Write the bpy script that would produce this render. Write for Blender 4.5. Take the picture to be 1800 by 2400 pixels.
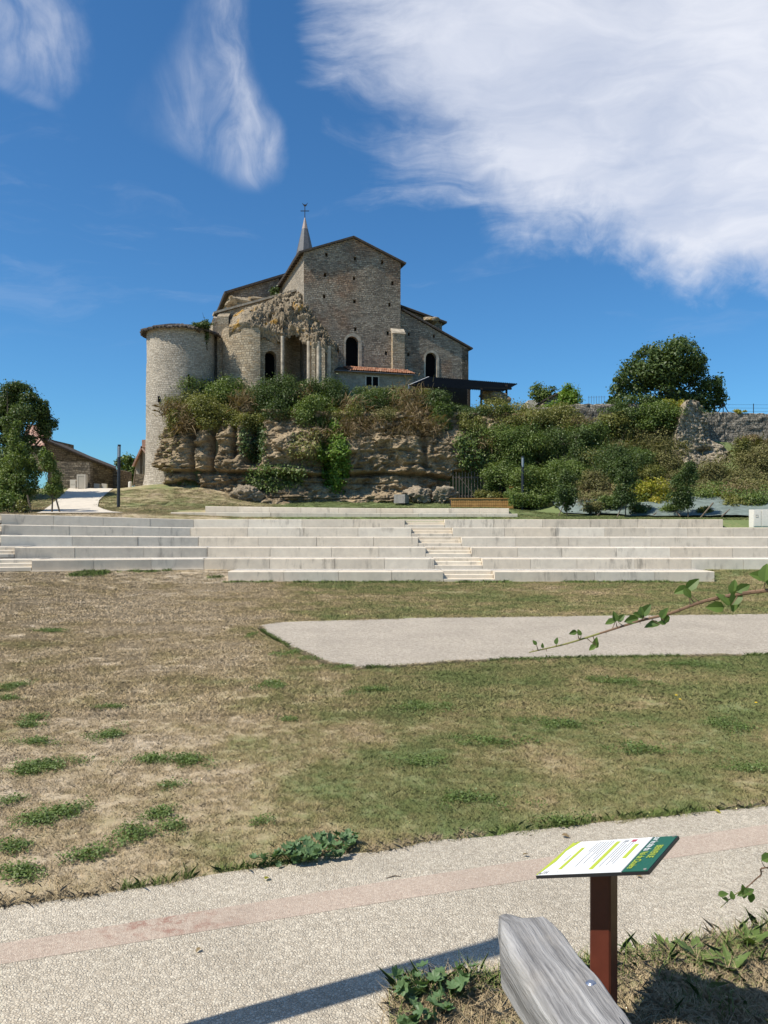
import bpy, math, random
import numpy as np
from mathutils import Vector, Matrix
from mathutils.geometry import tessellate_polygon

for o in list(bpy.data.objects):
    bpy.data.objects.remove(o)
scene = bpy.context.scene
COL = scene.collection
rad = math.radians

# ------------------------------------------------------------------ camera
F = 1850.0          # focal length measured in pixels of the 1800x2400 photograph
HZ = 1215.0         # row of the horizon
H = 2.6             # eye height above the path
cam_d = bpy.data.cameras.new('camera')
cam = bpy.data.objects.new('camera', cam_d)
COL.objects.link(cam)
cam.location = (0, 0, H)
cam.rotation_euler = (rad(90), 0, 0)
cam_d.sensor_width = 36
cam_d.sensor_fit = 'AUTO'
cam_d.lens = F / 2400 * 36
cam_d.shift_y = (HZ - 1200) / 2400
cam_d.clip_start = 0.05
cam_d.clip_end = 6000
scene.camera = cam

# ------------------------------------------------------------------ light
SUN_EL = rad(53)
PHI = rad(26)       # shadows run to the right and a little away from the camera
scene.view_settings.view_transform = 'Standard'
scene.view_settings.look = 'None'
scene.view_settings.exposure = 0.40
scene.view_settings.gamma = 1.0
scene.cycles.use_denoising = True
scene.cycles.max_bounces = 6
scene.cycles.transparent_max_bounces = 8
sun_d = bpy.data.lights.new('sun', 'SUN')
sun_d.energy = 4.6
sun_d.angle = rad(0.53)
sun_d.color = (1.0, 0.93, 0.82)
sun = bpy.data.objects.new('sun', sun_d)
COL.objects.link(sun)
light_dir = Vector((math.cos(SUN_EL) * math.cos(PHI), math.cos(SUN_EL) * math.sin(PHI), -math.sin(SUN_EL)))
sun.rotation_euler = light_dir.to_track_quat('-Z', 'Y').to_euler()
sun.location = (-30, -20, 60)

world = bpy.data.worlds.new('World')
scene.world = world
world.use_nodes = True


class NT:
    """small helper to write node trees"""
    def __init__(self, tree):
        self.t = tree
        self.n = tree.nodes
        self.l = tree.links

    def node(self, typ, **kw):
        nd = self.n.new(typ)
        for k, v in kw.items():
            setattr(nd, k, v)
        return nd

    def put(self, sock, v):
        if hasattr(v, 'is_output') or isinstance(v, bpy.types.NodeSocket):
            self.l.new(v, sock)
        elif v is not None:
            if isinstance(v, (tuple, list)) and len(v) == 3 and sock.type == 'RGBA':
                v = (*v, 1)
            sock.default_value = v

    def math(self, op, a, b=None, c=None, clamp=False):
        nd = self.node('ShaderNodeMath', operation=op, use_clamp=clamp)
        self.put(nd.inputs[0], a)
        if b is not None: self.put(nd.inputs[1], b)
        if c is not None: self.put(nd.inputs[2], c)
        return nd.outputs[0]

    def vmath(self, op, a, b=None, scale=None):
        nd = self.node('ShaderNodeVectorMath', operation=op)
        self.put(nd.inputs[0], a)
        if b is not None: self.put(nd.inputs[1], b)
        if scale is not None: self.put(nd.inputs[3], scale)
        return nd.outputs['Value'] if op in ('DOT_PRODUCT', 'LENGTH', 'DISTANCE') else nd.outputs[0]

    def noise(self, vec, scale, detail=4, rough=0.55, dist=0.0, color=False, dim='3D'):
        nd = self.node('ShaderNodeTexNoise', noise_dimensions=dim)
        if vec is not None: self.l.new(vec, nd.inputs['Vector'])
        nd.inputs['Scale'].default_value = scale
        nd.inputs['Detail'].default_value = detail
        nd.inputs['Roughness'].default_value = rough
        nd.inputs['Distortion'].default_value = dist
        return nd.outputs['Color' if color else 'Fac']

    def voro(self, vec, scale, feature='F1', rnd=1.0, out='Distance', dim='3D'):
        nd = self.node('ShaderNodeTexVoronoi', feature=feature, voronoi_dimensions=dim)
        if vec is not None: self.l.new(vec, nd.inputs['Vector'])
        nd.inputs['Scale'].default_value = scale
        nd.inputs['Randomness'].default_value = rnd
        return nd.outputs[out]

    def ramp(self, fac, stops, interp='LINEAR'):
        nd = self.node('ShaderNodeValToRGB')
        cr = nd.color_ramp
        cr.interpolation = interp
        while len(cr.elements) < len(stops):
            cr.elements.new(0.5)
        for e, (p, c) in zip(cr.elements, stops):
            e.position = p
            e.color = (*c, 1) if len(c) == 3 else c
        self.put(nd.inputs[0], fac)
        return nd.outputs[0]

    def smooth(self, v, lo, hi, a=0.0, b=1.0):
        nd = self.node('ShaderNodeMapRange', interpolation_type='SMOOTHSTEP')
        self.put(nd.inputs[0], v)
        nd.inputs[1].default_value = lo
        nd.inputs[2].default_value = hi
        nd.inputs[3].default_value = a
        nd.inputs[4].default_value = b
        return nd.outputs[0]

    def mix(self, fac, a, b, mode='MIX'):
        nd = self.node('ShaderNodeMix', data_type='RGBA', blend_type=mode)
        self.put(nd.inputs[0], fac)
        self.put(nd.inputs[6], a)
        self.put(nd.inputs[7], b)
        return nd.outputs[2]

    def bump(self, h, strength, dist, normal=None):
        nd = self.node('ShaderNodeBump')
        nd.inputs['Strength'].default_value = strength
        nd.inputs['Distance'].default_value = dist
        self.l.new(h, nd.inputs['Height'])
        if normal is not None: self.l.new(normal, nd.inputs['Normal'])
        return nd.outputs[0]

    def pos(self):
        return self.node('ShaderNodeNewGeometry').outputs['Position']

    def sep(self, v):
        nd = self.node('ShaderNodeSeparateXYZ')
        self.l.new(v, nd.inputs[0])
        return nd.outputs

    def comb(self, x, y, z):
        nd = self.node('ShaderNodeCombineXYZ')
        for i, v in enumerate((x, y, z)):
            self.put(nd.inputs[i], v)
        return nd.outputs[0]


# ------------------------------------------------------------------ sky with high thin clouds
def build_sky():
    w = NT(world.node_tree)
    for nd in list(w.n):
        w.n.remove(nd)
    out = w.node('ShaderNodeOutputWorld')
    bg = w.node('ShaderNodeBackground')
    w.l.new(bg.outputs[0], out.inputs[0])
    sky = w.node('ShaderNodeTexSky', sky_type='NISHITA')
    sky.sun_disc = False
    sky.sun_elevation = SUN_EL
    # the sun stands towards (-cos PHI, -sin PHI); rotation is counted from +Y towards +X
    sky.sun_rotation = math.atan2(-math.cos(PHI), -math.sin(PHI))
    sky.altitude = 100
    sky.air_density = 1.0
    sky.dust_density = 0.35
    sky.ozone_density = 3.5
    bg.inputs['Strength'].default_value = 0.11
    d = w.node('ShaderNodeTexCoord').outputs['Generated']
    x, y, z = w.sep(d)
    az = w.math('ARCTAN2', x, y)
    el = w.math('ARCSINE', z)
    # cloud sheet: direction projected on a high layer, so streaks foreshorten
    k = w.math('ADD', z, 0.12)
    plane = w.comb(w.math('DIVIDE', x, k), w.math('DIVIDE', y, k), 0.0)
    warp = w.noise(plane, 1.1, 4, 0.55, color=True)
    warp = w.vmath('SCALE', w.vmath('SUBTRACT', warp, (0.5, 0.5, 0.5)), scale=0.9)
    pw = w.vmath('ADD', plane, warp)
    rot = w.node('ShaderNodeMapping')
    rot.inputs['Rotation'].default_value = (0, 0, rad(35))
    rot.inputs['Scale'].default_value = (0.75, 2.1, 1)
    w.l.new(pw, rot.inputs[0])
    streak = w.noise(rot.outputs[0], 1.6, 9, 0.62)
    soft = w.noise(pw, 1.5, 7, 0.6)
    ang = w.comb(az, el, 0.0)
    edge = w.noise(ang, 9.0, 6, 0.6)
    edge2 = w.noise(ang, 3.2, 3, 0.5)

    def ae(px, py):
        tx, ty = (px - 900) / F, (HZ - py) / F
        a = math.atan(tx)
        return a, math.atan(ty * math.cos(a))
    # lower rim of the big cloud: elevation as a function of azimuth
    fc = w.node('ShaderNodeFloatCurve')
    rim = [(560, -700), (660, -260), (705, 40), (745, 190), (830, 330), (960, 455), (1080, 520), (1200, 555), (1300, 575), (1440, 620), (1600, 680), (1800, 735)]
    pts = [ae(*p) for p in rim]
    pts = pts + [(0.75, 0.20), (1.1, 0.28), (1.35, 0.6)]
    a0, a1 = -0.5, 1.6
    cm = fc.mapping
    cv = cm.curves[0]
    allp = [(0.0, 1.0)] + [((a - a0) / (a1 - a0), e) for a, e in pts] + [(1.0, 1.0)]
    while len(cv.points) < len(allp):
        cv.points.new(0.5, 0.5)
    for p, (u, v) in zip(cv.points, allp):
        p.location = (u, v)
        p.handle_type = 'AUTO'
    cm.update()
    w.put(fc.inputs['Value'], w.math('DIVIDE', w.math('SUBTRACT', az, a0), a1 - a0))
    over = w.math('SUBTRACT', el, fc.outputs[0])
    lefty = w.smooth(az, -0.16, 0.26, 1.0, 0.0)
    over = w.math('ADD', over, w.math('MULTIPLY', w.math('SUBTRACT', edge, 0.5), 0.09))
    over = w.math('ADD', over, w.math('MULTIPLY', w.math('SUBTRACT', edge2, 0.5), 0.12))
    over = w.math('ADD', over, w.math('MULTIPLY', w.math('MULTIPLY', w.math('SUBTRACT', streak, 0.5), lefty), 0.9))
    over = w.math('ADD', over, w.math('MULTIPLY', w.math('SUBTRACT', w.noise(ang, 30.0, 6, 0.65, 0.6), 0.5), 0.045))
    wid = w.math('ADD', 0.060, w.math('MULTIPLY', lefty, 0.28))
    over = w.math('DIVIDE', over, wid)
    body = w.math('MULTIPLY', w.smooth(over, -0.1, 1.0), w.smooth(el, 0.64, 0.90, 1.0, 0.06))
    inner = w.math('ADD', w.math('MULTIPLY', streak, 0.62), w.math('MULTIPLY', soft, 0.55))
    big = w.math('MULTIPLY', body, w.smooth(inner, 0.34, 0.72, 0.58, 0.96))

    def blob(px, py, rx, ry, tilt=0.0):
        ca, ce = ae(px, py)
        da = w.math('SUBTRACT', az, ca)
        de = w.math('SUBTRACT', el, ce)
        c, s = math.cos(tilt), math.sin(tilt)
        u = w.math('DIVIDE', w.math('ADD', w.math('MULTIPLY', da, c), w.math('MULTIPLY', de, s)), rx / F)
        v = w.math('DIVIDE', w.math('SUBTRACT', w.math('MULTIPLY', de, c), w.math('MULTIPLY', da, s)), ry / F)
        r = w.math('SQRT', w.math('ADD', w.math('MULTIPLY', u, u), w.math('MULTIPLY', v, v)))
        r = w.math('ADD', r, w.math('MULTIPLY', w.math('SUBTRACT', edge, 0.5), 1.5))
        return w.smooth(r, 1.15, 0.15)
    def curve(pairs, lo, hi, scale):
        """value of a smooth curve over elevation, from (row, column offset) pairs of the picture"""
        nd = w.node('ShaderNodeFloatCurve')
        c_ = nd.mapping.curves[0]
        ps = sorted(((e - lo) / (hi - lo), v / scale) for e, v in pairs)
        while len(c_.points) < len(ps):
            c_.points.new(0.5, 0.5)
        for p, (u, v) in zip(c_.points, ps):
            p.location = (u, v)
            p.handle_type = 'AUTO'
        nd.mapping.update()
        w.put(nd.inputs['Value'], w.math('DIVIDE', w.math('SUBTRACT', el, lo), hi - lo))
        return w.math('MULTIPLY', nd.outputs[0], scale)
    # one feather: crisp on its right side, combed out towards the left
    spine = [(-200, 570), (0, 548), (100, 548), (180, 570), (260, 612), (330, 640), (400, 638), (445, 612), (520, 560)]
    es = [ae(x_, y_)[1] for y_, x_ in spine]
    c_az = curve([(e, ae(x_, y_)[0] + 0.5) for e, (y_, x_) in zip(es, spine)], 0.25, 0.75, 1.0)
    wl_ = curve([(e, v / F) for e, v in zip(es, (80, 110, 150, 215, 300, 330, 190, 80, 10))], 0.25, 0.75, 1.0)
    da = w.math('SUBTRACT', w.math('ADD', az, 0.5), c_az)
    da = w.math('ADD', da, w.math('MULTIPLY', w.math('SUBTRACT', edge, 0.5), 0.05))
    right = w.smooth(da, 0.022, -0.012)
    left = w.smooth(w.math('DIVIDE', w.math('MULTIPLY', da, -1.0), wl_), 1.05, 0.0)
    w1 = w.math('MULTIPLY', w.math('MULTIPLY', right, left), w.smooth(el, ae(600, 462)[1], ae(600, 400)[1]))
    w3 = blob(40, 70, 150, 110, 0.2)
    w6 = blob(40, 205, 80, 22, -0.2)
    wv = w1
    for k_, b_ in ((0.8, w3), (0.4, w6)):
        wv = w.math('MAXIMUM', wv, w.math('MULTIPLY', b_, k_))
    cw = w.noise(ang, 4.5, 3, 0.5, color=True)
    cw = w.vmath('SCALE', w.vmath('SUBTRACT', cw, (0.5, 0.5, 0.5)), scale=0.16)
    mp = w.node('ShaderNodeMapping')
    mp.inputs['Rotation'].default_value = (0, 0, rad(28))
    mp.inputs['Scale'].default_value = (20, 8, 1)
    w.l.new(w.vmath('ADD', ang, cw), mp.inputs[0])
    feather = w.noise(mp.outputs[0], 1.0, 8, 0.60, 0.5)
    fm = w.math('ADD', w.math('MULTIPLY', feather, 0.75), w.math('MULTIPLY', soft, 0.3))
    wisp = w.math('MULTIPLY', wv, w.smooth(fm, 0.34, 0.78, 0.08, 0.85))
    # thin veil scattered over the rest of the sky
    veil = w.math('MULTIPLY', w.smooth(inner, 0.62, 0.86, 0.0, 0.35), w.smooth(el, 0.16, 0.36))
    dens = w.math('MAXIMUM', w.math('MAXIMUM', big, wisp), veil)
    dens = w.math('MULTIPLY', dens, w.smooth(el, -0.02, 0.10))
    shade = w.smooth(w.noise(pw, 2.6, 6, 0.6), 0.3, 0.75)
    ccol = w.mix(shade, (4.7, 5.05, 5.95), (6.3, 6.45, 6.95))
    col = w.mix(dens, sky_tint(w, sky.outputs[0]), ccol)
    w.l.new(col, bg.inputs['Color'])


def sky_tint(w, c):
    return w.mix(1.0, c, (0.36, 0.69, 0.91), 'MULTIPLY')


build_sky()

# ------------------------------------------------------------------ numeric noise
def _hash(ix, iy, iz, seed):
    n = (ix * 374761393 + iy * 668265263 + iz * 2147483647 + seed * 144269) & 0xffffffff
    n = ((n ^ (n >> 13)) * 1274126177) & 0xffffffff
    n = ((n ^ (n >> 16)) * 2246822519) & 0xffffffff
    return ((n ^ (n >> 15)) & 0xffffff) / float(0xffffff)


def vnoise(p, seed=0):
    p = np.asarray(p, float)
    i = np.floor(p).astype(np.int64)
    f = p - i
    f = f * f * (3 - 2 * f)
    r = 0
    for dx in (0, 1):
        for dy in (0, 1):
            for dz in (0, 1):
                wgt = (f[:, 0] if dx else 1 - f[:, 0]) * (f[:, 1] if dy else 1 - f[:, 1]) * (f[:, 2] if dz else 1 - f[:, 2])
                r = r + wgt * _hash(i[:, 0] + dx, i[:, 1] + dy, i[:, 2] + dz, seed)
    return r


def fbm(p, octaves=4, seed=0, gain=0.5):
    p = np.asarray(p, float)
    a, s, t = 1.0, 0.0, 0.0
    for o in range(octaves):
        s = s + a * vnoise(p * (2.03 ** o) + 17.3 * o, seed + o)
        t += a
        a *= gain
    return s / t


def worley(p, seed=0):
    """distance to the nearest and second nearest feature point, and the id of the cell"""
    p = np.asarray(p, float)
    i = np.floor(p).astype(np.int64)
    d1 = np.full(len(p), 9.0)
    d2 = np.full(len(p), 9.0)
    cid = np.zeros(len(p))
    for dx in (-1, 0, 1):
        for dy in (-1, 0, 1):
            for dz in (-1, 0, 1):
                c = i + np.array((dx, dy, dz))
                q = np.stack([c[:, k] + _hash(c[:, 0], c[:, 1], c[:, 2], seed + 7 * k + 1) for k in range(3)], 1)
                d = np.sqrt(((q - p) ** 2).sum(1))
                h = _hash(c[:, 0], c[:, 1], c[:, 2], seed + 31)
                near = d < d1
                d2 = np.where(near, d1, np.minimum(d2, d))
                cid = np.where(near, h, cid)
                d1 = np.where(near, d, d1)
    return d1, d2, cid


def sstep(a, b, x):
    t = np.clip((np.asarray(x, float) - a) / (b - a), 0, 1)
    return t * t * (3 - 2 * t)


# ------------------------------------------------------------------ object helpers
ORIG = {}


def tag(o, label=None, cat=None, group=None, kind=None):
    if label: o['label'] = label
    if cat: o['category'] = cat
    if group: o['group'] = group
    if kind: o['kind'] = kind
    return o


def thing(name, loc, label, cat, group=None):
    o = bpy.data.objects.new(name, None)
    o.empty_display_size = 0.3
    COL.objects.link(o)
    o.location = loc
    ORIG[o.name] = Vector(loc)
    return tag(o, label, cat, group)


def mesh_data(name, verts, faces, mat=None, smooth=False, uv='planar', uvs=None, mats=None, midx=None):
    me = bpy.data.meshes.new(name)
    verts = np.asarray(verts, float).reshape(-1, 3)
    if isinstance(faces, np.ndarray):
        nf, k = faces.shape
        me.vertices.add(len(verts))
        me.vertices.foreach_set('co', verts.ravel())
        me.loops.add(nf * k)
        me.loops.foreach_set('vertex_index', faces.ravel().astype(np.int32))
        me.polygons.add(nf)
        me.polygons.foreach_set('loop_start', np.arange(0, nf * k, k, dtype=np.int32))
        me.polygons.foreach_set('loop_total', np.full(nf, k, dtype=np.int32))
        me.update(calc_edges=True)
    else:
        me.from_pydata([tuple(v) for v in verts], [], faces)
        me.update()
    if mats:
        for m in mats: me.materials.append(m)
        if midx is not None: me.polygons.foreach_set('material_index', np.asarray(midx, np.int32))
    elif mat:
        me.materials.append(mat)
    if smooth:
        me.polygons.foreach_set('use_smooth', np.ones(len(me.polygons), bool))
    if uv:
        lay = me.uv_layers.new(name='UVMap')
        nl = len(me.loops)
        vi = np.empty(nl, np.int32)
        me.loops.foreach_get('vertex_index', vi)
        if uvs is not None:
            luv = np.asarray(uvs, float)[vi]
        else:
            npoly = len(me.polygons)
            nor = np.empty(npoly * 3)
            me.polygons.foreach_get('normal', nor)
            nor = nor.reshape(-1, 3)
            tot = np.empty(npoly, np.int32)
            me.polygons.foreach_get('loop_total', tot)
            ln = np.repeat(nor, tot, axis=0)
            pv = verts[vi]
            flat = np.abs(ln[:, 2]) > 0.75
            hl = np.sqrt(ln[:, 0] ** 2 + ln[:, 1] ** 2) + 1e-9
            u = (-ln[:, 1] * pv[:, 0] + ln[:, 0] * pv[:, 1]) / hl
            luv = np.where(flat[:, None], pv[:, :2], np.stack([u, pv[:, 2]], 1))
        lay.data.foreach_set('uv', luv.ravel())
    return me


def obj(name, verts, faces, mat=None, parent=None, **kw):
    """one mesh object from world coordinates"""
    verts = np.asarray(verts, float).reshape(-1, 3)
    if parent is not None:
        org = ORIG[parent.name]
    else:
        org = Vector((float(verts[:, 0].mean()), float(verts[:, 1].mean()), float(verts[:, 2].min())))
    uvw = kw.pop('uvworld', True)
    me = mesh_data(name, verts, faces, mat, **kw)
    vv = verts - np.array(org)
    me.vertices.foreach_set('co', vv.ravel())
    me.update()
    o = bpy.data.objects.new(name, me)
    COL.objects.link(o)
    if parent is not None:
        o.parent = parent
    else:
        o.location = org
    ORIG[o.name] = Vector(org)
    return o


def place(name, me, loc, rot=(0, 0, 0), scale=(1, 1, 1), parent=None):
    """an object with shared mesh data; loc is in world coordinates"""
    o = bpy.data.objects.new(name, me)
    COL.objects.link(o)
    if parent is not None:
        o.parent = parent
        o.location = Vector(loc) - ORIG[parent.name]
    else:
        o.location = loc
    o.rotation_euler = rot
    o.scale = scale
    ORIG[o.name] = Vector(loc)
    return o


class MB:
    def __init__(self):
        self.v, self.f = [], []

    def add(self, v, f):
        k = len(self.v)
        self.v += [tuple(p) for p in v]
        self.f += [tuple(i + k for i in q) for q in f]
        return self

    def prism(self, bottom, top):
        n = len(bottom)
        return self.add(list(bottom) + list(top),
                        [tuple(range(n))[::-1], tuple(range(n, 2 * n))] + [(i, (i + 1) % n, n + (i + 1) % n, n + i) for i in range(n)])

    def box(self, c, s, rz=0.0):
        cx, cy, cz = c
        x, y, z = s[0] / 2, s[1] / 2, s[2] / 2
        co, si = math.cos(rz), math.sin(rz)
        b = [(cx + px * co - py * si, cy + px * si + py * co) for px, py in ((-x, -y), (x, -y), (x, y), (-x, y))]
        return self.prism([(p, q, cz - z) for p, q in b], [(p, q, cz + z) for p, q in b])

    def tube(self, pts, rads, n=8, caps=True):
        pts = [Vector(p) for p in pts]
        if not hasattr(rads, '__len__'): rads = [rads] * len(pts)
        k = len(self.v)
        ref = None
        for i, p in enumerate(pts):
            d = (pts[min(i + 1, len(pts) - 1)] - pts[max(i - 1, 0)]).normalized()
            if ref is None:
                ref = d.orthogonal().normalized()
            ref = (ref - d * ref.dot(d)).normalized()
            b = d.cross(ref)
            for j in range(n):
                a = 2 * math.pi * j / n
                self.v.append(tuple(p + (ref * math.cos(a) + b * math.sin(a)) * rads[i]))
        for i in range(len(pts) - 1):
            for j in range(n):
                a, b2 = k + i * n + j, k + i * n + (j + 1) % n
                self.f.append((a, b2, b2 + n, a + n))
        if caps:
            self.f.append(tuple(k + j for j in range(n))[::-1])
            self.f.append(tuple(k + (len(pts) - 1) * n + j for j in range(n)))
        return self

    def build(self, name, mat, parent=None, **kw):
        return obj(name, self.v, self.f, mat, parent, **kw)


def P(px, py, Y):
    return Vector(((px - 900) / F * Y, Y, H + (HZ - py) / F * Y))


def G(px, py):
    Y = H * F / (py - HZ)
    return Vector(((px - 900) / F * Y, Y, 0))


def grid_faces(nu, nv, wrap=False):
    """faces of a grid with nu columns and nv rows, index = row*nu+col"""
    c = np.arange(nu if wrap else nu - 1)
    r = np.arange(nv - 1)
    cc, rr = np.meshgrid(c, r)
    a = (rr * nu + cc).ravel()
    b = (rr * nu + (cc + 1) % nu).ravel()
    return np.stack([a, b, b + nu, a + nu], 1)


# ------------------------------------------------------------------ materials
def material(name):
    m = bpy.data.materials.new(name)
    m.use_nodes = True
    t = NT(m.node_tree)
    bsdf = m.node_tree.nodes['Principled BSDF']
    bsdf.inputs['Roughness'].default_value = 0.9
    bsdf.inputs['Specular IOR Level'].default_value = 0.25
    return m, t, bsdf


def masonry(name, cols, sx=0.32, sy=0.17, mortar=(0.30, 0.26, 0.20), bump=1.0, bdist=0.05, stain=(0.10, 0.09, 0.08), stain_amt=0.55, red=None, rnd=0.75, lichen=None):
    m, t, b = material(name)
    uv = t.node('ShaderNodeTexCoord').outputs['UV']
    p = t.pos()
    wp = t.vmath('SCALE', t.vmath('SUBTRACT', t.noise(uv, 0.9, 3, color=True), (0.5, 0.5, 0.5)), scale=0.30)
    wj = t.vmath('SCALE', t.vmath('SUBTRACT', t.noise(uv, 5.0, 2, color=True), (0.5, 0.5, 0.5)), scale=rnd * 0.11)
    q = t.vmath('ADD', t.vmath('ADD', uv, wp), wj)

    def courses(w_, h_, off):
        br = t.node('ShaderNodeTexBrick')
        br.offset = 0.5
        br.offset_frequency = 2
        br.squash = 1.5
        br.squash_frequency = 3
        t.l.new(t.vmath('ADD', q, (off, off, 0)), br.inputs['Vector'])
        br.inputs['Color1'].default_value = (0, 0, 0, 1)
        br.inputs['Color2'].default_value = (1, 1, 1, 1)
        br.inputs['Mortar'].default_value = (0.5, 0.5, 0.5, 1)
        br.inputs['Scale'].default_value = 1.0
        br.inputs['Mortar Size'].default_value = h_ * 0.10
        br.inputs['Mortar Smooth'].default_value = 0.6
        br.inputs['Brick Width'].default_value = w_
        br.inputs['Row Height'].default_value = h_
        return br.outputs['Color'], br.outputs['Fac']
    c1, f1 = courses(sx, sy, 0.0)
    c2, f2 = courses(sx * 0.72, sy * 1.35, 3.3)
    zone = t.smooth(t.noise(uv, 0.45, 3, 0.5), 0.50, 0.54)
    r = t.sep(t.mix(zone, c1, c2))[0]
    fac = t.sep(t.mix(zone, t.comb(f1, f1, f1), t.comb(f2, f2, f2)))[0]
    g = r
    c = t.ramp(r, [(i / (len(cols) - 1), k) for i, k in enumerate(cols)])
    if red:
        rf = t.smooth(t.noise(p, 0.28, 4, 0.6), 0.48, 0.66, 0, 0.75)
        c = t.mix(rf, c, t.mix(1.0, c, red, 'MULTIPLY'))
    st = t.smooth(t.noise(p, 0.55, 7, 0.65), 0.46, 0.72, 0, stain_amt)
    c = t.mix(st, c, stain)
    fine = t.noise(p, 9, 6, 0.65)
    c = t.mix(1.0, c, t.ramp(fine, [(0.25, (0.62,) * 3), (0.75, (1.25,) * 3)]), 'MULTIPLY')
    if lichen:
        lf = t.smooth(t.noise(p, 0.8, 6, 0.62), 0.58, 0.66, 0, 0.85)
        c = t.mix(lf, c, lichen)
    mf = t.math('MULTIPLY', fac, 0.8)
    c = t.mix(mf, c, t.mix(1.0, mortar, t.ramp(fine, [(0.2, (0.5,) * 3), (0.8, (1.1,) * 3)]), 'MULTIPLY'))
    h = t.math('ADD', t.math('MULTIPLY', t.math('SUBTRACT', 1.0, fac), t.math('ADD', 0.5, t.math('MULTIPLY', g, 0.8))), t.math('MULTIPLY', fine, 0.8))
    t.l.new(c, b.inputs['Base Color'])
    t.l.new(t.bump(h, bump, bdist), b.inputs['Normal'])
    b.inputs['Specular IOR Level'].default_value = 0.12
    return m


M = {}
M['choir'] = masonry('choir_stone', [(0.21, 0.175, 0.135), (0.36, 0.305, 0.235), (0.48, 0.41, 0.32), (0.29, 0.24, 0.185)], red=(1.1, 0.80, 0.65), mortar=(0.11, 0.092, 0.07), bump=1.0, bdist=0.09, sx=0.30, sy=0.115, rnd=0.6)  # shadow of the joints is put into the dark mortar colour
M['sidewall'] = masonry('side_stone', [(0.24, 0.205, 0.16), (0.38, 0.33, 0.26), (0.46, 0.40, 0.315), (0.30, 0.26, 0.20)], sx=0.28, sy=0.12, mortar=(0.17, 0.145, 0.11), rnd=0.6, bump=0.8, bdist=0.05, stain_amt=0.35)
M['tower'] = masonry('tower_stone', [(0.33, 0.29, 0.23), (0.46, 0.405, 0.325), (0.53, 0.475, 0.385), (0.39, 0.345, 0.275)], sx=0.28, sy=0.115, mortar=(0.19, 0.16, 0.125), rnd=0.6, bump=0.75, bdist=0.05, stain_amt=0.3, stain=(0.20, 0.18, 0.15))
M['apse'] = masonry('apse_stone', [(0.29, 0.235, 0.16), (0.43, 0.355, 0.25), (0.52, 0.435, 0.31), (0.38, 0.285, 0.175)], sx=0.32, sy=0.14, mortar=(0.17, 0.14, 0.10), rnd=0.6, bump=0.8, bdist=0.06, stain_amt=0.5, stain=(0.17, 0.15, 0.125))  # mortar tone takes in the shadow between the stones
M['darkstone'] = masonry('dark_drystone', [(0.10, 0.085, 0.065), (0.20, 0.165, 0.12), (0.30, 0.25, 0.18), (0.16, 0.13, 0.095)], sx=0.34, sy=0.14, mortar=(0.05, 0.04, 0.03), bump=1.0, bdist=0.08)
M['rampart'] = masonry('rampart_stone', [(0.27, 0.22, 0.15), (0.42, 0.35, 0.25), (0.50, 0.43, 0.32), (0.34, 0.28, 0.195)], sx=0.42, sy=0.2, mortar=(0.14, 0.11, 0.08), bump=1.0, bdist=0.09, stain_amt=0.4)
M['rampart_grey'] = masonry('rampart_grey_stone', [(0.13, 0.12, 0.10), (0.25, 0.225, 0.185), (0.33, 0.30, 0.245), (0.19, 0.17, 0.14)], sx=0.45, sy=0.2, mortar=(0.06, 0.055, 0.045), bump=1.0, bdist=0.09)
M['render'] = masonry('lean_to_stone', [(0.28, 0.24, 0.19), (0.36, 0.31, 0.24), (0.40, 0.35, 0.28), (0.31, 0.26, 0.20)], sx=0.4, sy=0.2, mortar=(0.36, 0.32, 0.26), bump=0.5, bdist=0.03)


def plain(name, col, rough=0.85, var=0.25, scale=6.0, bump=0.0, bdist=0.01, spec=0.25, metal=0.0):
    m, t, b = material(name)
    p = t.pos()
    n = t.noise(p, scale, 6, 0.6)
    c = t.mix(1.0, col, t.ramp(n, [(0.25, (1 - var,) * 3), (0.75, (1 + var,) * 3)]), 'MULTIPLY')
    t.l.new(c, b.inputs['Base Color'])
    b.inputs['Roughness'].default_value = rough
    b.inputs['Specular IOR Level'].default_value = spec
    b.inputs['Metallic'].default_value = metal
    if bump:
        t.l.new(t.bump(t.noise(p, scale * 3, 5, 0.6), bump, bdist), b.inputs['Normal'])
    return m


M['dressed'] = plain('dressed_limestone', (0.40, 0.345, 0.265), var=0.45, scale=3, bump=0.5, bdist=0.03)
M['roof_old'] = plain('old_roof_tiles', (0.075, 0.062, 0.052), var=0.45, scale=5, bump=0.9, bdist=0.05)
M['soffit'] = plain('old_timber', (0.05, 0.04, 0.03), var=0.3)
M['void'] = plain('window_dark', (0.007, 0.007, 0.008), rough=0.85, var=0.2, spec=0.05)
M['slate'] = plain('spire_slate', (0.075, 0.08, 0.09), rough=0.6, var=0.35, scale=4, bump=0.4, bdist=0.02, spec=0.5)
M['lead'] = plain('spire_copper', (0.30, 0.24, 0.22), rough=0.5, var=0.2)
M['iron'] = plain('dark_iron', (0.02, 0.02, 0.022), rough=0.5, var=0.2)
M['tile'] = None
M['lamp'] = plain('lamp_paint', (0.018, 0.022, 0.028), rough=0.45, var=0.1, spec=0.5)
M['lampglass'] = plain('lamp_diffuser', (0.22, 0.25, 0.28), rough=0.15, var=0.05, spec=0.6)
M['metalroof'] = plain('dark_sheet_roof', (0.022, 0.022, 0.023), rough=0.8, var=0.3, spec=0.1)
M['whitewood'] = plain('pale_fascia', (0.55, 0.55, 0.54), var=0.1)
M['timber_dark'] = plain('dark_timber', (0.035, 0.028, 0.022), var=0.3)
M['planter'] = plain('orange_timber', (0.46, 0.25, 0.085), var=0.25, scale=3)
M['trough'] = plain('trough_concrete', (0.28, 0.26, 0.23), var=0.3)
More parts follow.
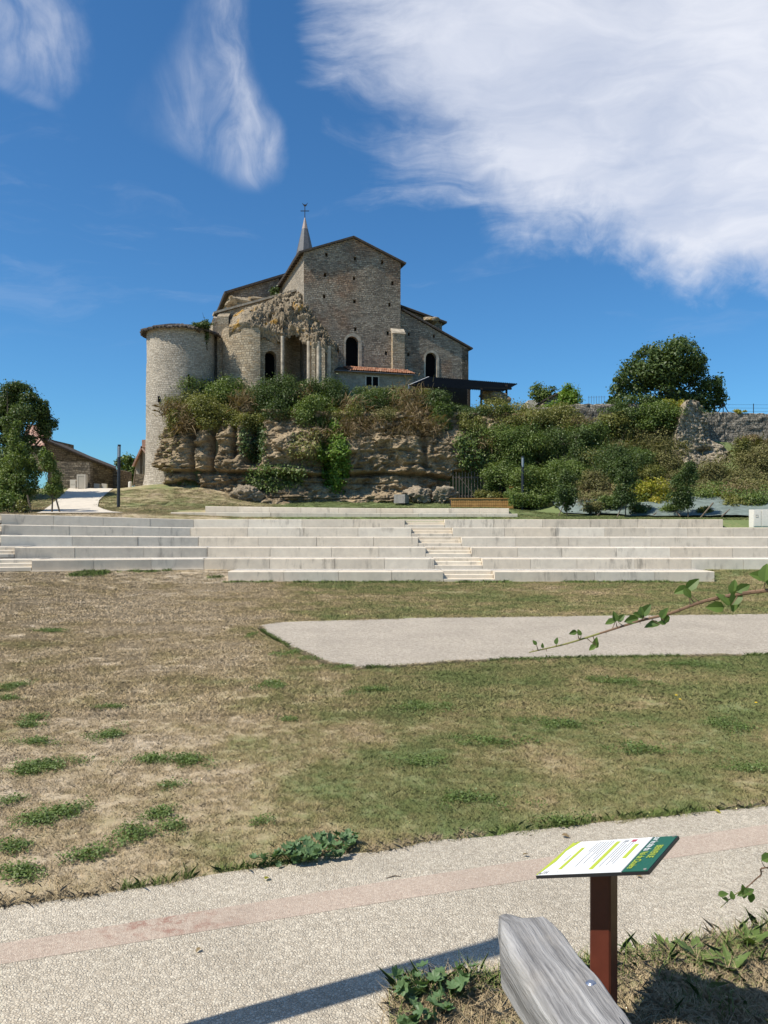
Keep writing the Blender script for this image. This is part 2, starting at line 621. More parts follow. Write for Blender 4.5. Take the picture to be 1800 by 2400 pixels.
M['cabinet'] = plain('cream_cabinet', (0.55, 0.50, 0.42), rough=0.6, var=0.06)
M['cabinet_white'] = plain('white_cabinet', (0.70, 0.67, 0.60), rough=0.55, var=0.05)
M['rendered'] = plain('beige_render', (0.46, 0.41, 0.33), var=0.12, scale=2)
M['stake'] = plain('stake_wood', (0.16, 0.125, 0.09), var=0.3)
M['bark'] = plain('bark', (0.09, 0.07, 0.05), var=0.4, scale=8, bump=0.6, bdist=0.02)
M['gatewood'] = plain('gate_wood', (0.12, 0.10, 0.08), var=0.3)
M['geotextile'] = plain('geotextile', (0.15, 0.185, 0.165), var=0.4, scale=2.2, bump=0.5, bdist=0.06)
M['white_path'] = plain('pale_gravel_path', (0.56, 0.50, 0.41), var=0.14, scale=2, bump=0.3, bdist=0.01)


def tile_mat(name, cols):
    m, t, b = material(name)
    oi = t.node('ShaderNodeObjectInfo').outputs['Random']
    c = t.ramp(oi, [(i / (len(cols) - 1), k) for i, k in enumerate(cols)])
    n = t.noise(t.pos(), 6, 5, 0.6)
    c = t.mix(1.0, c, t.ramp(n, [(0.25, (0.65,) * 3), (0.75, (1.2,) * 3)]), 'MULTIPLY')
    t.l.new(c, b.inputs['Base Color'])
    return m


M['tile'] = tile_mat('orange_canal_tile', [(0.34, 0.15, 0.085), (0.43, 0.225, 0.14), (0.28, 0.115, 0.065), (0.42, 0.26, 0.18)])
M['tile_pale'] = tile_mat('pale_canal_tile', [(0.42, 0.25, 0.19), (0.52, 0.36, 0.28), (0.35, 0.20, 0.15), (0.48, 0.30, 0.22)])


def block_mat():
    m, t, b = material('tier_limestone')
    p = t.pos()
    oi = t.node('ShaderNodeObjectInfo').outputs['Random']
    c = t.ramp(oi, [(0.0, (0.57, 0.495, 0.385)), (0.3, (0.67, 0.60, 0.485)), (0.6, (0.63, 0.54, 0.415)), (1.0, (0.72, 0.65, 0.53))])
    n = t.noise(p, 3.0, 6, 0.65)
    c = t.mix(1.0, c, t.ramp(n, [(0.3, (0.9,) * 3), (0.7, (1.06,) * 3)]), 'MULTIPLY')
    # dirt runs: narrow across, long downwards
    x, y, z = t.sep(p)
    run = t.noise(t.comb(t.math('MULTIPLY', x, 3.2), t.math('MULTIPLY', y, 3.2), t.math('MULTIPLY', z, 0.7)), 1.0, 6, 0.7)
    patch = t.noise(p, 0.55, 3, 0.5)
    rf = t.math('MULTIPLY', t.smooth(run, 0.50, 0.70, 0, 0.62), t.smooth(patch, 0.40, 0.58))
    base_d = t.smooth(t.noise(p, 1.3, 5, 0.6), 0.45, 0.75, 0, 0.28)
    c = t.mix(base_d, c, (0.38, 0.33, 0.27))
    c = t.mix(rf, c, (0.16, 0.14, 0.115))
    gen = t.node('ShaderNodeTexCoord').outputs['Generated']
    t.l.new(c, b.inputs['Base Color'])
    t.l.new(t.bump(t.noise(p, 40, 4, 0.6), 0.15, 0.004), b.inputs['Normal'])
    return m


M['block'] = block_mat()


def gravel_mat(name, size, cols, gap, bump=0.8, stain=None):
    m, t, b = material(name)
    p = t.pos()
    wp = t.vmath('SCALE', t.vmath('SUBTRACT', t.noise(p, 0.5 / size, 2, color=True), (0.5, 0.5, 0.5)), scale=size * 0.7)
    q = t.vmath('ADD', p, wp)
    cell = t.voro(q, 1 / size, 'F1', 1.0, 'Color')
    edge = t.voro(q, 1 / size, 'DISTANCE_TO_EDGE', 1.0, 'Distance')
    r, g, bl = t.sep(cell)
    c = t.ramp(r, [(i / (len(cols) - 1), k) for i, k in enumerate(cols)])
    big = t.noise(p, 0.7, 5, 0.6)
    c = t.mix(1.0, c, t.ramp(big, [(0.3, (0.86,) * 3), (0.7, (1.08,) * 3)]), 'MULTIPLY')
    gf = t.smooth(edge, 0.02, 0.14, 0.85, 0.0)
    # some gaps are filled with sand, others are open
    gf = t.math('MULTIPLY', gf, t.smooth(t.noise(p, 0.35 / size, 3), 0.35, 0.6, 0.35, 1.0))
    c = t.mix(gf, c, gap)
    if stain:
        sx_, sy_, sr_, sc_ = stain
        dd = t.vmath('DISTANCE', t.vmath('MULTIPLY', p, (0.45, 1, 1)), (sx_ * 0.45, sy_, 0))
        sf = t.math('MULTIPLY', t.smooth(dd, sr_, 0.0), t.smooth(t.noise(p, 9, 5, 0.65), 0.46, 0.66, 0, 0.7))
        c = t.mix(sf, c, sc_)
    soil = t.math('MULTIPLY', t.smooth(t.noise(p, 1.6, 6, 0.65), 0.54, 0.74, 0, 0.4), t.smooth(t.noise(p, 14, 4, 0.6), 0.3, 0.7))
    c = t.mix(soil, c, (0.20, 0.17, 0.135))
    h = t.math('MULTIPLY', t.smooth(edge, 0.0, 0.3), t.math('ADD', 0.4, g))
    t.l.new(c, b.inputs['Base Color'])
    t.l.new(t.bump(h, bump, size * 0.45), b.inputs['Normal'])
    b.inputs['Specular IOR Level'].default_value = 0.2
    return m


M['aggregate'] = gravel_mat('exposed_aggregate', 0.018, [(0.42, 0.37, 0.29), (0.53, 0.472, 0.375), (0.61, 0.55, 0.44), (0.45, 0.39, 0.30), (0.57, 0.51, 0.405)], (0.23, 0.20, 0.155), 0.7)
M['pinkband'] = gravel_mat('pink_aggregate', 0.012, [(0.45, 0.36, 0.285), (0.53, 0.445, 0.355), (0.41, 0.32, 0.25), (0.51, 0.425, 0.34)], (0.30, 0.235, 0.19), 0.5, stain=(-1.45, 5.05, 0.35, (0.22, 0.075, 0.05)))
M['pad'] = gravel_mat('stage_aggregate', 0.03, [(0.38, 0.33, 0.26), (0.48, 0.42, 0.335), (0.54, 0.475, 0.385), (0.42, 0.36, 0.28)], (0.18, 0.16, 0.135), 0.6)
M['gravel'] = gravel_mat('tread_gravel', 0.05, [(0.50, 0.47, 0.42), (0.62, 0.59, 0.53), (0.70, 0.66, 0.60), (0.55, 0.50, 0.43)], (0.2, 0.18, 0.15))


def lawn_color(t):
    p = t.pos()
    x, y, z = t.sep(p)
    pf = t.comb(x, y, 0.0)
    n1 = t.noise(pf, 0.22, 3, 0.5)
    n2 = t.noise(pf, 0.9, 5, 0.6)
    n3 = t.noise(pf, 7.0, 5, 0.65)
    # the lawn is scorched on the left side and greener towards the middle and right
    side = t.smooth(t.math('ADD', x, t.math('MULTIPLY', y, 0.12)), -2.6, 2.0, -0.13, 0.13)
    far = t.smooth(y, 9.0, 26.0, 0.0, -0.05)
    far = t.math('ADD', far, t.smooth(y, 38.0, 46.0, 0.0, 0.20))
    g = t.math('ADD', t.math('ADD', t.math('MULTIPLY', n1, 0.55), t.math('MULTIPLY', n2, 0.65)), t.math('ADD', side, far))
    g = t.math('ADD', g, t.math('MULTIPLY', t.math('SUBTRACT', n3, 0.5), 0.35))
    c = t.ramp(g, [(0.36, (0.50, 0.415, 0.30)), (0.48, (0.45, 0.365, 0.24)), (0.58, (0.37, 0.31, 0.18)), (0.68, (0.265, 0.255, 0.125)), (0.82, (0.165, 0.205, 0.085))])
    return c, n3, p


def ground_mat():
    m, t, b = material('lawn_soil')
    c, n3, p = lawn_color(t)
    fine = t.noise(p, 45, 5, 0.7)
    c = t.mix(1.0, c, t.ramp(fine, [(0.3, (0.7,) * 3), (0.7, (1.15,) * 3)]), 'MULTIPLY')
    t.l.new(c, b.inputs['Base Color'])
    t.l.new(t.bump(t.math('ADD', fine, n3), 0.5, 0.03), b.inputs['Normal'])
    b.inputs['Specular IOR Level'].default_value = 0.05
    return m


M['lawn'] = ground_mat()


def blade_mat():
    m, t, b = material('grass_blades')
    c, n3, p = lawn_color(t)
    ri = t.node('ShaderNodeNewGeometry').outputs['Random Per Island']
    c = t.mix(1.0, c, t.ramp(ri, [(0.0, (0.72, 0.70, 0.62)), (0.4, (1.0, 0.97, 0.9)), (0.8, (1.18, 1.1, 0.98)), (1.0, (1.5, 1.38, 1.2))]), 'MULTIPLY')
    t.l.new(c, b.inputs['Base Color'])
    b.inputs['Specular IOR Level'].default_value = 0.05
    soft_normal(t, b, 0.6)
    return m


def soft_normal(t, b, k):
    """thin blades scatter light like the whole sward: shade them mostly as level ground"""
    nv = t.node('ShaderNodeNewGeometry').outputs['Normal']
    n2 = t.vmath('NORMALIZE', t.vmath('ADD', t.vmath('SCALE', nv, scale=1 - k), (0, 0, k)))
    t.l.new(n2, b.inputs['Normal'])


def straw_mat(name, cols):
    m, t, b = material(name)
    ri = t.node('ShaderNodeNewGeometry').outputs['Random Per Island']
    n = t.noise(t.pos(), 3.0, 4, 0.6)
    f = t.math('ADD', t.math('MULTIPLY', ri, 0.6), t.math('MULTIPLY', n, 0.4))
    t.l.new(t.ramp(f, [(i / (len(cols) - 1), k) for i, k in enumerate(cols)]), b.inputs['Base Color'])
    b.inputs['Specular IOR Level'].default_value = 0.05
    soft_normal(t, b, 0.7)
    return m


M['blade'] = blade_mat()
M['straw_blade'] = straw_mat('straw_blades', [(0.30, 0.215, 0.12), (0.45, 0.345, 0.205), (0.56, 0.445, 0.28), (0.40, 0.34, 0.175)])
M['green_blade'] = straw_mat('green_blades', [(0.07, 0.12, 0.03), (0.12, 0.185, 0.05), (0.18, 0.24, 0.07), (0.25, 0.27, 0.11)])


def leaf_mat(name, cols, trans=0.25, spec=0.35, rough=0.5, patch=0.6):
    m, t, b = material(name)
    p = t.pos()
    ri = t.node('ShaderNodeNewGeometry').outputs['Random Per Island']
    n = t.noise(p, patch, 4, 0.6)
    f = t.math('ADD', t.math('MULTIPLY', ri, 0.55), t.math('MULTIPLY', t.smooth(n, 0.3, 0.7), 0.45))
    c = t.ramp(f, [(i / (len(cols) - 1), k) for i, k in enumerate(cols)])
    t.l.new(c, b.inputs['Base Color'])
    b.inputs['Roughness'].default_value = rough
    b.inputs['Specular IOR Level'].default_value = spec
    tr = t.node('ShaderNodeBsdfTranslucent')
    t.l.new(t.mix(1.0, c, (1.3, 1.4, 0.6), 'MULTIPLY'), tr.inputs[0])
    ms = t.node('ShaderNodeMixShader')
    ms.inputs[0].default_value = trans
    t.l.new(b.outputs[0], ms.inputs[1])
    t.l.new(tr.outputs[0], ms.inputs[2])
    t.l.new(ms.outputs[0], m.node_tree.nodes['Material Output'].inputs[0])
    return m


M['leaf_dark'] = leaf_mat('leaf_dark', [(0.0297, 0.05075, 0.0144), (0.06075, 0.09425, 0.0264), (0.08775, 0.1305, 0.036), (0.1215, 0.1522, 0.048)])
M['leaf_mid'] = leaf_mat('leaf_mid', [(0.05, 0.077, 0.0184), (0.09375, 0.14, 0.0322), (0.1375, 0.189, 0.0437), (0.175, 0.21, 0.0575)])
M['leaf_olive'] = leaf_mat('leaf_olive', [(0.08625, 0.09375, 0.0231), (0.1495, 0.1562, 0.042), (0.207, 0.2125, 0.05775), (0.253, 0.225, 0.07875)])
M['leaf_bright'] = leaf_mat('leaf_bright', [(0.06, 0.117, 0.0165), (0.108, 0.195, 0.0242), (0.168, 0.26, 0.0385), (0.228, 0.299, 0.055)], trans=0.35)
M['leaf_yellow'] = leaf_mat('leaf_yellow', [(0.15, 0.17, 0.02), (0.27, 0.27, 0.03), (0.36, 0.33, 0.045), (0.42, 0.33, 0.05)], trans=0.3)
M['leaf_dry'] = leaf_mat('leaf_dry', [(0.12, 0.085, 0.045), (0.20, 0.145, 0.08), (0.28, 0.21, 0.12), (0.34, 0.27, 0.16)], trans=0.15, spec=0.1)
M['leaf_scrub'] = leaf_mat('leaf_scrub', [(0.102, 0.0875, 0.04025), (0.156, 0.1438, 0.06325), (0.192, 0.1875, 0.069), (0.24, 0.2, 0.1035)], trans=0.15, spec=0.1)
M['leaf_clover'] = leaf_mat('leaf_clover', [(0.0675, 0.0975, 0.025), (0.1013, 0.1495, 0.0375), (0.135, 0.195, 0.05), (0.1755, 0.221, 0.06875)], trans=0.2, patch=4)
M['leaf_mallow'] = leaf_mat('leaf_mallow', [(0.054, 0.1063, 0.044), (0.084, 0.15, 0.0605), (0.114, 0.1875, 0.077), (0.144, 0.2188, 0.0935)], trans=0.2, patch=5)
M['leaf_bramble'] = leaf_mat('leaf_bramble', [(0.045, 0.08, 0.02), (0.075, 0.125, 0.03), (0.11, 0.17, 0.04), (0.16, 0.22, 0.055)], trans=0.35, patch=6)


def rock_mat(name, cols, dark, lichen=None, bump=0.9):
    m, t, b = material(name)
    p = t.pos()
    n = t.noise(p, 0.5, 8, 0.68, 0.3)
    c = t.ramp(n, [(0.28 + 0.44 * i / (len(cols) - 1), k) for i, k in enumerate(cols)])
    n2 = t.noise(t.vmath('MULTIPLY', p, (1, 1, 2.2)), 1.7, 8, 0.7)
    c = t.mix(t.smooth(n2, 0.50, 0.68, 0, 0.75), c, dark)
    fine = t.noise(p, 8, 7, 0.7)
    c = t.mix(1.0, c, t.ramp(fine, [(0.28, (0.55,) * 3), (0.72, (1.25,) * 3)]), 'MULTIPLY')
    if lichen:
        lf = t.smooth(t.noise(p, 0.75, 6, 0.62), 0.565, 0.65, 0, 0.9)
        c = t.mix(lf, c, lichen)
    t.l.new(c, b.inputs['Base Color'])
    h = t.math('ADD', t.math('MULTIPLY', n2, 1.0), t.math('MULTIPLY', fine, 0.5))
    t.l.new(t.bump(h, bump, 0.16), b.inputs['Normal'])
    b.inputs['Specular IOR Level'].default_value = 0.1
    return m


M['rock'] = rock_mat('cliff_limestone', [(0.16, 0.12, 0.072), (0.30, 0.23, 0.145), (0.43, 0.335, 0.215), (0.50, 0.365, 0.21)], (0.075, 0.06, 0.042), bump=1.0)
M['rock_pale'] = rock_mat('boulder_limestone', [(0.20, 0.165, 0.115), (0.31, 0.255, 0.18), (0.40, 0.33, 0.24), (0.44, 0.34, 0.22)], (0.12, 0.10, 0.075), bump=1.0)
M['rubble'] = rock_mat('vault_rubble', [(0.19, 0.15, 0.105), (0.30, 0.245, 0.17), (0.40, 0.33, 0.235), (0.42, 0.33, 0.22)], (0.11, 0.09, 0.068), lichen=(0.44, 0.25, 0.05), bump=1.0)

# ================================================================== GROUND
PATH_X = [-40, -6, -2.54, -1.24, 0.5, 3.47, 12, 40]
PATH_Y = [3.3, 3.96, 5.23, 5.76, 6.37, 7.13, 9.2, 15.5]


def path_far(x):
    return np.interp(x, PATH_X, PATH_Y)


LROW = dict(D=[32.3, 34.3, 36.2, 38.2, 40.2, 42.2], Y=[1339.7, 1309.6, 1283.3, 1259.0, 1236.9, 1217.4],
            W=[None, (478, 74, 32.3, 1313.0), (486, 34, 33.9, 1283.0), (465, 1, 35.6, 1255.6), (446, 3, 37.5, 1230.0), (454, 3, 39.3, 1204.8)])


def row_line(k, x):
    """plan depth and top height of tier k above plan coordinate x"""
    D0, y0 = LROW['D'][k], LROW['Y'][k]
    zt = H - (y0 - HZ) / F * D0
    w = LROW['W'][k]
    if w is None:
        w2 = row_line(1, x)
        return np.minimum(D0, w2[0] - 1.7), np.full_like(x, zt)
    ax = (w[0] - 900) / F * D0
    bx, by, bz = (w[1] - 900) / F * w[2], w[2], H - (w[3] - HZ) / F * w[2]
    t = np.clip((ax - x) / (ax - bx), 0, 1.6)
    return D0 + (by - D0) * t, zt + (bz - zt) * t


def ground(x, y):
    x = np.asarray(x, float)
    y = np.asarray(y, float)
    wl = np.clip((-x - 8.0) / 5.4, 0, 1)
    wr = sstep(7.0, 11.0, x)
    # behind the tiers
    zc = np.interp(y, [42.9, 44.4, 46.5, 47.2, 54.5, 57, 60], [2.50, 2.68, 2.86, 3.12, 3.33, 3.75, 4.2])
    zl = np.interp(y, [40.2, 46, 50, 60, 70, 120], [2.76, 2.96, 3.3, 4.85, 5.2, 5.4])
    zr = np.interp(y, [42.9, 47, 54, 60], [2.48, 2.70, 3.1, 3.3])
    z = zc * (1 - wl) + zl * wl
    z = z * (1 - wr) + zr * wr
    z = z + 0.35 * sstep(52, 61, y) * sstep(-21, -17, x) * sstep(-10, -13, x)
    # in front of and under the tiers
    lawn = np.interp(y, [18, 31, 40], [0.0, 0.34, 0.36]) * wl - 0.03 * sstep(20, 30, y) * (1 - wl)
    norow1 = np.maximum(sstep(-6.5, -6.7, x), sstep(13.55, 13.7, x))
    yk, zk = zip(*[row_line(k, x) for k in range(6)])
    lev = [lawn] + [zk[k] - 0.30 for k in range(5)]
    lev[1] = np.where(norow1 > 0.5, zk[1] - 0.47, lev[1])
    cur = lawn.copy()
    for k in range(6):
        nxt = (zk[k] - 0.30) if k < 5 else (zk[5] - 0.04)
        if k == 0: nxt = lev[1]
        s0 = np.where(norow1 > 0.5, -1.2, 0.1) if k == 0 else 0.1
        s1 = 0.4 if k < 5 else 0.8
        s1 = np.where(norow1 > 0.5, 1.5, s1) if k == 0 else s1
        t = np.clip((y - yk[k] - s0) / (s1 - s0), 0, 1)
        cur = cur + (nxt - cur) * t
    back = sstep(0.8, 1.6, y - yk[5])
    z = np.where(y < yk[5] + 0.8, cur, cur + (z - cur) * back)
    # bank with scrub on the right
    y0 = np.interp(x, [9, 12, 16, 24, 60], [54, 49.5, 46.6, 45.6, 45.6])
    d = np.clip(y - y0, 0, None)
    bank = np.interp(d, [0, 4, 12.5, 16.0, 18, 60], [0, 1.0, 2.4, 4.7, 6.6, 6.8])
    z = z + bank * sstep(9.0, 13.0, x)
    # church plateau behind the cliff
    pl = np.interp(y, [58.6, 59.4, 63.0, 95, 140], [0, 9.9, 12.7, 12.9, 5.0]) - 2.4 * sstep(3, 8, x) * sstep(59.2, 62, y)
    wp = sstep(-15.4, -14.8, x) * sstep(15.0, 9.5, x)
    z = np.maximum(z, pl * wp)
    z = np.maximum(z, 2.13 * sstep(40.75, 41.0, y) * sstep(18.2, 18.4, x))
    # grassy bank the photographer stands on
    z = z + 1.0 * sstep(3.8, 1.9, y) * sstep(-60, -40, x)
    return z


def gz(x, y):
    return float(ground(np.array([x]), np.array([y]))[0])


def T(px, Y):
    """point on the terrain seen in column px at depth Y"""
    X = (px - 900) / F * Y
    return Vector((X, Y, gz(X, Y)))


def axis(dense0, dense1, step, far0, far1):
    a = list(np.arange(dense0, dense1 + 1e-6, step))
    lo, hi, k = [], [], step
    p = dense0
    while p > far0:
        k *= 1.5; p -= k; lo.append(p)
    p, k = dense1, step
    while p < far1:
        k *= 1.5; p += k; hi.append(p)
    return np.array(lo[::-1] + a + hi)


gx = axis(-36, 36, 0.4, -1500, 1500)
gy = axis(-4, 70, 0.25, -400, 2500)
XX, YY = np.meshgrid(gx, gy)
ZZ = ground(XX.ravel(), YY.ravel())
wob = fbm(np.stack([XX.ravel() * 0.5, YY.ravel() * 0.5, 0 * ZZ], 1), 3, 5) - 0.5
near_path = sstep(0.2, 1.0, YY.ravel() - path_far(XX.ravel()))
in_tier = sstep(28, 30, YY.ravel()) * sstep(47.5, 46, YY.ravel())
ZZ = ZZ + wob * 0.09 * near_path * (1 - in_tier) * sstep(24, 28, YY.ravel()) + wob * 0.5 * sstep(48, 52, YY.ravel()) * sstep(10, 13, XX.ravel())
g = obj('ground', np.stack([XX.ravel(), YY.ravel(), ZZ], 1), grid_faces(len(gx), len(gy)), M['lawn'], smooth=True, uv=None)
tag(g, kind='structure')


def sheet(name, poly, z, mat, kind='structure', parent=None, thick=0.0):
    poly = [(p[0], p[1]) for p in poly]
    tris = tessellate_polygon([[Vector((x, y, 0)) for x, y in poly]])
    n = len(poly)
    area = sum(poly[i][0] * poly[(i + 1) % n][1] - poly[(i + 1) % n][0] * poly[i][1] for i in range(n))
    v = [(x, y, z) for x, y in poly]
    f = []
    for a, b, c in tris:
        s = (poly[b][0] - poly[a][0]) * (poly[c][1] - poly[a][1]) - (poly[c][0] - poly[a][0]) * (poly[b][1] - poly[a][1])
        f.append((a, b, c) if s > 0 else (c, b, a))
    if thick:
        v += [(x, y, z - thick) for x, y in poly]
        for i in range(n):
            j = (i + 1) % n
            f.append((i, n + i, n + j, j) if area > 0 else (j, n + j, n + i, i))
    o = obj(name, v, f, mat, parent, uv=None)
    if kind and parent is None: tag(o, kind=kind)
    return o


def wavy(pts, amp, step=0.12, seed=1):
    """a polyline with a slightly ragged edge"""
    out = []
    for i in range(len(pts) - 1):
        a, b = np.array(pts[i][:2], float), np.array(pts[i + 1][:2], float)
        L = np.linalg.norm(b - a)
        k = max(1, int(L / step))
        t = np.arange(k) / k
        q = a + (b - a) * t[:, None]
        nrm = np.array([-(b - a)[1], (b - a)[0]]) / L
        d = fbm(np.stack([q[:, 0] * 2.5, q[:, 1] * 2.5, 0 * t], 1), 3, seed) - 0.5
        q = q + nrm * (d * amp * 2)[:, None]
        out += [tuple(p) for p in q]
    out.append(tuple(pts[-1][:2]))
    return out


far_edge = wavy([(x, y) for x, y in zip(PATH_X, PATH_Y) if -7 <= x <= 12], 0.05, 0.1, 3)
path = sheet('path', [(-6, 3.75), (12, 3.75)] + far_edge[::-1], 0.006, M['aggregate'])
band_c = [(-5.2, 3.72), (-2.29, 4.70), (0, 5.485), (3.15, 6.49), (11, 8.95)]
up, lo = [], []
for i, (x, y) in enumerate(band_c):
    wdt = 0.10 + 0.018 * i
    up.append((x - 0.3 * wdt, y + wdt))
    lo.append((x + 0.3 * wdt, y - wdt))
sheet('inlay_band', lo + up[::-1], 0.0076, M['pinkband'], parent=path)
verge_edge = wavy([(0.02, 3.7), (0.05, 4.22), (0.12, 4.36), (0.48, 4.42), (1.4, 4.62), (2.4, 4.93), (4.0, 5.45), (9, 7.0)], 0.025, 0.05, 8)
VERGE = verge_edge + [(9, 3.0), (0.02, 3.0)]
sheet('grass_verge', VERGE[::-1], 0.045, M['lawn'], thick=0.06)

STAGE = wavy([(-2.96, 18.9), (-2.8, 18.2), (-1.9, 15.9), (-1.0, 14.1), (-0.44, 13.62), (0.4, 13.9), (1.5, 14.35), (3.6, 14.7), (7.4, 15.0), (16, 16.0)], 0.05, 0.25, 11) + \
    [(16, 21.9), (10.4, 21.4), (3.0, 20.75), (1.1, 20.6), (-2.7, 19.7), (-2.96, 19.2)]
sheet('stage_paving', STAGE, 0.012, M['pad'])


def in_poly(px, py, poly):
    px, py = np.asarray(px), np.asarray(py)
    inside = np.zeros(len(px), bool)
    n = len(poly)
    for i in range(n):
        x1, y1 = poly[i][:2]
        x2, y2 = poly[(i + 1) % n][:2]
        c = ((y1 > py) != (y2 > py)) & (px < (x2 - x1) * (py - y1) / ((y2 - y1) if y2 != y1 else 1e-9) + x1)
        inside ^= c
    return inside


# pale lane climbing to the village
lane_px = [(85, 1204), (112, 1190), (130, 1175), (146, 1162), (154, 1153), (200, 1149), (265, 1146.5), (250, 1158), (232, 1174), (226, 1183), (229, 1189), (243, 1195), (290, 1203)]


def ground_hit(px, py):
    Ys = np.linspace(40.3, 75, 800)
    X = (px - 900) / F * Ys
    rows = HZ - (ground(X, Ys) - H) / Ys * F
    i = int(np.argmin(np.abs(rows - py) + np.where(np.abs(rows - py) < 0.7, -0.5, 0)))
    return X[i], Ys[i]


lane = [ground_hit(*p) for p in lane_px]
lv, lf = [], []
k = len(lane)
lw = []
# left and right banks of the lane, joined row by row so that it follows the slope
left_b = [lane[i] for i in (0, 1, 2, 3, 4, 5)]
right_b = [lane[i] for i in (12, 11, 10, 8, 7, 6)]
NL = 30
def along(b, t):
    s = np.linspace(0, 1, len(b))
    return np.interp(t, s, [p[0] for p in b]), np.interp(t, s, [p[1] for p in b])
for i in range(NL):
    a, b = along(left_b, i / (NL - 1)), along(right_b, i / (NL - 1))
    for j in range(9):
        x, y = a[0] + (b[0] - a[0]) * j / 8, a[1] + (b[1] - a[1]) * j / 8
        lv.append((x, y, gz(x, y) + 0.05))
o = obj('lane', lv, grid_faces(9, NL), M['white_path'], uv=None, smooth=True)
tag(o, kind='structure')

# ================================================================== STONE TIERS
LABEL_ROW = ['lowest', 'second lowest', 'third', 'fourth', 'fifth', 'topmost']
D = [32.3, 34.3, 36.2, 38.2, 40.2, 42.2]
TOPY = [1339.7, 1309.6, 1283.3, 1259.0, 1236.9, 1217.4]
ZT = [H - (TOPY[k] - HZ) / F * D[k] for k in range(6)]
JL = [[534, 665, 793, 918, 1039],
      [74, 220, 354, 478, 632, 784, 901, 1017.6],
      [34, 175, 337, 486, 633, 777, 888, 997.7],
      [1, 169, 323, 465, 605, 742, 875.6, 980],
      [3, 162, 310, 446, 580, 711, 839, 964.2],
      [3, 126, 242, 351.5, 454, 581.6, 707.5, 829.5, 948.7]]
JR = [[1159.5, 1277.6, 1393.7, 1534.7, 1674.7],
      [1131, 1243, 1352.5, 1488, 1620, 1743, 1866, 1990],
      [1105, 1212.5, 1316.6, 1444.7, 1571.6, 1716.5, 1860, 2000],
      [1082.2, 1209, 1333, 1429.5, 1526, 1662, 1800, 1935],
      [1061.2, 1182.6, 1302, 1417.5, 1509.8, 1611.8, 1718, 1830, 1940],
      [1042.3, 1157, 1272, 1383, 1494.6, 1594, 1694.7]]
WING = [None, (478, 74, 32.3, 1313.0), (486, 34, 33.9, 1283.0), (465, 1, 35.6, 1255.6), (446, 3, 37.5, 1230.0), (454, 3, 39.3, 1204.8)]


def tier_point(k, px):
    """plan position and top height of tier k in column px"""
    w = WING[k]
    if w is None or px >= w[0]:
        return Vector(((px - 900) / F * D[k], D[k], ZT[k]))
    a = Vector(((w[0] - 900) / F * D[k], D[k], ZT[k]))
    b = Vector(((w[1] - 900) / F * w[2], w[2], H - (w[3] - HZ) / F * w[2]))
    r = (px - 900) / F
    # intersect the ray X = r*Y with the wing line
    t = (r * a.y - a.x) / ((b.x - a.x) - r * (b.y - a.y))
    return a + (b - a) * t


def block(name, a, b, depth, height, mat, parent, gap=0.006, cham=0.02):
    d = (b - a)
    dl = Vector((d.x, d.y, 0)).normalized()
    n = Vector((-dl.y, dl.x, 0))
    a2, b2 = a + dl * gap, b - dl * gap
    prof = [(0, -height), (0, -cham), (cham, 0), (depth, 0), (depth, -height)]
    v, f = [], []
    for p in (a2, b2):
        for off, dz in prof:
            q = p + n * off
            v.append((q.x, q.y, q.z + dz))
    m = len(prof)
    for i in range(m):
        j = (i + 1) % m
        f.append((i, m + i, m + j, j))
    f.append(tuple(range(m)))
    f.append(tuple(range(m, 2 * m))[::-1])
    return obj(name, v, f, mat, parent, uv=None)


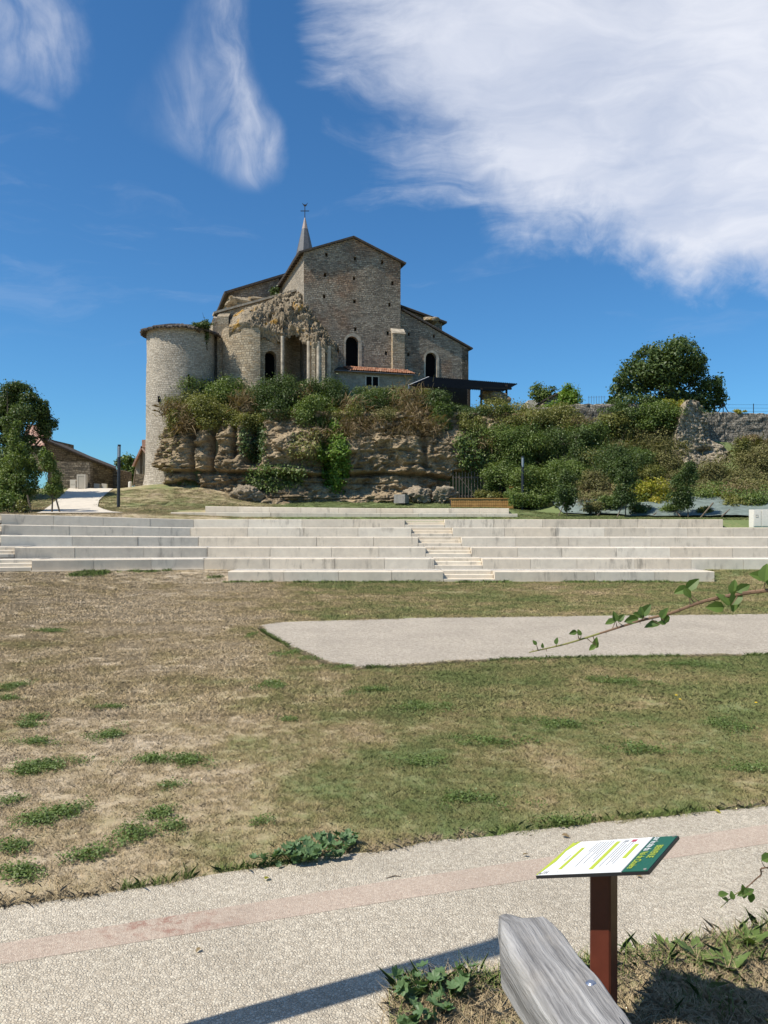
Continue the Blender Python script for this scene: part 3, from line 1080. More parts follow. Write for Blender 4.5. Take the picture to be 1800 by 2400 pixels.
rnd = random.Random(4)
stair = thing('stone_staircase', (2.6, 32.3, 0), 'narrow flight of pale stone steps cutting up through the middle of the seating tiers', 'staircase')
stair_w = thing('stone_staircase', (-15, 31.9, 0.3), 'pale stone steps at the left edge of the picture beside the lower tiers', 'staircase')
for k in range(6):
    base = tier_point(k, (JL[k][0] + JR[k][-1]) / 2)
    words = {0: 'lowest and shortest pale limestone seating tier, rising straight from the lawn',
             1: 'second pale limestone seating tier from the bottom, dark stained at its left end',
             2: 'third pale limestone seating tier up from the lawn',
             3: 'fourth pale limestone seating tier up from the lawn, third from the top',
             4: 'second highest of the six long limestone seating tiers',
             5: 'highest of the six long limestone seating tiers, below the cliff lawn'}[k]
    t = thing('seating_tier', (0, D[k], ZT[k] - 0.43), words, 'seating tier', 'amphitheatre tiers')
    for J in (JL[k], JR[k]):
        for i in range(len(J) - 1):
            a, b = tier_point(k, J[i]), tier_point(k, J[i + 1])
            off = rnd.uniform(-0.006, 0.006)
            a = a + Vector((0, off, 0)); b = b + Vector((0, off, 0))
            block('block', a, b, 0.8, 0.62 if k else 0.52, M['block'], t, gap=0.005 + 0.004 * rnd.random())
    # gravel tread behind the blocks
    if k < 5:
        for J, Jn in ((JL[k], JL[k + 1]), (JR[k], JR[k + 1])):
            v, f = [], []
            cols = np.linspace(J[0], J[-1], 14)
            for i, px in enumerate(cols):
                a = tier_point(k, px)
                nx = Vector(((px - 900) / F * 1, 1, 0)).normalized()
                v.append((a.x, a.y + 0.75, a.z - 0.015))
                # back edge under the next tier
                r = tier_point(k + 1, px)
                dy = r.y + 0.06 - a.y
                v.append((a.x, r.y + 0.3, a.z - 0.015))
            for i in range(len(cols) - 1):
                f.append((2 * i, 2 * i + 2, 2 * i + 3, 2 * i + 1))
            obj('tread_gravel', v, f, M['gravel'], t, uv=None)
    # steps
    for (pa, pb, st) in ((JL[k][-1], JR[k][0], stair), (-75, JL[k][0], stair_w)):
        if st is stair_w and k == 0:
            continue
        a, b = tier_point(k, pa), tier_point(k, pb)
        rise = (ZT[k] - (ZT[k - 1] if k else -0.03))
        for j in range(3):
            off = 0.36 * j
            aa = Vector((a.x, a.y + off, a.z - rise * (2 - j) / 3))
            bb = Vector((b.x, b.y + off, b.z - rise * (2 - j) / 3))
            if j == 2:
                aa.z -= 0.004; bb.z -= 0.004
            block('step', aa, bb, 1.35 - off if j == 2 else 0.45, rise / 3 + 0.08 if j else rise / 3 + 0.02, M['block'], st, gap=0.012, cham=0.015)
        # landing up to the next flight
        if k < 5:
            c, d2 = tier_point(k + 1, pa), tier_point(k + 1, pb)
            zt = a.z - 0.008
            obj('landing', [(a.x + 0.02, a.y + 1.3, zt), (b.x - 0.02, b.y + 1.3, zt), (b.x - 0.02, d2.y + 0.02, zt), (a.x + 0.02, c.y + 0.02, zt)], [(0, 1, 2, 3)], M['gravel'], st, uv=None)
# low footing strips along the front of the lowest tiers
for k, (pa, pb), w in ((0, (534, 1674), 'grey stone footing strip along the foot of the lowest tier'), (1, (74, 478), 'grey stone footing strip under the dark stained left wing of the second tier')):
    a, b = tier_point(k, pa), tier_point(k, pb)
    zz = (ZT[0] - 0.43) if k == 0 else None
    mbs = MB()
    za, zb = (a.z - 0.44, b.z - 0.44)
    mbs.prism([(a.x, a.y - 0.12, za - 0.2), (b.x, b.y - 0.12, zb - 0.2), (b.x, b.y + 0.02, zb - 0.2), (a.x, a.y + 0.02, za - 0.2)],
              [(a.x, a.y - 0.12, za + 0.01), (b.x, b.y - 0.12, zb + 0.01), (b.x, b.y + 0.02, zb + 0.01), (a.x, a.y + 0.02, za + 0.01)])
    o = mbs.build('footing', M['block'], None, uv=None)
    tag(o, w, 'footing')
# pale slab at the foot of the left steps
a = tier_point(1, 74)
zs = a.z - 0.49
pa = [P(-60, 1346, 32.1), P(76, 1344, 32.1), P(116, 1363, 30.4), P(-60, 1367, 30.0)]
sl = MB().prism([(p.x, p.y, p.z - 0.25) for p in pa[::-1]], [(p.x, p.y, p.z) for p in pa[::-1]])
tag(sl.build('paving_slab', M['white_path'], None, uv=None), 'pale paving slab on the lawn at the foot of the left steps', 'slab')

# two low upper walls below the cliff
t = thing('low_wall', (-3, 44.5, 2.7), 'thin lower course of limestone between the top tier and the cliff lawn', 'low wall', 'upper low walls')
J7 = [400, 506, 634, 762, 892, 981, 1069, 1140, 1213]
for i in range(len(J7) - 1):
    a = Vector(((J7[i] - 900) / F * 44.5, 44.5, np.interp(J7[i], [400, 1213], [2.95, 2.86])))
    b = Vector(((J7[i + 1] - 900) / F * 44.5, 44.5, np.interp(J7[i + 1], [400, 1213], [2.95, 2.86])))
    block('block', a, b, 1.9, 0.5, M['block'], t)
t = thing('low_wall', (-1.5, 46.5, 2.9), 'upper course of limestone blocks set in the grass below the cliff', 'low wall', 'upper low walls')
J8 = [481, 558, 631, 705, 793, 882, 968, 1053, 1123, 1193]
for i in range(len(J8) - 1):
    a = Vector(((J8[i] - 900) / F * 46.5, 46.5, np.interp(J8[i], [481, 860, 1193], [3.32, 3.20, 3.19])))
    b = Vector(((J8[i + 1] - 900) / F * 46.5, 46.5, np.interp(J8[i + 1], [481, 860, 1193], [3.32, 3.20, 3.19])))
    block('block', a, b, 0.6, 0.6, M['block'], t)

# ================================================================== CLIFF
plan = np.array([(-15.6, 64.5), (-16.6, 62.0), (-17.3, 60.2), (-16.4, 58.7), (-14.6, 58.0), (-11.5, 57.4), (-7, 57.2), (-2, 57.4), (2.5, 57.8), (6.2, 58.1), (8.6, 59.0), (10.6, 61.0), (12.0, 64.5)])
seg = np.r_[0, np.cumsum(np.linalg.norm(np.diff(plan, axis=0), axis=1))]
NU, NV = 620, 170
s = np.linspace(0, seg[-1], NU)
cx, cy = np.interp(s, seg, plan[:, 0]), np.interp(s, seg, plan[:, 1])
ker = np.ones(31) / 31
cxs = np.convolve(np.pad(cx, 15, 'edge'), ker, 'valid')
cys = np.convolve(np.pad(cy, 15, 'edge'), ker, 'valid')
tx, ty = np.gradient(cxs), np.gradient(cys)
tl = np.hypot(tx, ty)
nx, ny = ty / tl, -tx / tl
zb = ground(cxs, np.minimum(cys, 57.0)) - 0.9
zt = 10.5 + 0.5 * (fbm(np.stack([s * 0.3, 0 * s, 0 * s], 1), 3, 9) - 0.5)
tv = np.linspace(0, 1, NV)
S, V = np.meshgrid(s, tv)
ZB, ZTP = np.broadcast_to(zb, S.shape), np.broadcast_to(zt, S.shape)
Zc = ZB + (ZTP - ZB) * V
CX, CY = np.broadcast_to(cxs, S.shape), np.broadcast_to(cys, S.shape)
NX, NY = np.broadcast_to(nx, S.shape), np.broadcast_to(ny, S.shape)
q = np.stack([CX.ravel(), CY.ravel(), Zc.ravel()], 1)
SS = S.ravel()
xq, zq = q[:, 0], q[:, 2]
# bedded limestone: blocks between level beds and upright joints, broken up by finer fracture
warp = fbm(q * 0.5, 3, 3) - 0.5
bx = np.stack([SS * 0.22 + 0.5 * warp, 0 * SS, zq * 0.55 + 0.35 * warp + 0.1 * np.sin(SS * 0.4)], 1)
d1, d2, cid = worley(bx, 12)
disp = 0.9 * (cid - 0.5) * sstep(0.0, 0.10, d2 - d1)
bx2 = np.stack([SS * 1.0 + 0.6 * warp, 0 * SS + 3, zq * 1.3 + 0.5 * warp], 1)
e1, e2, cid2 = worley(bx2, 22)
disp += 0.42 * (cid2 - 0.5) * sstep(0.0, 0.12, e2 - e1)
bx3 = np.stack([SS * 2.6 + 0.8 * warp, 0 * SS + 9, zq * 3.6 + 0.8 * warp], 1)
g1_, g2_, cid3 = worley(bx3, 23)
disp += 0.17 * (cid3 - 0.5)
rid = 1 - np.abs(2 * fbm(q * np.array([1.1, 1.1, 1.9]), 5, 51, 0.6) - 1) * 3.0
disp += 1.2 * (fbm(q * 0.3, 3, 40) - 0.5) + 1.0 * (fbm(q * np.array([1.4, 1.4, 2.4]), 6, 50, 0.66) - 0.5) + 0.20 * rid
# thin bedding planes
bed = np.abs(((zq + 0.35 * warp + 0.05 * np.sin(SS * 0.7)) / 1.15) % 1.0 - 0.5) 
disp -= 0.34 * sstep(0.07, 0.0, bed) * sstep(0.42, 0.6, fbm(np.stack([SS * 0.5, zq * 0.5, 0 * SS], 1), 2, 33))
crack = 6.0 + 0.5 * (fbm(np.stack([xq * 0.4, 0 * xq, 0 * xq], 1), 2, 70) - 0.5) - 0.02 * (xq + 10)
disp -= 0.8 * np.exp(-((zq - crack + 0.1) / 0.13) ** 2)
disp -= 0.65 * sstep(crack, crack - 0.2, zq) * sstep(3.7, 4.8, zq)
disp += 0.5 * sstep(4.6, 3.5, zq)
for X0, wd, am, z0, z1 in ((-12.75, 0.26, 1.5, 6, 11), (-11.0, 0.18, 1.0, 7, 11), (-9.5, 0.6, 1.7, 6.5, 10.5), (-14.2, 0.2, 1.0, 5.5, 10), (-4.2, 0.4, 1.1, 5, 10), (2.9, 0.25, 0.6, 6, 10)):
    wob = 0.25 * (fbm(np.stack([zq * 0.9, 0 * zq + X0, 0 * zq], 1), 2, 80) - 0.5)
    disp -= am * np.exp(-((xq - X0 - wob) / wd) ** 2) * sstep(z0 - 0.3, z0 + 0.3, zq) * sstep(z1 + 0.6, z1 - 0.3, zq) * (q[:, 1] < 60)
lean = 1.1 * sstep(7.5, 11, zq)
cave = sstep(4.95, 5.15, xq) * sstep(7.55, 7.3, xq) * sstep(6.15, 5.95, zq)
disp = disp * (1 - cave) - 2.6 * cave - lean
cl = np.stack([q[:, 0] + NX.ravel() * disp, q[:, 1] + NY.ravel() * disp, q[:, 2]], 1)
# closed on top towards the plateau
top = cl[-NU:].copy()
top[:, 1] += 3.0
top[:, 2] += 0.3
cl = np.concatenate([cl, top])
cliff = obj('cliff', cl, grid_faces(NU, NV + 1), M['rock'], uv=None)
tag(cliff, kind='structure')


def facet(n, seed, k, lo, hi):
    """radius of a random convex polyhedron in the directions n"""
    rg_ = np.random.default_rng(seed + 500)
    pn = rg_.normal(size=(k, 3))
    pn /= np.linalg.norm(pn, axis=1)[:, None]
    pd = rg_.uniform(lo, hi, k)
    dt = n @ pn.T
    r = np.where(dt > 0.05, pd[None, :] / np.maximum(dt, 0.05), 9.0).min(1)
    return np.minimum(r, 1.35)


def rock(px, py, Y, wpx, hpx, seed, label, dmul=0.8, mat='rock_pale', res=44):
    c = P(px, py + hpx * 0.16, Y + 0.25)
    rx, rz = wpx * 0.62 / F * Y, hpx * 0.46 / F * Y
    th = np.linspace(0, 2 * math.pi, res * 2, endpoint=False)
    ph = np.linspace(-math.pi / 2, math.pi / 2, res)
    TH, PH = np.meshgrid(th, ph)
    n = np.stack([np.cos(PH) * np.cos(TH), np.cos(PH) * np.sin(TH), np.sin(PH)], -1).reshape(-1, 3)
    r = facet(n, seed, 24, 0.66, 1.05)
    q = n * 1.6 + seed * 3.7
    w1, w2, ci = worley(q * 2.4, seed)
    r = r + 0.55 * (fbm(q * 1.7, 6, seed, 0.66) - 0.5) + 0.22 * (ci - 0.5) - 0.1 * sstep(0.08, 0, w2 - w1)
    v = n * r[:, None] * np.array([rx, max(rx, rz) * dmul, rz]) + np.array(c)
    o = obj('boulder', v, grid_faces(res * 2, res, wrap=True), M[mat], uv=None)
    return tag(o, label, 'boulder', 'boulders along the cliff foot')


rock(582, 1150, 56.4, 62, 58, 4, 'large sandy boulder leaning against the cliff below the dark cleft')
rock(985, 1155, 56.6, 55, 48, 9, 'round pale boulder right of the stone trough')
rock(1042, 1158, 56.6, 55, 50, 10, 'pale boulder beside the barred cave mouth')

# barred gate of the cave
gt = thing('cave_gate', (6.2, 57.6, 3.9), 'weathered wooden barred gate closing the cave mouth in the cliff', 'gate')
gy0 = 57.75
zg0, zg1 = 3.75, 6.05
for i in range(12):
    x = 5.05 + i * 0.225
    MB().box((x, gy0, (zg0 + zg1) / 2), (0.055, 0.05, zg1 - zg0 - 0.1 * (i % 3))).build('bar', M['gatewood'], gt, uv=None)
for z in (4.25, 5.6):
    MB().box((6.3, gy0 + 0.05, z), (2.6, 0.045, 0.1)).build('rail', M['gatewood'], gt, uv=None)
MB().tube([(5.5, gy0 - 0.045, 5.6), (6.6, gy0 - 0.045, 4.3)], 0.03, 6).build('brace', M['gatewood'], gt, uv=None)

# ================================================================== CHURCH
AL = rad(18)
C0 = Vector(((712 - 900) / F * 64.0, 64.0, 0))
TU = Vector((math.cos(AL), math.sin(AL), 0))
TVv = Vector((-math.sin(AL), math.cos(AL), 0))


def W(u, v, z):
    return C0 + TU * u + TVv * v + Vector((0, 0, z))


def uz(px, py, v):
    """(u, z) of a pixel on the church plane at depth v"""
    r = (px - 900) / F
    a = C0 + TVv * v
    u = (r * a.y - a.x) / (TU.x - r * TU.y)
    Y = a.y + TU.y * u
    return u, H + (HZ - py) / F * Y


def arch(u0, u1, z0, z1, n=10):
    """outline of a round headed opening, counter clockwise"""
    r = (u1 - u0) / 2
    c = (u0 + u1) / 2
    pts = [(u0, z0), (u1, z0)]
    for i in range(n + 1):
        a = math.pi * i / n
        pts.append((c + r * math.cos(a), z1 - r + r * math.sin(a)))
    return pts


def wall(name, outline, holes, fr, thick, mat, parent, depth=0.45):
    """plane wall with openings; fr(a, b, off) maps wall coordinates to the world, off > 0 goes inwards"""
    rings = [outline] + holes
    tris = tessellate_polygon([[Vector((a, b, 0)) for a, b in r] for r in rings])
    flat = [p for r in rings for p in r]
    v = [fr(a, b, 0) for a, b in flat]
    f = []
    for i, j, k in tris:
        (x1, y1), (x2, y2), (x3, y3) = flat[i], flat[j], flat[k]
        s = (x2 - x1) * (y3 - y1) - (x3 - x1) * (y2 - y1)
        f.append((i, j, k) if s > 0 else (k, j, i))
    base = 0
    for ri, r in enumerate(rings):
        n = len(r)
        off = thick if ri == 0 else depth
        k = len(v)
        v += [fr(a, b, off) for a, b in r]
        area = sum(r[i][0] * r[(i + 1) % n][1] - r[(i + 1) % n][0] * r[i][1] for i in range(n))
        for i in range(n):
            j = (i + 1) % n
            qd = (base + i, k + i, k + j, base + j)
            if (ri == 0) != (area > 0): qd = qd[::-1]
            f.append(qd)
        if ri and n == 4:
            f.append(tuple(k + i for i in range(n)) if area > 0 else tuple(k + i for i in range(n))[::-1])
        base += n
    return obj(name, v, f, mat, parent)


def front(v0):
    return lambda a, b, off: tuple(W(a, v0 + off, b))


def pane(name, outline, fr, off, mat, parent):
    v = [fr(a, b, off) for a, b in outline]
    return obj(name, v, [tuple(range(len(v)))], mat, parent, uv=None)


church = thing('church', tuple(W(4, 6, 13.2)), 'old stone church with bare gable wall, side wing and small slate spire on the cliff', 'church')
ZB0 = 10.6
UR = 8.31
EAVE, APEX = 24.15, 25.75
holes = []
for px, py in ((765, 597), (832, 606), (896, 615), (762, 644), (830, 653), (920, 664), (760, 695), (831, 707), (913, 714), (833, 772), (909, 781), (905, 828)):
    u, z = uz(px, py, 0)
    holes.append([(u - 0.11, z - 0.16), (u + 0.11, z - 0.16), (u + 0.11, z + 0.16), (u - 0.11, z + 0.16)])
wu0, wz0 = uz(810, 860, 0)
wu1, wz1 = uz(841, 789, 0)
win = arch(wu0, wu1, wz0, wz1)
wall('choir_wall', [(0, ZB0), (UR, ZB0), (UR, EAVE), (UR / 2, APEX), (0, EAVE)], holes + [win], front(0.0), 0.9, M['choir'], church, 0.55)
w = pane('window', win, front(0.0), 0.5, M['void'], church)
# dressed stone surround, proud of the wall
ring = arch(wu0 - 0.14, wu1 + 0.24, wz0, wz1 + 0.24)
wall('window_surround', ring, [[(a, b) for a, b in arch(wu0 + 0.01, wu1 - 0.01, wz0 + 0.001, wz1 - 0.01)]], front(-0.03), 0.02, M['dressed'], church, 0.3)
# side wall to the left (lit), and the right flank
wall('side_wall', [(0, ZB0), (12.3, ZB0), (12.3, EAVE), (0, EAVE)], [], lambda a, b, off: tuple(W(off - 0.001, 12.3 - a + 0.001, b)), 0.9, M['sidewall'], church)
wall('flank_wall', [(0.9, ZB0), (12.3, ZB0), (12.3, EAVE), (0.9, EAVE)], [], lambda a, b, off: tuple(W(UR - off - 0.002, a, b)), 0.5, M['choir'], church)


def slab(pts, thick, name, mat, parent, n_div=1):
    """a roof plane: four corner points (counter clockwise seen from above) and a thickness downwards"""
    top = [Vector(p) for p in pts]
    nn = (top[1] - top[0]).cross(top[3] - top[0]).normalized()
    bot = [p - nn * thick for p in top]
    return MB().prism([tuple(p) for p in bot], [tuple(p) for p in top]).build(name, mat, parent, uv=None)


def tiled_slab(e0, e1, r0, r1, thick, name, mat, parent, waves, amp=0.05):
    """roof plane from eave e0-e1 up to ridge r0-r1 with rolled tile rows running up the slope"""
    e0, e1, r0, r1 = (Vector(p) for p in (e0, e1, r0, r1))
    nn = (e1 - e0).cross(r0 - e0).normalized()
    n = waves * 4 + 1
    v, f = [], []
    for i in range(n):
        a = i / (n - 1)
        wv = amp * math.sin(a * waves * 2 * math.pi)
        lo, hi = e0 + (e1 - e0) * a, r0 + (r1 - r0) * a
        sag = 0.03 * math.sin(a * 9)
        for k, p in enumerate((lo, hi)):
            v.append(tuple(p + nn * (wv + sag)))
            v.append(tuple(p + nn * (-thick)))
    for i in range(n - 1):
        b = 4 * i
        f += [(b, b + 4, b + 6, b + 2), (b + 1, b + 3, b + 7, b + 5), (b, b + 1, b + 5, b + 4), (b + 2, b + 6, b + 7, b + 3)]
    f += [(0, 2, 3, 1), (4 * n - 4, 4 * n - 3, 4 * n - 1, 4 * n - 2)]
    return obj(name, v, f, mat, parent, uv=None)


sl_ = (APEX - EAVE) / (UR / 2)
for sgn, u0, u1 in ((1, -0.45, UR / 2), (-1, UR / 2, UR + 0.45)):
    za = EAVE + 0.16 - 0.45 * sl_
    zb_ = APEX + 0.16
    if sgn == 1:
        tiled_slab(W(u0, 12.6, za), W(u0, -0.22, za), W(u1, 12.6, zb_), W(u1, -0.22, zb_), 0.14, 'choir_roof', M['roof_old'], church, 40)
    else:
        tiled_slab(W(u1, -0.22, za), W(u1, 12.6, za), W(u0, -0.22, zb_), W(u0, 12.6, zb_), 0.14, 'choir_roof', M['roof_old'], church, 40)
# rafters ends along the left eave
for i in range(16):
    v0 = 0.4 + i * 0.76
    MB().prism([tuple(W(-0.40, v0, EAVE - 0.22)), tuple(W(0, v0, EAVE - 0.08)), tuple(W(0, v0 + 0.12, EAVE - 0.08)), tuple(W(-0.40, v0 + 0.12, EAVE - 0.22))],
               [tuple(W(-0.40, v0, EAVE - 0.11)), tuple(W(0, v0, EAVE + 0.03)), tuple(W(0, v0 + 0.12, EAVE + 0.03)), tuple(W(-0.40, v0 + 0.12, EAVE - 0.11))]).build('rafter', M['soffit'], church, uv=None)

# left transept with its low roof
ut = -4.6
TZ0, TZ1 = 23.55, 25.35
wall('transept_wall', [(ut, ZB0), (0, ZB0), (0, TZ1), (ut, TZ0)], [], front(11.0), 0.8, M['choir'], church)
wall('transept_side_wall', [(0, ZB0), (11, ZB0), (11, TZ0), (0, TZ0)], [], lambda a, b, off: tuple(W(ut + off, 22 - a, b)), 0.8, M['sidewall'], church)
tiled_slab(W(ut - 0.5, 22.3, TZ0 - 0.1), W(ut - 0.5, 10.6, TZ0 - 0.1), W(2.0, 22.3, TZ1 + 0.9), W(2.0, 10.6, TZ1 + 0.9), 0.18, 'transept_roof', M['roof_old'], church, 36)
# right transept behind the wing
rz0 = uz(941, 712, 5.0)[1]
ru, rz1 = uz(1036, 757, 5.0)
wall('far_transept_wall', [(UR, ZB0), (ru, ZB0), (ru, rz1), (UR, rz0)], [], front(5.0), 0.8, M['choir'], church)
tiled_slab(W(ru + 0.35, 4.6, rz1 + 0.05), W(ru + 0.35, 14, rz1 + 0.05), W(UR - 0.2, 4.6, rz0 + 0.25), W(UR - 0.2, 14, rz0 + 0.25), 0.16, 'far_transept_roof', M['roof_old'], church, 30)
# right wing with a window
gu, gz1 = uz(1098, 817, 0.25)
gz0 = uz(946, 735, 0.25)[1]
h2 = []
for px, py in ((958, 783), (1017, 788), (957, 831)):
    u, z = uz(px, py, 0.25)
    h2.append([(u - 0.1, z - 0.14), (u + 0.1, z - 0.14), (u + 0.1, z + 0.14), (u - 0.1, z + 0.14)])
xu0, xz0 = uz(997, 884, 0.25)
xu1, xz1 = uz(1024, 827, 0.25)
win2 = arch(xu0, xu1, xz0, xz1)
wall('wing_wall', [(UR, ZB0), (gu, ZB0), (gu, gz1), (UR + 0.1, gz0 + 0.25), (UR, gz0 + 0.25)], h2 + [win2], front(0.25), 0.8, M['choir'], church, 0.55)
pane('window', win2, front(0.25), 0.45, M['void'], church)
wall('window_surround', arch(xu0 - 0.14, xu1 + 0.2, xz0, xz1 + 0.2), [arch(xu0 + 0.01, xu1 - 0.01, xz0 + 0.001, xz1 - 0.01)], front(0.22), 0.02, M['dressed'], church, 0.3)
wall('wing_end_wall', [(0.25, ZB0), (5.0, ZB0), (5.0, gz1), (0.25, gz1)], [], lambda a, b, off: tuple(W(gu - off, a, b)), 0.6, M['choir'], church)
tiled_slab(W(gu + 0.35, 0.05, gz1 + 0.02), W(gu + 0.35, 5.0, gz1 + 0.02), W(UR + 0.2, 0.05, gz0 + 0.38), W(UR + 0.2, 5.0, gz0 + 0.38), 0.12, 'wing_roof', M['roof_old'], church, 16)
# corner buttress with sloping cap
bu0 = uz(920, 800, -0.35)[0]
bu1 = uz(948, 800, -0.35)[0]
bz = uz(930, 778, -0.35)[1]
wall('buttress', [(bu0, ZB0), (bu1, ZB0), (bu1, bz), (bu0, bz)], [], front(-0.42), 0.5, M['apse'], church)
bp = [W(bu0 - 0.06, -0.50, bz - 0.12), W(bu1 + 0.06, -0.50, bz - 0.12), W(bu1 + 0.06, 0.02, bz + 0.38), W(bu0 - 0.06, 0.02, bz + 0.38)]
slab([tuple(p) for p in bp], 0.14, 'buttress_cap', M['dressed'], church)

# spire with iron cross
sx, sy = (714.5 - 900) / F * 78, 78.0
prof = [(1.62, 25.0), (1.18, 27.3), (0.80, 29.1), (0.52, 30.3), (0.30, 31.2)]
v, f = [], []
for r, z in prof:
    for j in range(8):
        a = 2 * math.pi * (j + 0.5) / 8 + AL
        v.append((sx + r * math.cos(a), sy + r * math.sin(a), z))
for i in range(len(prof) - 1):
    for j in range(8):
        f.append((i * 8 + j, i * 8 + (j + 1) % 8, (i + 1) * 8 + (j + 1) % 8, (i + 1) * 8 + j))
spire = obj('spire', v, f, M['slate'], church)
tipm = MB().tube([(sx, sy, 31.15), (sx, sy, 32.3)], [0.31, 0.06], 8)
tipm.build('spire_tip', M['lead'], spire, uv=None)
cr = MB().tube([(sx, sy, 32.2), (sx, sy, 33.45)], 0.04, 6)
cr.tube([(sx - 0.42, sy, 32.98), (sx + 0.42, sy, 32.98)], 0.04, 6)
cr.build('cross', M['iron'], spire, uv=None)
ck = MB()
ck.add([(sx - 0.30, sy - .02, 33.80), (sx - 0.10, sy - .02, 33.62), (sx + 0.12, sy - .02, 33.62), (sx + 0.30, sy - .02, 33.80), (sx + 0.12, sy - .02, 33.44), (sx - 0.08, sy - .02, 33.44),
        (sx - 0.30, sy + .02, 33.80), (sx - 0.10, sy + .02, 33.62), (sx + 0.12, sy + .02, 33.62), (sx + 0.30, sy + .02, 33.80), (sx + 0.12, sy + .02, 33.44), (sx - 0.08, sy + .02, 33.44)],
       [(0, 5, 4, 3, 2, 1), (6, 7, 8, 9, 10, 11), (0, 6, 11, 5), (5, 11, 10, 4), (4, 10, 9, 3), (3, 9, 8, 2), (2, 8, 7, 1), (1, 7, 6, 0)])
ck.build('weathercock', M['iron'], spire, uv=None)
belfry = MB()
belfry.box((sx, sy, 19.5), (2.8, 2.8, 11.2), AL)
belfry.build('belfry', M['choir'], church)

# ---- ruined chapel and apse on the left
# side chapel body with sloping top
cu0, cz0 = uz(506, 737, 3.0)
cz1 = uz(700, 684, 3.0)[1]
outl = [(cu0, 9.0), (-0.05, 9.0), (-0.05, cz1), (cu0, cz0)]
wall('chapel_wall', outl, [], front(3.0), 0.7, M['apse'], church)
wall('chapel_side_wall', [(0, 6.0), (8, 6.0), (8, cz0 - 0.02), (0, cz0 - 0.02)], [], lambda a, b, off: tuple(W(cu0 + off, 11 - a, b)), 0.7, M['apse'], church)
a, b = W(cu0 - 0.2, 2.85, cz0 + 0.1), W(0, 2.85, cz1 + 0.1)
ms = MB()
ms.prism([tuple(W(cu0 - 0.2, 2.8, cz0)), tuple(W(-0.04, 2.8, cz1)), tuple(W(-0.04, 3.8, cz1)), tuple(W(cu0 - 0.2, 3.8, cz0))],
         [tuple(W(cu0 - 0.2, 2.8, cz0 + 0.17)), tuple(W(-0.04, 2.8, cz1 + 0.17)), tuple(W(-0.04, 3.8, cz1 + 0.17)), tuple(W(cu0 - 0.2, 3.8, cz0 + 0.17))])
ms.build('ledge', M['dressed'], church, uv=None)
slab([tuple(W(cu0, 3.7, cz0 + 0.1)), tuple(W(-0.04, 3.7, cz1 + 0.1)), tuple(W(-0.04, 11, cz1 + 0.3)), tuple(W(cu0, 11, cz0 + 0.3))], 0.2, 'chapel_roof', M['rubble'], church)
# broken masonry standing on the chapel behind the ledge
rng = np.random.default_rng(5)


def lump(name, c, r, seed, mat, parent, res=30, rough=0.5):
    th = np.linspace(0, 2 * math.pi, res * 2, endpoint=False)
    ph = np.linspace(-math.pi / 2, math.pi / 2, res)
    TH, PH = np.meshgrid(th, ph)
    n = np.stack([np.cos(PH) * np.cos(TH), np.cos(PH) * np.sin(TH), np.sin(PH)], -1).reshape(-1, 3)
    q = n * np.array(r) * 1.3 + seed * 5.1
    w1, w2, ci = worley(q * 2.2, seed)
    rr = facet(n, seed, 14, 0.7, 1.05) + 0.3 * (ci - 0.5) + 0.25 * (fbm(q * 2, 4, seed) - 0.5)
    v = n * rr[:, None] * np.array(r) + np.array(c)
    return obj(name, v, grid_faces(res * 2, res, wrap=True), M[mat], parent, uv=None)


lump('broken_masonry', P(556, 712, 66.5), (1.0, 0.8, 0.55), 3, 'rubble', church)
lump('broken_masonry', P(600, 706, 67.5), (0.8, 0.7, 0.4), 4, 'rubble', church)
lump('broken_masonry', P(1012, 752, 71.0), (0.7, 0.6, 0.35), 6, 'rubble', church)
# pilasters at the outer corner
for pxa, pxb, top, Y0, m in ((482, 497, 782, 63.2, 'apse'), (499, 508, 745, 64.0, 'sidewall'), (509, 535, 741, 63.4, 'apse')):
    a, b = P(pxa, top, Y0), P(pxb, top, Y0)
    mb = MB()
    mb.prism([(a.x, Y0, 9.5), (b.x, Y0 + 0.1, 9.5), (b.x - 0.2, Y0 + 2.2, 9.5), (a.x - 0.2, Y0 + 2.2, 9.5)],
             [(a.x, Y0, a.z), (b.x, Y0 + 0.1, a.z), (b.x - 0.2, Y0 + 2.2, a.z + 0.9), (a.x - 0.2, Y0 + 2.2, a.z + 0.9)])
    mb.build('pilaster', M[m], church)
# convex stump of the apse wall
ax, ay, ar = P(600, 800, 64.3).x, 64.3, 2.75
ang0, ang1 = rad(170), rad(286)
NA, NB = 40, 46
A_, B_ = np.meshgrid(np.linspace(ang0, ang1, NA), np.linspace(0, 1, NB))
ztop = 17.6 + 0.25 * (fbm(np.stack([A_.ravel() * 5, 0 * A_.ravel(), 0 * A_.ravel()], 1), 3, 4) - 0.5) * 2
zz = 9.8 + (ztop - 9.8) * B_.ravel()
q = np.stack([A_.ravel() * ar, 0 * zz, zz], 1)
rr = ar + 0.12 * (fbm(q * 0.9, 3, 8) - 0.5) + 0.16 * sstep(13.2, 11.8, zz)
v = np.stack([ax + rr * np.cos(A_.ravel()), ay + rr * np.sin(A_.ravel()), zz], 1)
v2 = np.stack([ax + (rr - 0.95) * np.cos(A_.ravel()), ay + (rr - 0.95) * np.sin(A_.ravel()), zz], 1)
n0 = len(v)
ff = grid_faces(NA, NB).tolist()
ff += [tuple(np.array(x)[::-1] + n0) for x in grid_faces(NA, NB)]
for i in range(NB - 1):
    a, b = i * NA + NA - 1, (i + 1) * NA + NA - 1
    ff.append((a, a + n0, b + n0, b))
    a, b = i * NA, (i + 1) * NA
    ff.append((a, b, b + n0, a + n0))
for j in range(NA - 1):
    a = (NB - 1) * NA + j
    ff.append((a, a + 1, a + 1 + n0, a + n0))
uvs = np.concatenate([np.stack([A_.ravel() * ar, zz], 1)] * 2)
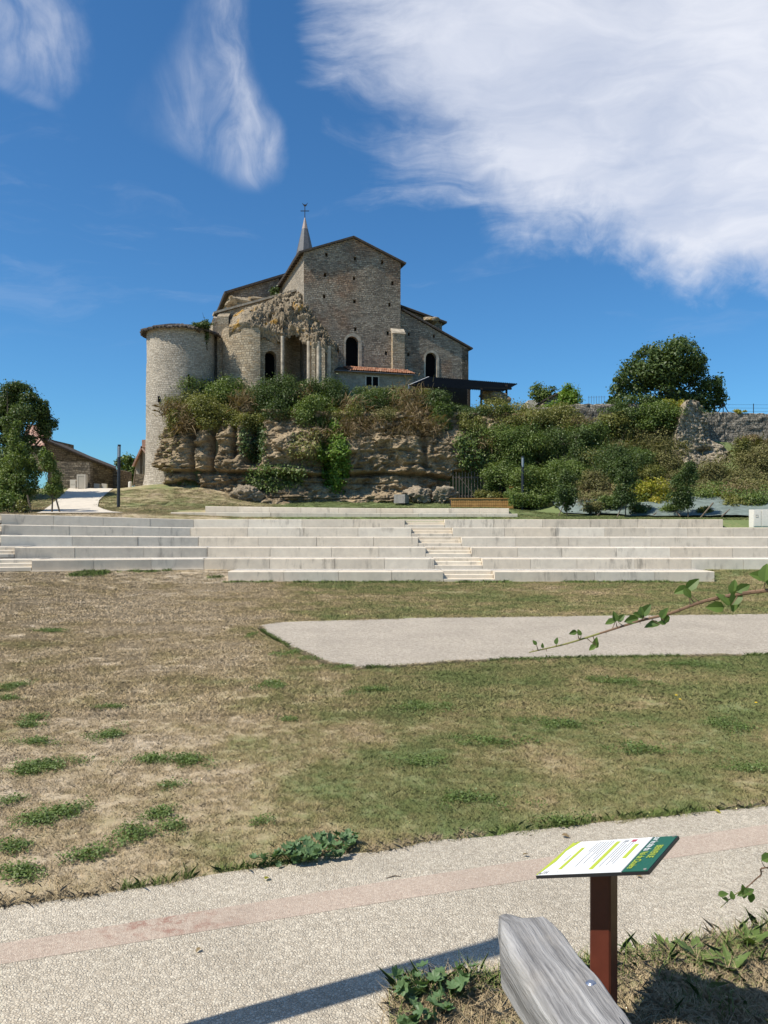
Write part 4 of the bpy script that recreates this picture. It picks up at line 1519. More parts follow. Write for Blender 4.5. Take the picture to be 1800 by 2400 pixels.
obj('apse_wall', np.concatenate([v, v2]), [tuple(int(i) for i in x) for x in ff], M['apse'], church, uvs=uvs)
# recessed inner wall with the arched doorway
v_in = -0.7
du0, dz0 = uz(621, 912, v_in)
du1, dz1 = uz(648, 823, v_in)
iu0 = uz(590, 800, v_in)[0]
iu1 = uz(668, 800, v_in)[0]
izt = uz(640, 770, v_in)[1]
dr = arch(du0, du1, dz0, dz1)
wall('inner_wall', [(iu0, 10.0), (iu1, 10.0), (iu1, izt), (iu0, izt)], [dr], front(v_in), 0.6, M['apse'], church, 1.0)
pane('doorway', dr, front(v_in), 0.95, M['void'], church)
# slim column and the concave niche behind it
c = P(662, 860, 62.0)
MB().tube([(c.x, c.y, 11.0), (c.x, c.y, P(662, 788, 62.0).z)], 0.13, 10).build('column', M['dressed'], church)
nu0 = uz(655, 800, 0.9)[0]
nu1 = -0.02
na, nb = W(nu0, 1.0, 0), W(0.6, -0.4, 0)
NA2 = 18
pv, uvl = [], []
ncx, ncy = P(692, 800, 62.0).x, 61.9
for zi in np.linspace(10.0, 18.3, 14):
    for j in range(NA2):
        a = math.pi * (0.02 + 0.96 * j / (NA2 - 1))
        r = 1.02
        pv.append((ncx - r * math.cos(a), ncy + 3.4 * r * math.sin(a), zi))
        uvl.append((a * r * 1.2, zi))
obj('niche_wall', pv, grid_faces(NA2, 14), M['apse'], church, uvs=uvl, smooth=True)
# pier with clustered shafts
for px, Y0, r, ytop, ybot in ((724, 61.7, 0.16, 800, 915), (735, 61.5, 0.22, 797, 915), (747, 61.3, 0.17, 800, 915), (757, 61.4, 0.24, 803, 920), (770, 61.8, 0.20, 812, 915), (779, 62.3, 0.2, 822, 905)):
    a, b = P(px, ybot, Y0), P(px, ytop, Y0)
    MB().tube([tuple(a), tuple(b)], [r * 1.05, r * 0.97], 12 if px in (724, 747, 770) else 4).build('shaft', M['dressed'] if px in (724, 747, 770) else M['apse'], church, smooth=False)
pm = MB()
a, b = P(722, 800, 62.0), P(783, 815, 62.6)
pm.prism([(a.x, a.y - 0.35, 10), (b.x, b.y - 0.35, 10), (b.x + 0.25, b.y + 2.6, 10), (a.x, a.y + 2.3, 10)],
         [(a.x, a.y - 0.35, a.z), (b.x, b.y - 0.35, b.z), (b.x + 0.25, b.y + 2.6, b.z), (a.x, a.y + 2.3, a.z)])
pm.build('pier', M['apse'], church)
# torn vault: a craggy slope from the broken edges up to the gable wall
Fp = [(536, 770, 61.9), (560, 757, 61.5), (585, 756, 61.5), (609, 768, 61.7), (635, 778, 62.2), (662, 780, 62.0), (690, 768, 62.6), (712, 785, 62.0), (735, 802, 61.3), (760, 808, 61.2), (790, 825, 62.4)]
Bp = [(558, 742, 65.5), (585, 724, 66.0), (615, 712, 66.2), (645, 699, 66.2), (672, 690, 66.0), (690, 689, 65.4), (706, 692, 64.6), (728, 715, 64.5), (745, 748, 64.6), (765, 785, 64.8), (795, 828, 65.0)]
NA, NB = 230, 110
ts = np.linspace(0, 1, len(Fp))
tt = np.linspace(0, 1, NA)
Fw = np.array([P(*p) for p in Fp]); Bw = np.array([P(*p) for p in Bp])
Fi = np.stack([np.interp(tt, ts, Fw[:, k]) for k in range(3)], 1)
Bi = np.stack([np.interp(tt, ts, Bw[:, k]) for k in range(3)], 1)
sb = np.linspace(-0.16, 1, NB)
pts = []
for sv in sb:
    e = max(sv, 0)
    p = Fi + (Bi - Fi) * e
    p[:, 2] += 0.55 * math.sin(math.pi * min(e, 1)) * (1 - 0.3 * np.sin(tt * 3))
    if sv < 0:
        p[:, 2] += sv * 4.0
        p[:, 1] += -sv * 1.2
    pts.append(p)
pts = np.concatenate(pts)
w1, w2, ci = worley(pts * np.array([2.7, 2.7, 3.6]), 61)
x1, x2, cj = worley(pts * 0.9, 62)
y1, y2, ck_ = worley(pts * np.array([5.0, 5.0, 7.0]), 64)
dd = 0.42 * (ci - 0.5) - 0.06 * sstep(0.1, 0, w2 - w1) + 0.35 * (cj - 0.5) + 0.30 * (ck_ - 0.5) + 0.55 * (fbm(pts * 1.6, 5, 63, 0.62) - 0.5)
# smoother masonry shell on the left part
smooth_left = np.tile(sstep(0.30, 0.12, tt), NB)
dd = dd * (1 - 0.75 * smooth_left)
dirv = np.array([0.05, -0.75, 0.66])
pts = pts + dd[:, None] * dirv
obj('torn_vault', pts, grid_faces(NA, NB), M['rubble'], church, uv=None)

# ---- lean-to with orange tiles
lv0 = -2.0
lu0 = uz(782, 866, lv0)[0]
lu1 = uz(968, 878, lv0)[0]
LZ = 14.40
lean = thing('lean_to', tuple(W((lu0 + lu1) / 2, -1, 12.8)), 'low stone lean-to with a strip of orange roof tiles against the church gable', 'lean-to')
qa, qz0 = uz(858, 903, lv0)
qb, qz1 = uz(886, 884, lv0)
hole = [(qa, qz0), (qb, qz0), (qb, qz1), (qa, qz1)]
wall('wall', [(lu0, 11.5), (lu1, 11.5), (lu1, LZ), (lu0, LZ)], [], front(lv0), 0.4, M['render'], lean)
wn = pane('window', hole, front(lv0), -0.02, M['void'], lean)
for (a0, a1, b0, b1) in ((qa - 0.08, qa, qz0, qz1 + 0.08), (qb, qb + 0.08, qz0, qz1 + 0.08), ((qa + qb) / 2 - 0.04, (qa + qb) / 2 + 0.04, qz0, qz1), (qa, qb, qz1, qz1 + 0.08)):
    MB().prism([tuple(W(a0, lv0 - 0.06, b0)), tuple(W(a1, lv0 - 0.06, b0)), tuple(W(a1, lv0 - 0.001, b0)), tuple(W(a0, lv0 - 0.001, b0))],
               [tuple(W(a0, lv0 - 0.06, b1)), tuple(W(a1, lv0 - 0.06, b1)), tuple(W(a1, lv0 - 0.001, b1)), tuple(W(a0, lv0 - 0.001, b1))]).build('frame', M['cabinet'], wn, uv=None)
# boards under the tiles; their bare dark left strip stands in for shadow
slab([tuple(W(lu0 - 0.1, lv0 - 0.3, LZ - 0.02)), tuple(W(lu1 + 0.1, lv0 - 0.3, LZ - 0.02)), tuple(W(lu1 + 0.1, -0.02, LZ + 0.64)), tuple(W(lu0 - 0.1, -0.02, LZ + 0.64))], 0.06, 'roof_boards', M['soffit'], lean)
gut = MB().tube([tuple(W(lu0 - 0.15, lv0 - 0.36, LZ - 0.10)), tuple(W(lu1 + 0.1, lv0 - 0.36, LZ - 0.10))], 0.05, 8)
gut.build('gutter', M['slate'], lean, uv=None)


def canal_tile(L, r):
    v, f = [], []
    n = 6
    for k, (y, rr) in enumerate(((0, r), (L, r * 0.82))):
        for s_, dr_ in ((0, 0), (1, -0.015)):
            for j in range(n + 1):
                a = math.pi * j / n
                v.append(((rr + dr_) * math.cos(a), y, (rr + dr_) * 0.85 * math.sin(a)))
    m = n + 1
    for j in range(n):
        f += [(j, j + 1, 2 * m + j + 1, 2 * m + j), (m + j, 3 * m + j, 3 * m + j + 1, m + j + 1), (j, m + j, m + j + 1, j + 1)]
    return mesh_data('canal_tile', v, f, M['tile'], uv=None)


tme = canal_tile(0.66, 0.115)
nt = 29
pitch = math.atan2(0.66, 2.28)
ta0 = uz(822, 866, lv0)[0]  # tiles begin right of the strip left dark for shadow
rt = random.Random(3)
for i in range(nt):
    u = ta0 + (lu1 + 0.05 - ta0) * i / (nt - 1)
    for j in range(4):
        vv = lv0 - 0.38 + j * 0.55
        zz_ = LZ + 0.0 + (vv - lv0 + 0.3) * math.tan(pitch) + 0.02 * j
        place('tile', tme, tuple(W(u, vv, zz_ + rt.uniform(-0.008, 0.008))), (pitch, 0, AL + rt.uniform(-0.04, 0.04)), parent=lean)

# ================================================================== ROUND TOWER
tx0, ty0 = (424 - 900) / F * 63.0, 63.0
TR = 2.62
tower = thing('round_tower', (tx0, ty0, 4.9), 'tall round stone tower with a dark conical tiled cap at the left of the church', 'tower')
NA, NB = 96, 70
A_, Z_ = np.meshgrid(np.linspace(0, 2 * math.pi, NA + 1), np.linspace(3.5, 17.4, NB))
aq, zq = A_.ravel(), Z_.ravel()
q = np.stack([np.cos(aq) * TR, np.sin(aq) * TR, zq], 1)
r = TR + 0.02 * (17 - zq) * 0.5 + 0.10 * (fbm(q * 1.2, 4, 3) - 0.5) + 0.35 * sstep(6.5, 4.0, zq)
v = np.stack([tx0 + r * np.cos(aq), ty0 + r * np.sin(aq), zq], 1)
obj('wall', v, grid_faces(NA + 1, NB), M['tower'], tower, uvs=np.stack([aq * TR, zq], 1), smooth=True)
# cap: scalloped tile rim
v, f = [], []
NR = 120
for (rr, z, sc) in ((TR - 0.05, 17.3, 0), (TR + 0.44, 17.1, 0.05), (TR + 0.48, 17.2, 0.05), (TR + 0.38, 17.3, 0.04), (1.2, 17.85, 0.02), (0.05, 18.1, 0)):
    for j in range(NR):
        a = 2 * math.pi * j / NR
        w_ = sc * (1 if j % 2 else -1) + (0.09 * math.sin(j * 0.9) * math.sin(j * 0.37) if sc else 0)
        v.append((tx0 + (rr + w_) * math.cos(a), ty0 + (rr + w_) * math.sin(a), z + w_ * 0.4))
for i in range(5):
    for j in range(NR):
        f.append((i * NR + j, i * NR + (j + 1) % NR, (i + 1) * NR + (j + 1) % NR, (i + 1) * NR + j))
obj('cap_roof', v, f, M['roof_old'], tower, uv=None)
for px, py0, py1, nm in ((443, 877, 908, 'arrow_slit'), (380, 930, 945, 'arrow_slit')):
    Y0 = 63 - math.sqrt(max(TR ** 2 - ((px - 424) / F * 63) ** 2, 0)) 
    a, b = P(px, py1, Y0), P(px, py0, Y0)
    ang = math.atan2(a.y - ty0, a.x - tx0)
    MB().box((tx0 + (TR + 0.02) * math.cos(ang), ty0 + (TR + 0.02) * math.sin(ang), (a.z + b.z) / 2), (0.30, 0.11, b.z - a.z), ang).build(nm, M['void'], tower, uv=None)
#MARK_VEG
# ================================================================== FOLIAGE HELPERS
def rand_dirs(rng, n, up=0.15):
    d = rng.normal(size=(n, 3))
    d[:, 2] += up
    return d / np.linalg.norm(d, axis=1)[:, None]


def leaves_at(c, nrm, size, rng, aspect=0.62, fold=0.18):
    """one folded leaf (two triangles sharing a midrib) at each point"""
    n = len(c)
    t = np.cross(nrm, rng.normal(size=(n, 3)))
    t /= np.linalg.norm(t, axis=1)[:, None] + 1e-9
    b = np.cross(nrm, t)
    s = (size * rng.uniform(0.6, 1.35, n))[:, None]
    base = c - t * s * 0.5
    tip = c + t * s * 0.5
    l = c + b * s * aspect * 0.5 + nrm * s * fold
    r = c - b * s * aspect * 0.5 + nrm * s * fold
    v = np.stack([base, r, tip, l], 1).reshape(-1, 3)
    f = np.arange(4 * n).reshape(n, 4)
    return v, f


def crown_blobs(rng, c, r, nb, frac=0.42):
    out = []
    for i in range(nb):
        d = rng.normal(size=3)
        d /= np.linalg.norm(d)
        k = rng.uniform(0.3, 0.85)
        rr = rng.uniform(0.5, 1.25) * frac * (1.15 - 0.35 * k)
        out.append((np.array(c) + d * k * np.array(r), np.array(r) * rr))
    return out


def leaf_cloud(rng, blobs, n, size, up=0.35):
    wts = np.array([b[1][0] * b[1][2] for b in blobs])
    idx = rng.choice(len(blobs), n, p=wts / wts.sum())
    C = np.array([b[0] for b in blobs])[idx]
    R = np.array([b[1] for b in blobs])[idx]
    d = rand_dirs(rng, n, 0.2)
    k = 1 - 0.6 * rng.random(n) ** 1.6 + 0.75 * rng.random(n) ** 6
    p = C + d * R * k[:, None]
    nrm = d * 0.7 + rng.normal(size=(n, 3)) * 0.6 + np.array([0, 0, up])
    nrm /= np.linalg.norm(nrm, axis=1)[:, None]
    return leaves_at(p, nrm, size, rng)


SHRUBS = []


def shrub(px, py, Y, wpx, hpx, mat, label, size=0.2, cat='shrub', name='shrub', seed=None, nb=18, dens=2.6, group='shrubs on the cliff and banks', deep=0.8, frac=0.42):
    """a bush whose foliage is centred on the given pixel at depth Y"""
    seed = seed if seed is not None else int(px * 7 + py * 13)
    rng = np.random.default_rng(seed)
    c = P(px, py, Y)
    rx, rz = wpx / 2 / F * Y, hpx / 2 / F * Y
    ry = rx * deep
    base_z = max(min(gz(c.x, c.y), c.z - rz * 0.75), c.z - rz * 1.15)
    t = thing(name, (c.x, c.y, base_z), label, cat, group)
    n = int(dens * 6.5 * rx * rz / (size * size * 0.31))
    blobs = crown_blobs(rng, tuple(c), (rx, ry, rz), nb, frac)
    v, f = leaf_cloud(rng, blobs, n, size)
    obj('foliage', v, f, M[mat], t, uv=None)
    st = MB()
    for i in range(4):
        b = blobs[i % len(blobs)][0]
        r0 = 0.035 + rx * 0.012
        mid = (Vector((c.x, c.y, base_z)) + Vector(b)) / 2 + Vector((rng.uniform(-.2, .2), rng.uniform(-.2, .2), 0))
        st.tube([(c.x + rng.uniform(-.1, .1), c.y + rng.uniform(-.1, .1), base_z - 0.2), tuple(mid), tuple(b)], [r0, r0 * 0.7, r0 * 0.25], 5)
    for i in range(7):
        b = Vector(blobs[int(rng.integers(len(blobs)))][0])
        d = Vector((rng.normal() * 0.6, -abs(rng.normal()) * 0.4, rng.uniform(0.4, 1.2)))
        L = rz * rng.uniform(0.5, 0.9)
        st.tube([tuple(b), tuple(b + d * L * 0.55), tuple(b + d * L + Vector((rng.normal() * 0.1, 0, -0.08)))], [0.022, 0.016, 0.008], 4)
    st.build('stem', M['bark'], t, uv=None)
    return t


# ================================================================== SHRUBS ON THE CLIFF
CS = [
    (412, 990, 58.4, 50, 60, 'leaf_olive', 'straggly olive bush hanging off the left end of the cliff against the tower'),
    (440, 945, 60.2, 80, 66, 'leaf_olive', 'yellowish green bush on the cliff lip beside the round tower'),
    (470, 905, 61.5, 90, 60, 'leaf_mid', 'green bush at the foot of the corner pilasters'),
    (490, 955, 59.2, 110, 80, 'leaf_olive', 'wide yellow green bush sprawling over the left cliff lip'),
    (545, 908, 61.0, 110, 66, 'leaf_mid', 'bush at the foot of the lit apse wall'),
    (560, 985, 58.4, 90, 50, 'leaf_olive', 'low olive bush drooping over the rock below the apse'),
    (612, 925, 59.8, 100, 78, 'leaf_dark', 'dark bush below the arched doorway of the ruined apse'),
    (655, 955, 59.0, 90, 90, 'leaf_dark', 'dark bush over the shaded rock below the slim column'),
    (690, 912, 60.2, 92, 95, 'leaf_dark', 'tall dark glossy bush below the torn vault'),
    (735, 975, 58.6, 100, 80, 'leaf_mid', 'mid green bush on the cliff lip above the ivy curtain'),
    (768, 920, 60.0, 96, 84, 'leaf_dark', 'rounded dark bush below the clustered shafts of the pier'),
    (815, 985, 58.6, 80, 60, 'leaf_olive', 'faded bush between the dark bushes and dry grass in mid cliff'),
    (880, 932, 60.0, 120, 74, 'leaf_dark', 'broad rounded bush below the lean-to window'),
    (905, 985, 58.6, 90, 50, 'leaf_scrub', 'brownish bush among dry grass below the lean-to'),
    (1005, 928, 59.4, 86, 56, 'leaf_dark', 'dark rounded bush under the left end of the open shed'),
    (1030, 985, 58.8, 70, 70, 'leaf_mid', 'green bush on the cliff lip below the open shed'),
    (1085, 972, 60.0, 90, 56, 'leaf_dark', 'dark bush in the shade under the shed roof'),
    (1100, 1005, 59.2, 70, 60, 'leaf_olive', 'olive bush beside the tuft of straw coloured grass'),
    (1125, 955, 61.5, 50, 44, 'leaf_mid', 'bush between the shed posts'),
    (1165, 1035, 58.6, 110, 90, 'leaf_mid', 'leafy bush on the slope above the right lamp'),
    (1205, 980, 60.5, 130, 80, 'leaf_olive', 'pale topped bush on the slope right of the shed'),
    (1240, 1045, 58.0, 120, 110, 'leaf_mid', 'large bush right of the lamp post, half way up the slope'),
    (1180, 1120, 57.2, 90, 70, 'leaf_mid', 'bush at the foot of the slope behind the wooden planter'),
    (1250, 1135, 55.6, 120, 80, 'leaf_mid', 'broad bush at the grass edge behind the first young tree'),
    (1300, 990, 60.5, 110, 70, 'leaf_olive', 'light olive bush below the little stone hut'),
    (1325, 1050, 58.0, 110, 100, 'leaf_dark', 'dark bush on the slope right of the largest green bush'),
    (1370, 1020, 59.5, 80, 90, 'leaf_mid', 'upright bush below the grey retaining wall'),
    (1320, 1115, 55.6, 110, 80, 'leaf_mid', 'low bush behind the crown of the first young tree'),
    (1440, 1110, 54.5, 130, 130, 'leaf_dark', 'large dark willowy bush above the grey fabric'),
    (1385, 1150, 53.0, 90, 80, 'leaf_scrub', 'greyish bush at the upper edge of the fabric'),
    (1478, 1160, 52.0, 70, 60, 'leaf_mid', 'bush between the young tree and the yellow bush'),
    (1565, 1085, 56.0, 70, 50, 'leaf_scrub', 'brown scrubby bush below the broken rampart'),
    (1560, 1170, 51.0, 60, 50, 'leaf_olive', 'olive bush tucked behind the yellow bush'),
    (1660, 1120, 54.5, 90, 60, 'leaf_scrub', 'brown bush right of the dark young tree'),
    (1740, 1130, 54.5, 110, 70, 'leaf_scrub', 'brown bush left of the leaning fence post'),
    (1790, 1090, 57.0, 110, 80, 'leaf_scrub', 'dry bush at the right edge below the grey wall'),
    (1735, 1060, 59.5, 44, 70, 'leaf_olive', 'olive bush against the broken end of the grey wall'),
    (1730, 1185, 48.5, 60, 40, 'leaf_olive', 'low olive plant on the fabric near the white cabinet'),
]
for (px, py, Y, w_, h_, m, lab) in CS:
    if py < 965 and 420 < px < 1140: py += 14
    shrub(px, py, Y, w_ * 1.3, h_ * 1.2, m, lab, size=0.125 if Y > 57 else 0.115)
shrub(1530, 1170, 50.0, 104, 92, 'leaf_yellow', 'bright yellow green bush standing on the grey fabric', size=0.15)
shrub(1687, 1172, 50.5, 46, 40, 'leaf_yellow', 'small golden yellow shrub on the fabric right of the dark young tree', size=0.12, nb=7)
shrub(1575, 955, 62.5, 90, 50, 'leaf_yellow', 'yellow green vine tuft spilling over the top of the rampart', size=0.17)
shrub(1604, 962, 62.4, 60, 50, 'leaf_olive', 'olive vine growing on the crown of the broken rampart', size=0.16)
shrub(1440, 1000, 60.8, 110, 75, 'leaf_olive', 'faded creeper hanging down the retaining wall at its left', size=0.17)
shrub(1530, 985, 60.9, 130, 70, 'leaf_mid', 'green creeper hanging from the retaining wall below the big tree', size=0.17)
shrub(1500, 1025, 61.0, 150, 60, 'leaf_scrub', 'brown dead stems of creeper on the shaded wall', size=0.15, dens=1.5)
shrub(1555, 968, 61.6, 170, 50, 'leaf_mid', 'thick creeper draped along the wall top under the big tree', size=0.15)
shrub(1450, 968, 61.6, 110, 46, 'leaf_dark', 'dark creeper on the wall top left of the big tree', size=0.15)
shrub(1335, 935, 64.5, 60, 110, 'leaf_bright', 'bright green vine climbing over the little stone hut', size=0.19)
shrub(1290, 965, 63.5, 70, 50, 'leaf_bright', 'bright green vine at the foot of the little stone hut', size=0.19)
shrub(1275, 925, 67.5, 70, 50, 'leaf_mid', 'small round tree behind the little stone hut', size=0.2)
shrub(1605, 968, 63.6, 26, 18, 'leaf_yellow', 'yellow flowering tuft on the wall near the tripod', size=0.1, nb=5)
shrub(1735, 967, 62.4, 30, 16, 'leaf_yellow', 'yellow plant on top of the grey wall', size=0.1, nb=5)
shrub(643, 686, 73.0, 34, 26, 'leaf_dark', 'small dark bush growing in the angle of the church roofs', size=0.2, nb=7)
shrub(468, 763, 61.0, 62, 18, 'leaf_dark', 'dark creeper lying on the cap of the round tower', size=0.11, nb=22, dens=4.0)
shrub(484, 775, 61.8, 26, 70, 'leaf_dark', 'creeper hanging between the round tower and the pilasters', size=0.16, nb=9)
shrub(470, 815, 63.2, 22, 110, 'leaf_olive', 'thin creeper running down the right side of the tower', size=0.14, nb=9, dens=1.2)

# climbing plants and cover directly on the rock face
clv = cl[:NU * NV].reshape(NV, NU, 3)
cpx = 900 + clv[..., 0] / clv[..., 1] * F
cpy = HZ - (clv[..., 2] - H) / clv[..., 1] * F


def ivy(name, label, cat, cx_, cy_, rx, ry, n, mat, size, seed, thr=0.35, kind=None):
    rng = np.random.default_rng(seed)
    e = ((cpx - cx_) / rx) ** 2 + ((cpy - cy_) / ry) ** 2
    nz = fbm(clv.reshape(-1, 3) * 0.9, 3, seed).reshape(e.shape)
    ok = np.argwhere((e + 1.4 * (nz - 0.5)) < 1)
    if len(ok) == 0: return
    sel = ok[rng.integers(0, len(ok), n)]
    p = clv[sel[:, 0], sel[:, 1]] + rng.normal(size=(n, 3)) * 0.12
    p[:, 1] -= rng.random(n) ** 2 * 0.55 + 0.03
    p[:, 2] -= rng.random(n) * 0.25
    nr = rng.normal(size=(n, 3)) * 0.55 + np.array([-0.15, -0.75, 0.5])
    nr /= np.linalg.norm(nr, axis=1)[:, None]
    v, f = leaves_at(p, nr, size, rng)
    o = obj(name, v, f, M[mat], None, uv=None)
    return tag(o, label, cat, None, kind)


ivy('ivy', 'bright green ivy curtain hanging down the middle of the cliff', 'ivy', 785, 1075, 36, 85, 3600, 'leaf_bright', 0.2, 1)
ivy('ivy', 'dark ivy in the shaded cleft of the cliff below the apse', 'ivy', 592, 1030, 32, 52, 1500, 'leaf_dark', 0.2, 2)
ivy('ivy', 'green creeper along the foot of the cliff left of the ivy curtain', 'ivy', 650, 1115, 80, 28, 2200, 'leaf_mid', 0.17, 3)
ivy('ivy', 'creeper wrapping the right end of the cliff above the cave gate', 'ivy', 1125, 1050, 55, 55, 2600, 'leaf_mid', 0.2, 4)
ivy('ivy', 'small yellowish creeper on the rock beside the bright ivy', 'ivy', 725, 1045, 45, 40, 900, 'leaf_olive', 0.17, 5)
ivy('ivy', 'thin creeper on the far left rock edge next to the tower', 'ivy', 400, 1040, 22, 70, 500, 'leaf_scrub', 0.15, 6)

# more plants filling the right bank
for (px, py, Y, w_, h_, m, lab) in [
        (1400, 1085, 56.5, 90, 70, 'leaf_olive', 'faded bush above the dark willowy bush'),
        (1490, 1085, 56.0, 80, 60, 'leaf_mid', 'green bush right of the dark willowy bush, under the brown slope'),
        (1525, 1120, 54.0, 70, 60, 'leaf_olive', 'tall thin olive weeds above the yellow bush'),
        (1590, 1130, 53.5, 60, 50, 'leaf_scrub', 'brown bush behind the conical young tree'),
        (1360, 1085, 56.5, 70, 60, 'leaf_dark', 'dark bush above the grey bush on the fabric edge'),
        (1650, 1165, 50.5, 60, 40, 'leaf_mid', 'low green bush on the fabric right of the conical young tree'),
        (1710, 1175, 49.5, 50, 36, 'leaf_olive', 'olive bush on the fabric beside the golden shrub'),
        (1770, 1180, 48.5, 60, 40, 'leaf_mid', 'green plant on the fabric behind the white cabinet'),
        (1430, 1180, 49.0, 60, 36, 'leaf_mid', 'low plant on the fabric left of the second young tree'),
        (1500, 1195, 47.6, 50, 26, 'leaf_dark', 'small dark plant on the fabric below the yellow bush'),
        (1575, 1195, 47.4, 50, 26, 'leaf_mid', 'small plant on the fabric left of the conical young tree'),
        (1650, 1200, 47.0, 40, 22, 'leaf_olive', 'tiny olive plant on the fabric between the long stakes'),
        (1390, 1190, 48.4, 50, 24, 'leaf_scrub', 'tiny brownish plant at the left corner of the fabric'),
        (1760, 1040, 60.5, 60, 40, 'leaf_dry', 'dry bleached bush below the grey rampart wall'),
        (1790, 1140, 53.8, 70, 50, 'leaf_olive', 'olive bush at the right edge above the white cabinet'),
        (1145, 1165, 56.4, 60, 30, 'leaf_olive', 'dry bush between the cave gate and the right lamp')]:
    shrub(px, py, Y, w_ * 1.25, h_ * 1.2, m, lab, size=0.11)
# mixed low cover on the ledges above the rock, too dense to count
rng = np.random.default_rng(77)


def cover(name, label, n, xr, yr, mat, size, hgt, seed, mask=None, thr=0.45, kind='stuff', cat='ground cover', freq=0.35):
    rng = np.random.default_rng(seed)
    x = rng.uniform(*xr, n)
    y = rng.uniform(*yr, n)
    ok = fbm(np.stack([x * freq, y * freq, 0 * x], 1), 3, seed) > thr
    if mask is not None: ok &= mask(x, y)
    x, y = x[ok], y[ok]
    z = ground(x, y)
    lump_ = fbm(np.stack([x * 0.9, y * 0.9, 0 * x], 1), 3, seed + 5)
    p = np.stack([x, y, z + hgt * (0.1 + 1.1 * lump_ * rng.random(len(x)) ** 0.6)], 1)
    nr = rng.normal(size=p.shape) * 0.6 + np.array([-0.1, -0.3, 0.7])
    nr /= np.linalg.norm(nr, axis=1)[:, None]
    v, f = leaves_at(p, nr, size, rng)
    o = obj(name, v, f, M[mat], None, uv=None)
    return tag(o, label, cat, None, kind)


crest = lambda x, y: (y > 58.6)
def ramp_clear(x, y):
    px = 900 + x / y * F
    return ~((px > 1572) & (px < 1735) & (y > 55.5))


cover('undergrowth', 'tangled green undergrowth along the top of the cliff', 60000, (-15.4, 12), (58.9, 63.5), 'leaf_mid', 0.13, 0.75, 21, crest, 0.42)
cover('undergrowth', 'olive undergrowth along the top of the cliff', 40000, (-15.4, 12), (58.7, 63.0), 'leaf_olive', 0.12, 0.75, 26, crest, 0.47)
cover('undergrowth', 'dry brownish undergrowth along the top of the cliff', 36000, (-15.4, 12), (58.7, 62.5), 'leaf_dry', 0.12, 0.7, 22, crest, 0.5)
cover('undergrowth', 'dense green undergrowth on the slope right of the cliff', 90000, (8.5, 18), (53.0, 64), 'leaf_mid', 0.13, 1.6, 23, None, 0.40)
cover('scrub', 'brown scrub covering the bank below the ramparts', 90000, (12.5, 36), (49.5, 62.2), 'leaf_scrub', 0.12, 0.95, 24, lambda x, y: (y > 50.4) & ramp_clear(x, y), 0.40)
cover('scrub', 'thin green weeds in the scrub of the right bank', 50000, (12.5, 36), (48, 62), 'leaf_mid', 0.11, 0.9, 25, lambda x, y: (y > 49.2) & ramp_clear(x, y), 0.52)
cover('scrub', 'dry straw in the scrub of the right bank', 30000, (12.5, 36), (49, 62), 'leaf_dry', 0.11, 0.9, 27, lambda x, y: (y > 50.0) & ramp_clear(x, y), 0.54)


def straw(name, label, centers, per, length, mat, seed, cat='dry grass', kind='stuff'):
    rng = np.random.default_rng(seed)
    V_, F_ = [], []
    k = 0
    for (px, py, Y, wpx, hpx) in centers:
        c = P(px, py, Y)
        n = per
        b = np.array(c) + rng.normal(size=(n, 3)) * np.array([wpx / 2.6 / F * Y, 0.35, hpx / 3.2 / F * Y])
        d = rng.normal(size=(n, 3)) * 0.5 + np.array([0.1, -0.35, 0.55])
        d /= np.linalg.norm(d, axis=1)[:, None]
        L = length * rng.uniform(0.5, 1.2, n)[:, None]
        s = np.cross(d, rng.normal(size=(n, 3)))
        s /= np.linalg.norm(s, axis=1)[:, None]
        mid = b + d * L * 0.6
        tip = b + d * L + np.array([0, 0, -0.3]) * L
        wd = 0.022
        v = np.stack([b - s * wd, b + s * wd, mid + s * wd * 0.7, tip, mid - s * wd * 0.7], 1).reshape(-1, 3)
        f = (np.arange(n)[:, None] * 5 + np.arange(5)[None, :]) + k
        V_.append(v); F_.append(f)
        k += len(v)
    o = obj(name, np.concatenate(V_), np.concatenate(F_), M[mat], None, uv=None)
    return tag(o, label, cat, None, kind)


straw('dry_grass', 'straw coloured dry grass hanging over the cliff edge', [
    (958, 940, 59.2, 50, 60), (975, 975, 58.6, 60, 50), (830, 960, 58.8, 50, 40), (570, 950, 59.0, 36, 40), (865, 1000, 58.0, 60, 30), (820, 1015, 57.8, 50, 40), (1150, 1043, 58.4, 50, 24),
    (960, 1005, 58.0, 60, 40), (1010, 1005, 58.0, 40, 30), (715, 940, 59.4, 26, 40), (410, 965, 59.0, 40, 26), (1190, 985, 60, 60, 16), (430, 1000, 58.2, 30, 30), (740, 1025, 57.6, 40, 30), (920, 1015, 57.8, 50, 30), (1350, 1000, 60, 40, 26)], 520, 0.9, 'leaf_dry', 31)
straw('dry_grass', 'dry reddish weeds on the bank below the broken rampart', [
    (1560, 1050, 58, 90, 30), (1480, 1050, 58.5, 70, 20), (1640, 1115, 55.5, 100, 26), (1750, 1080, 58, 90, 40), (1770, 1050, 59.5, 60, 30), (1540, 1100, 56, 60, 30), (1700, 1150, 53, 80, 26), (1440, 1060, 58, 40, 20)], 520, 0.8, 'leaf_scrub', 32)

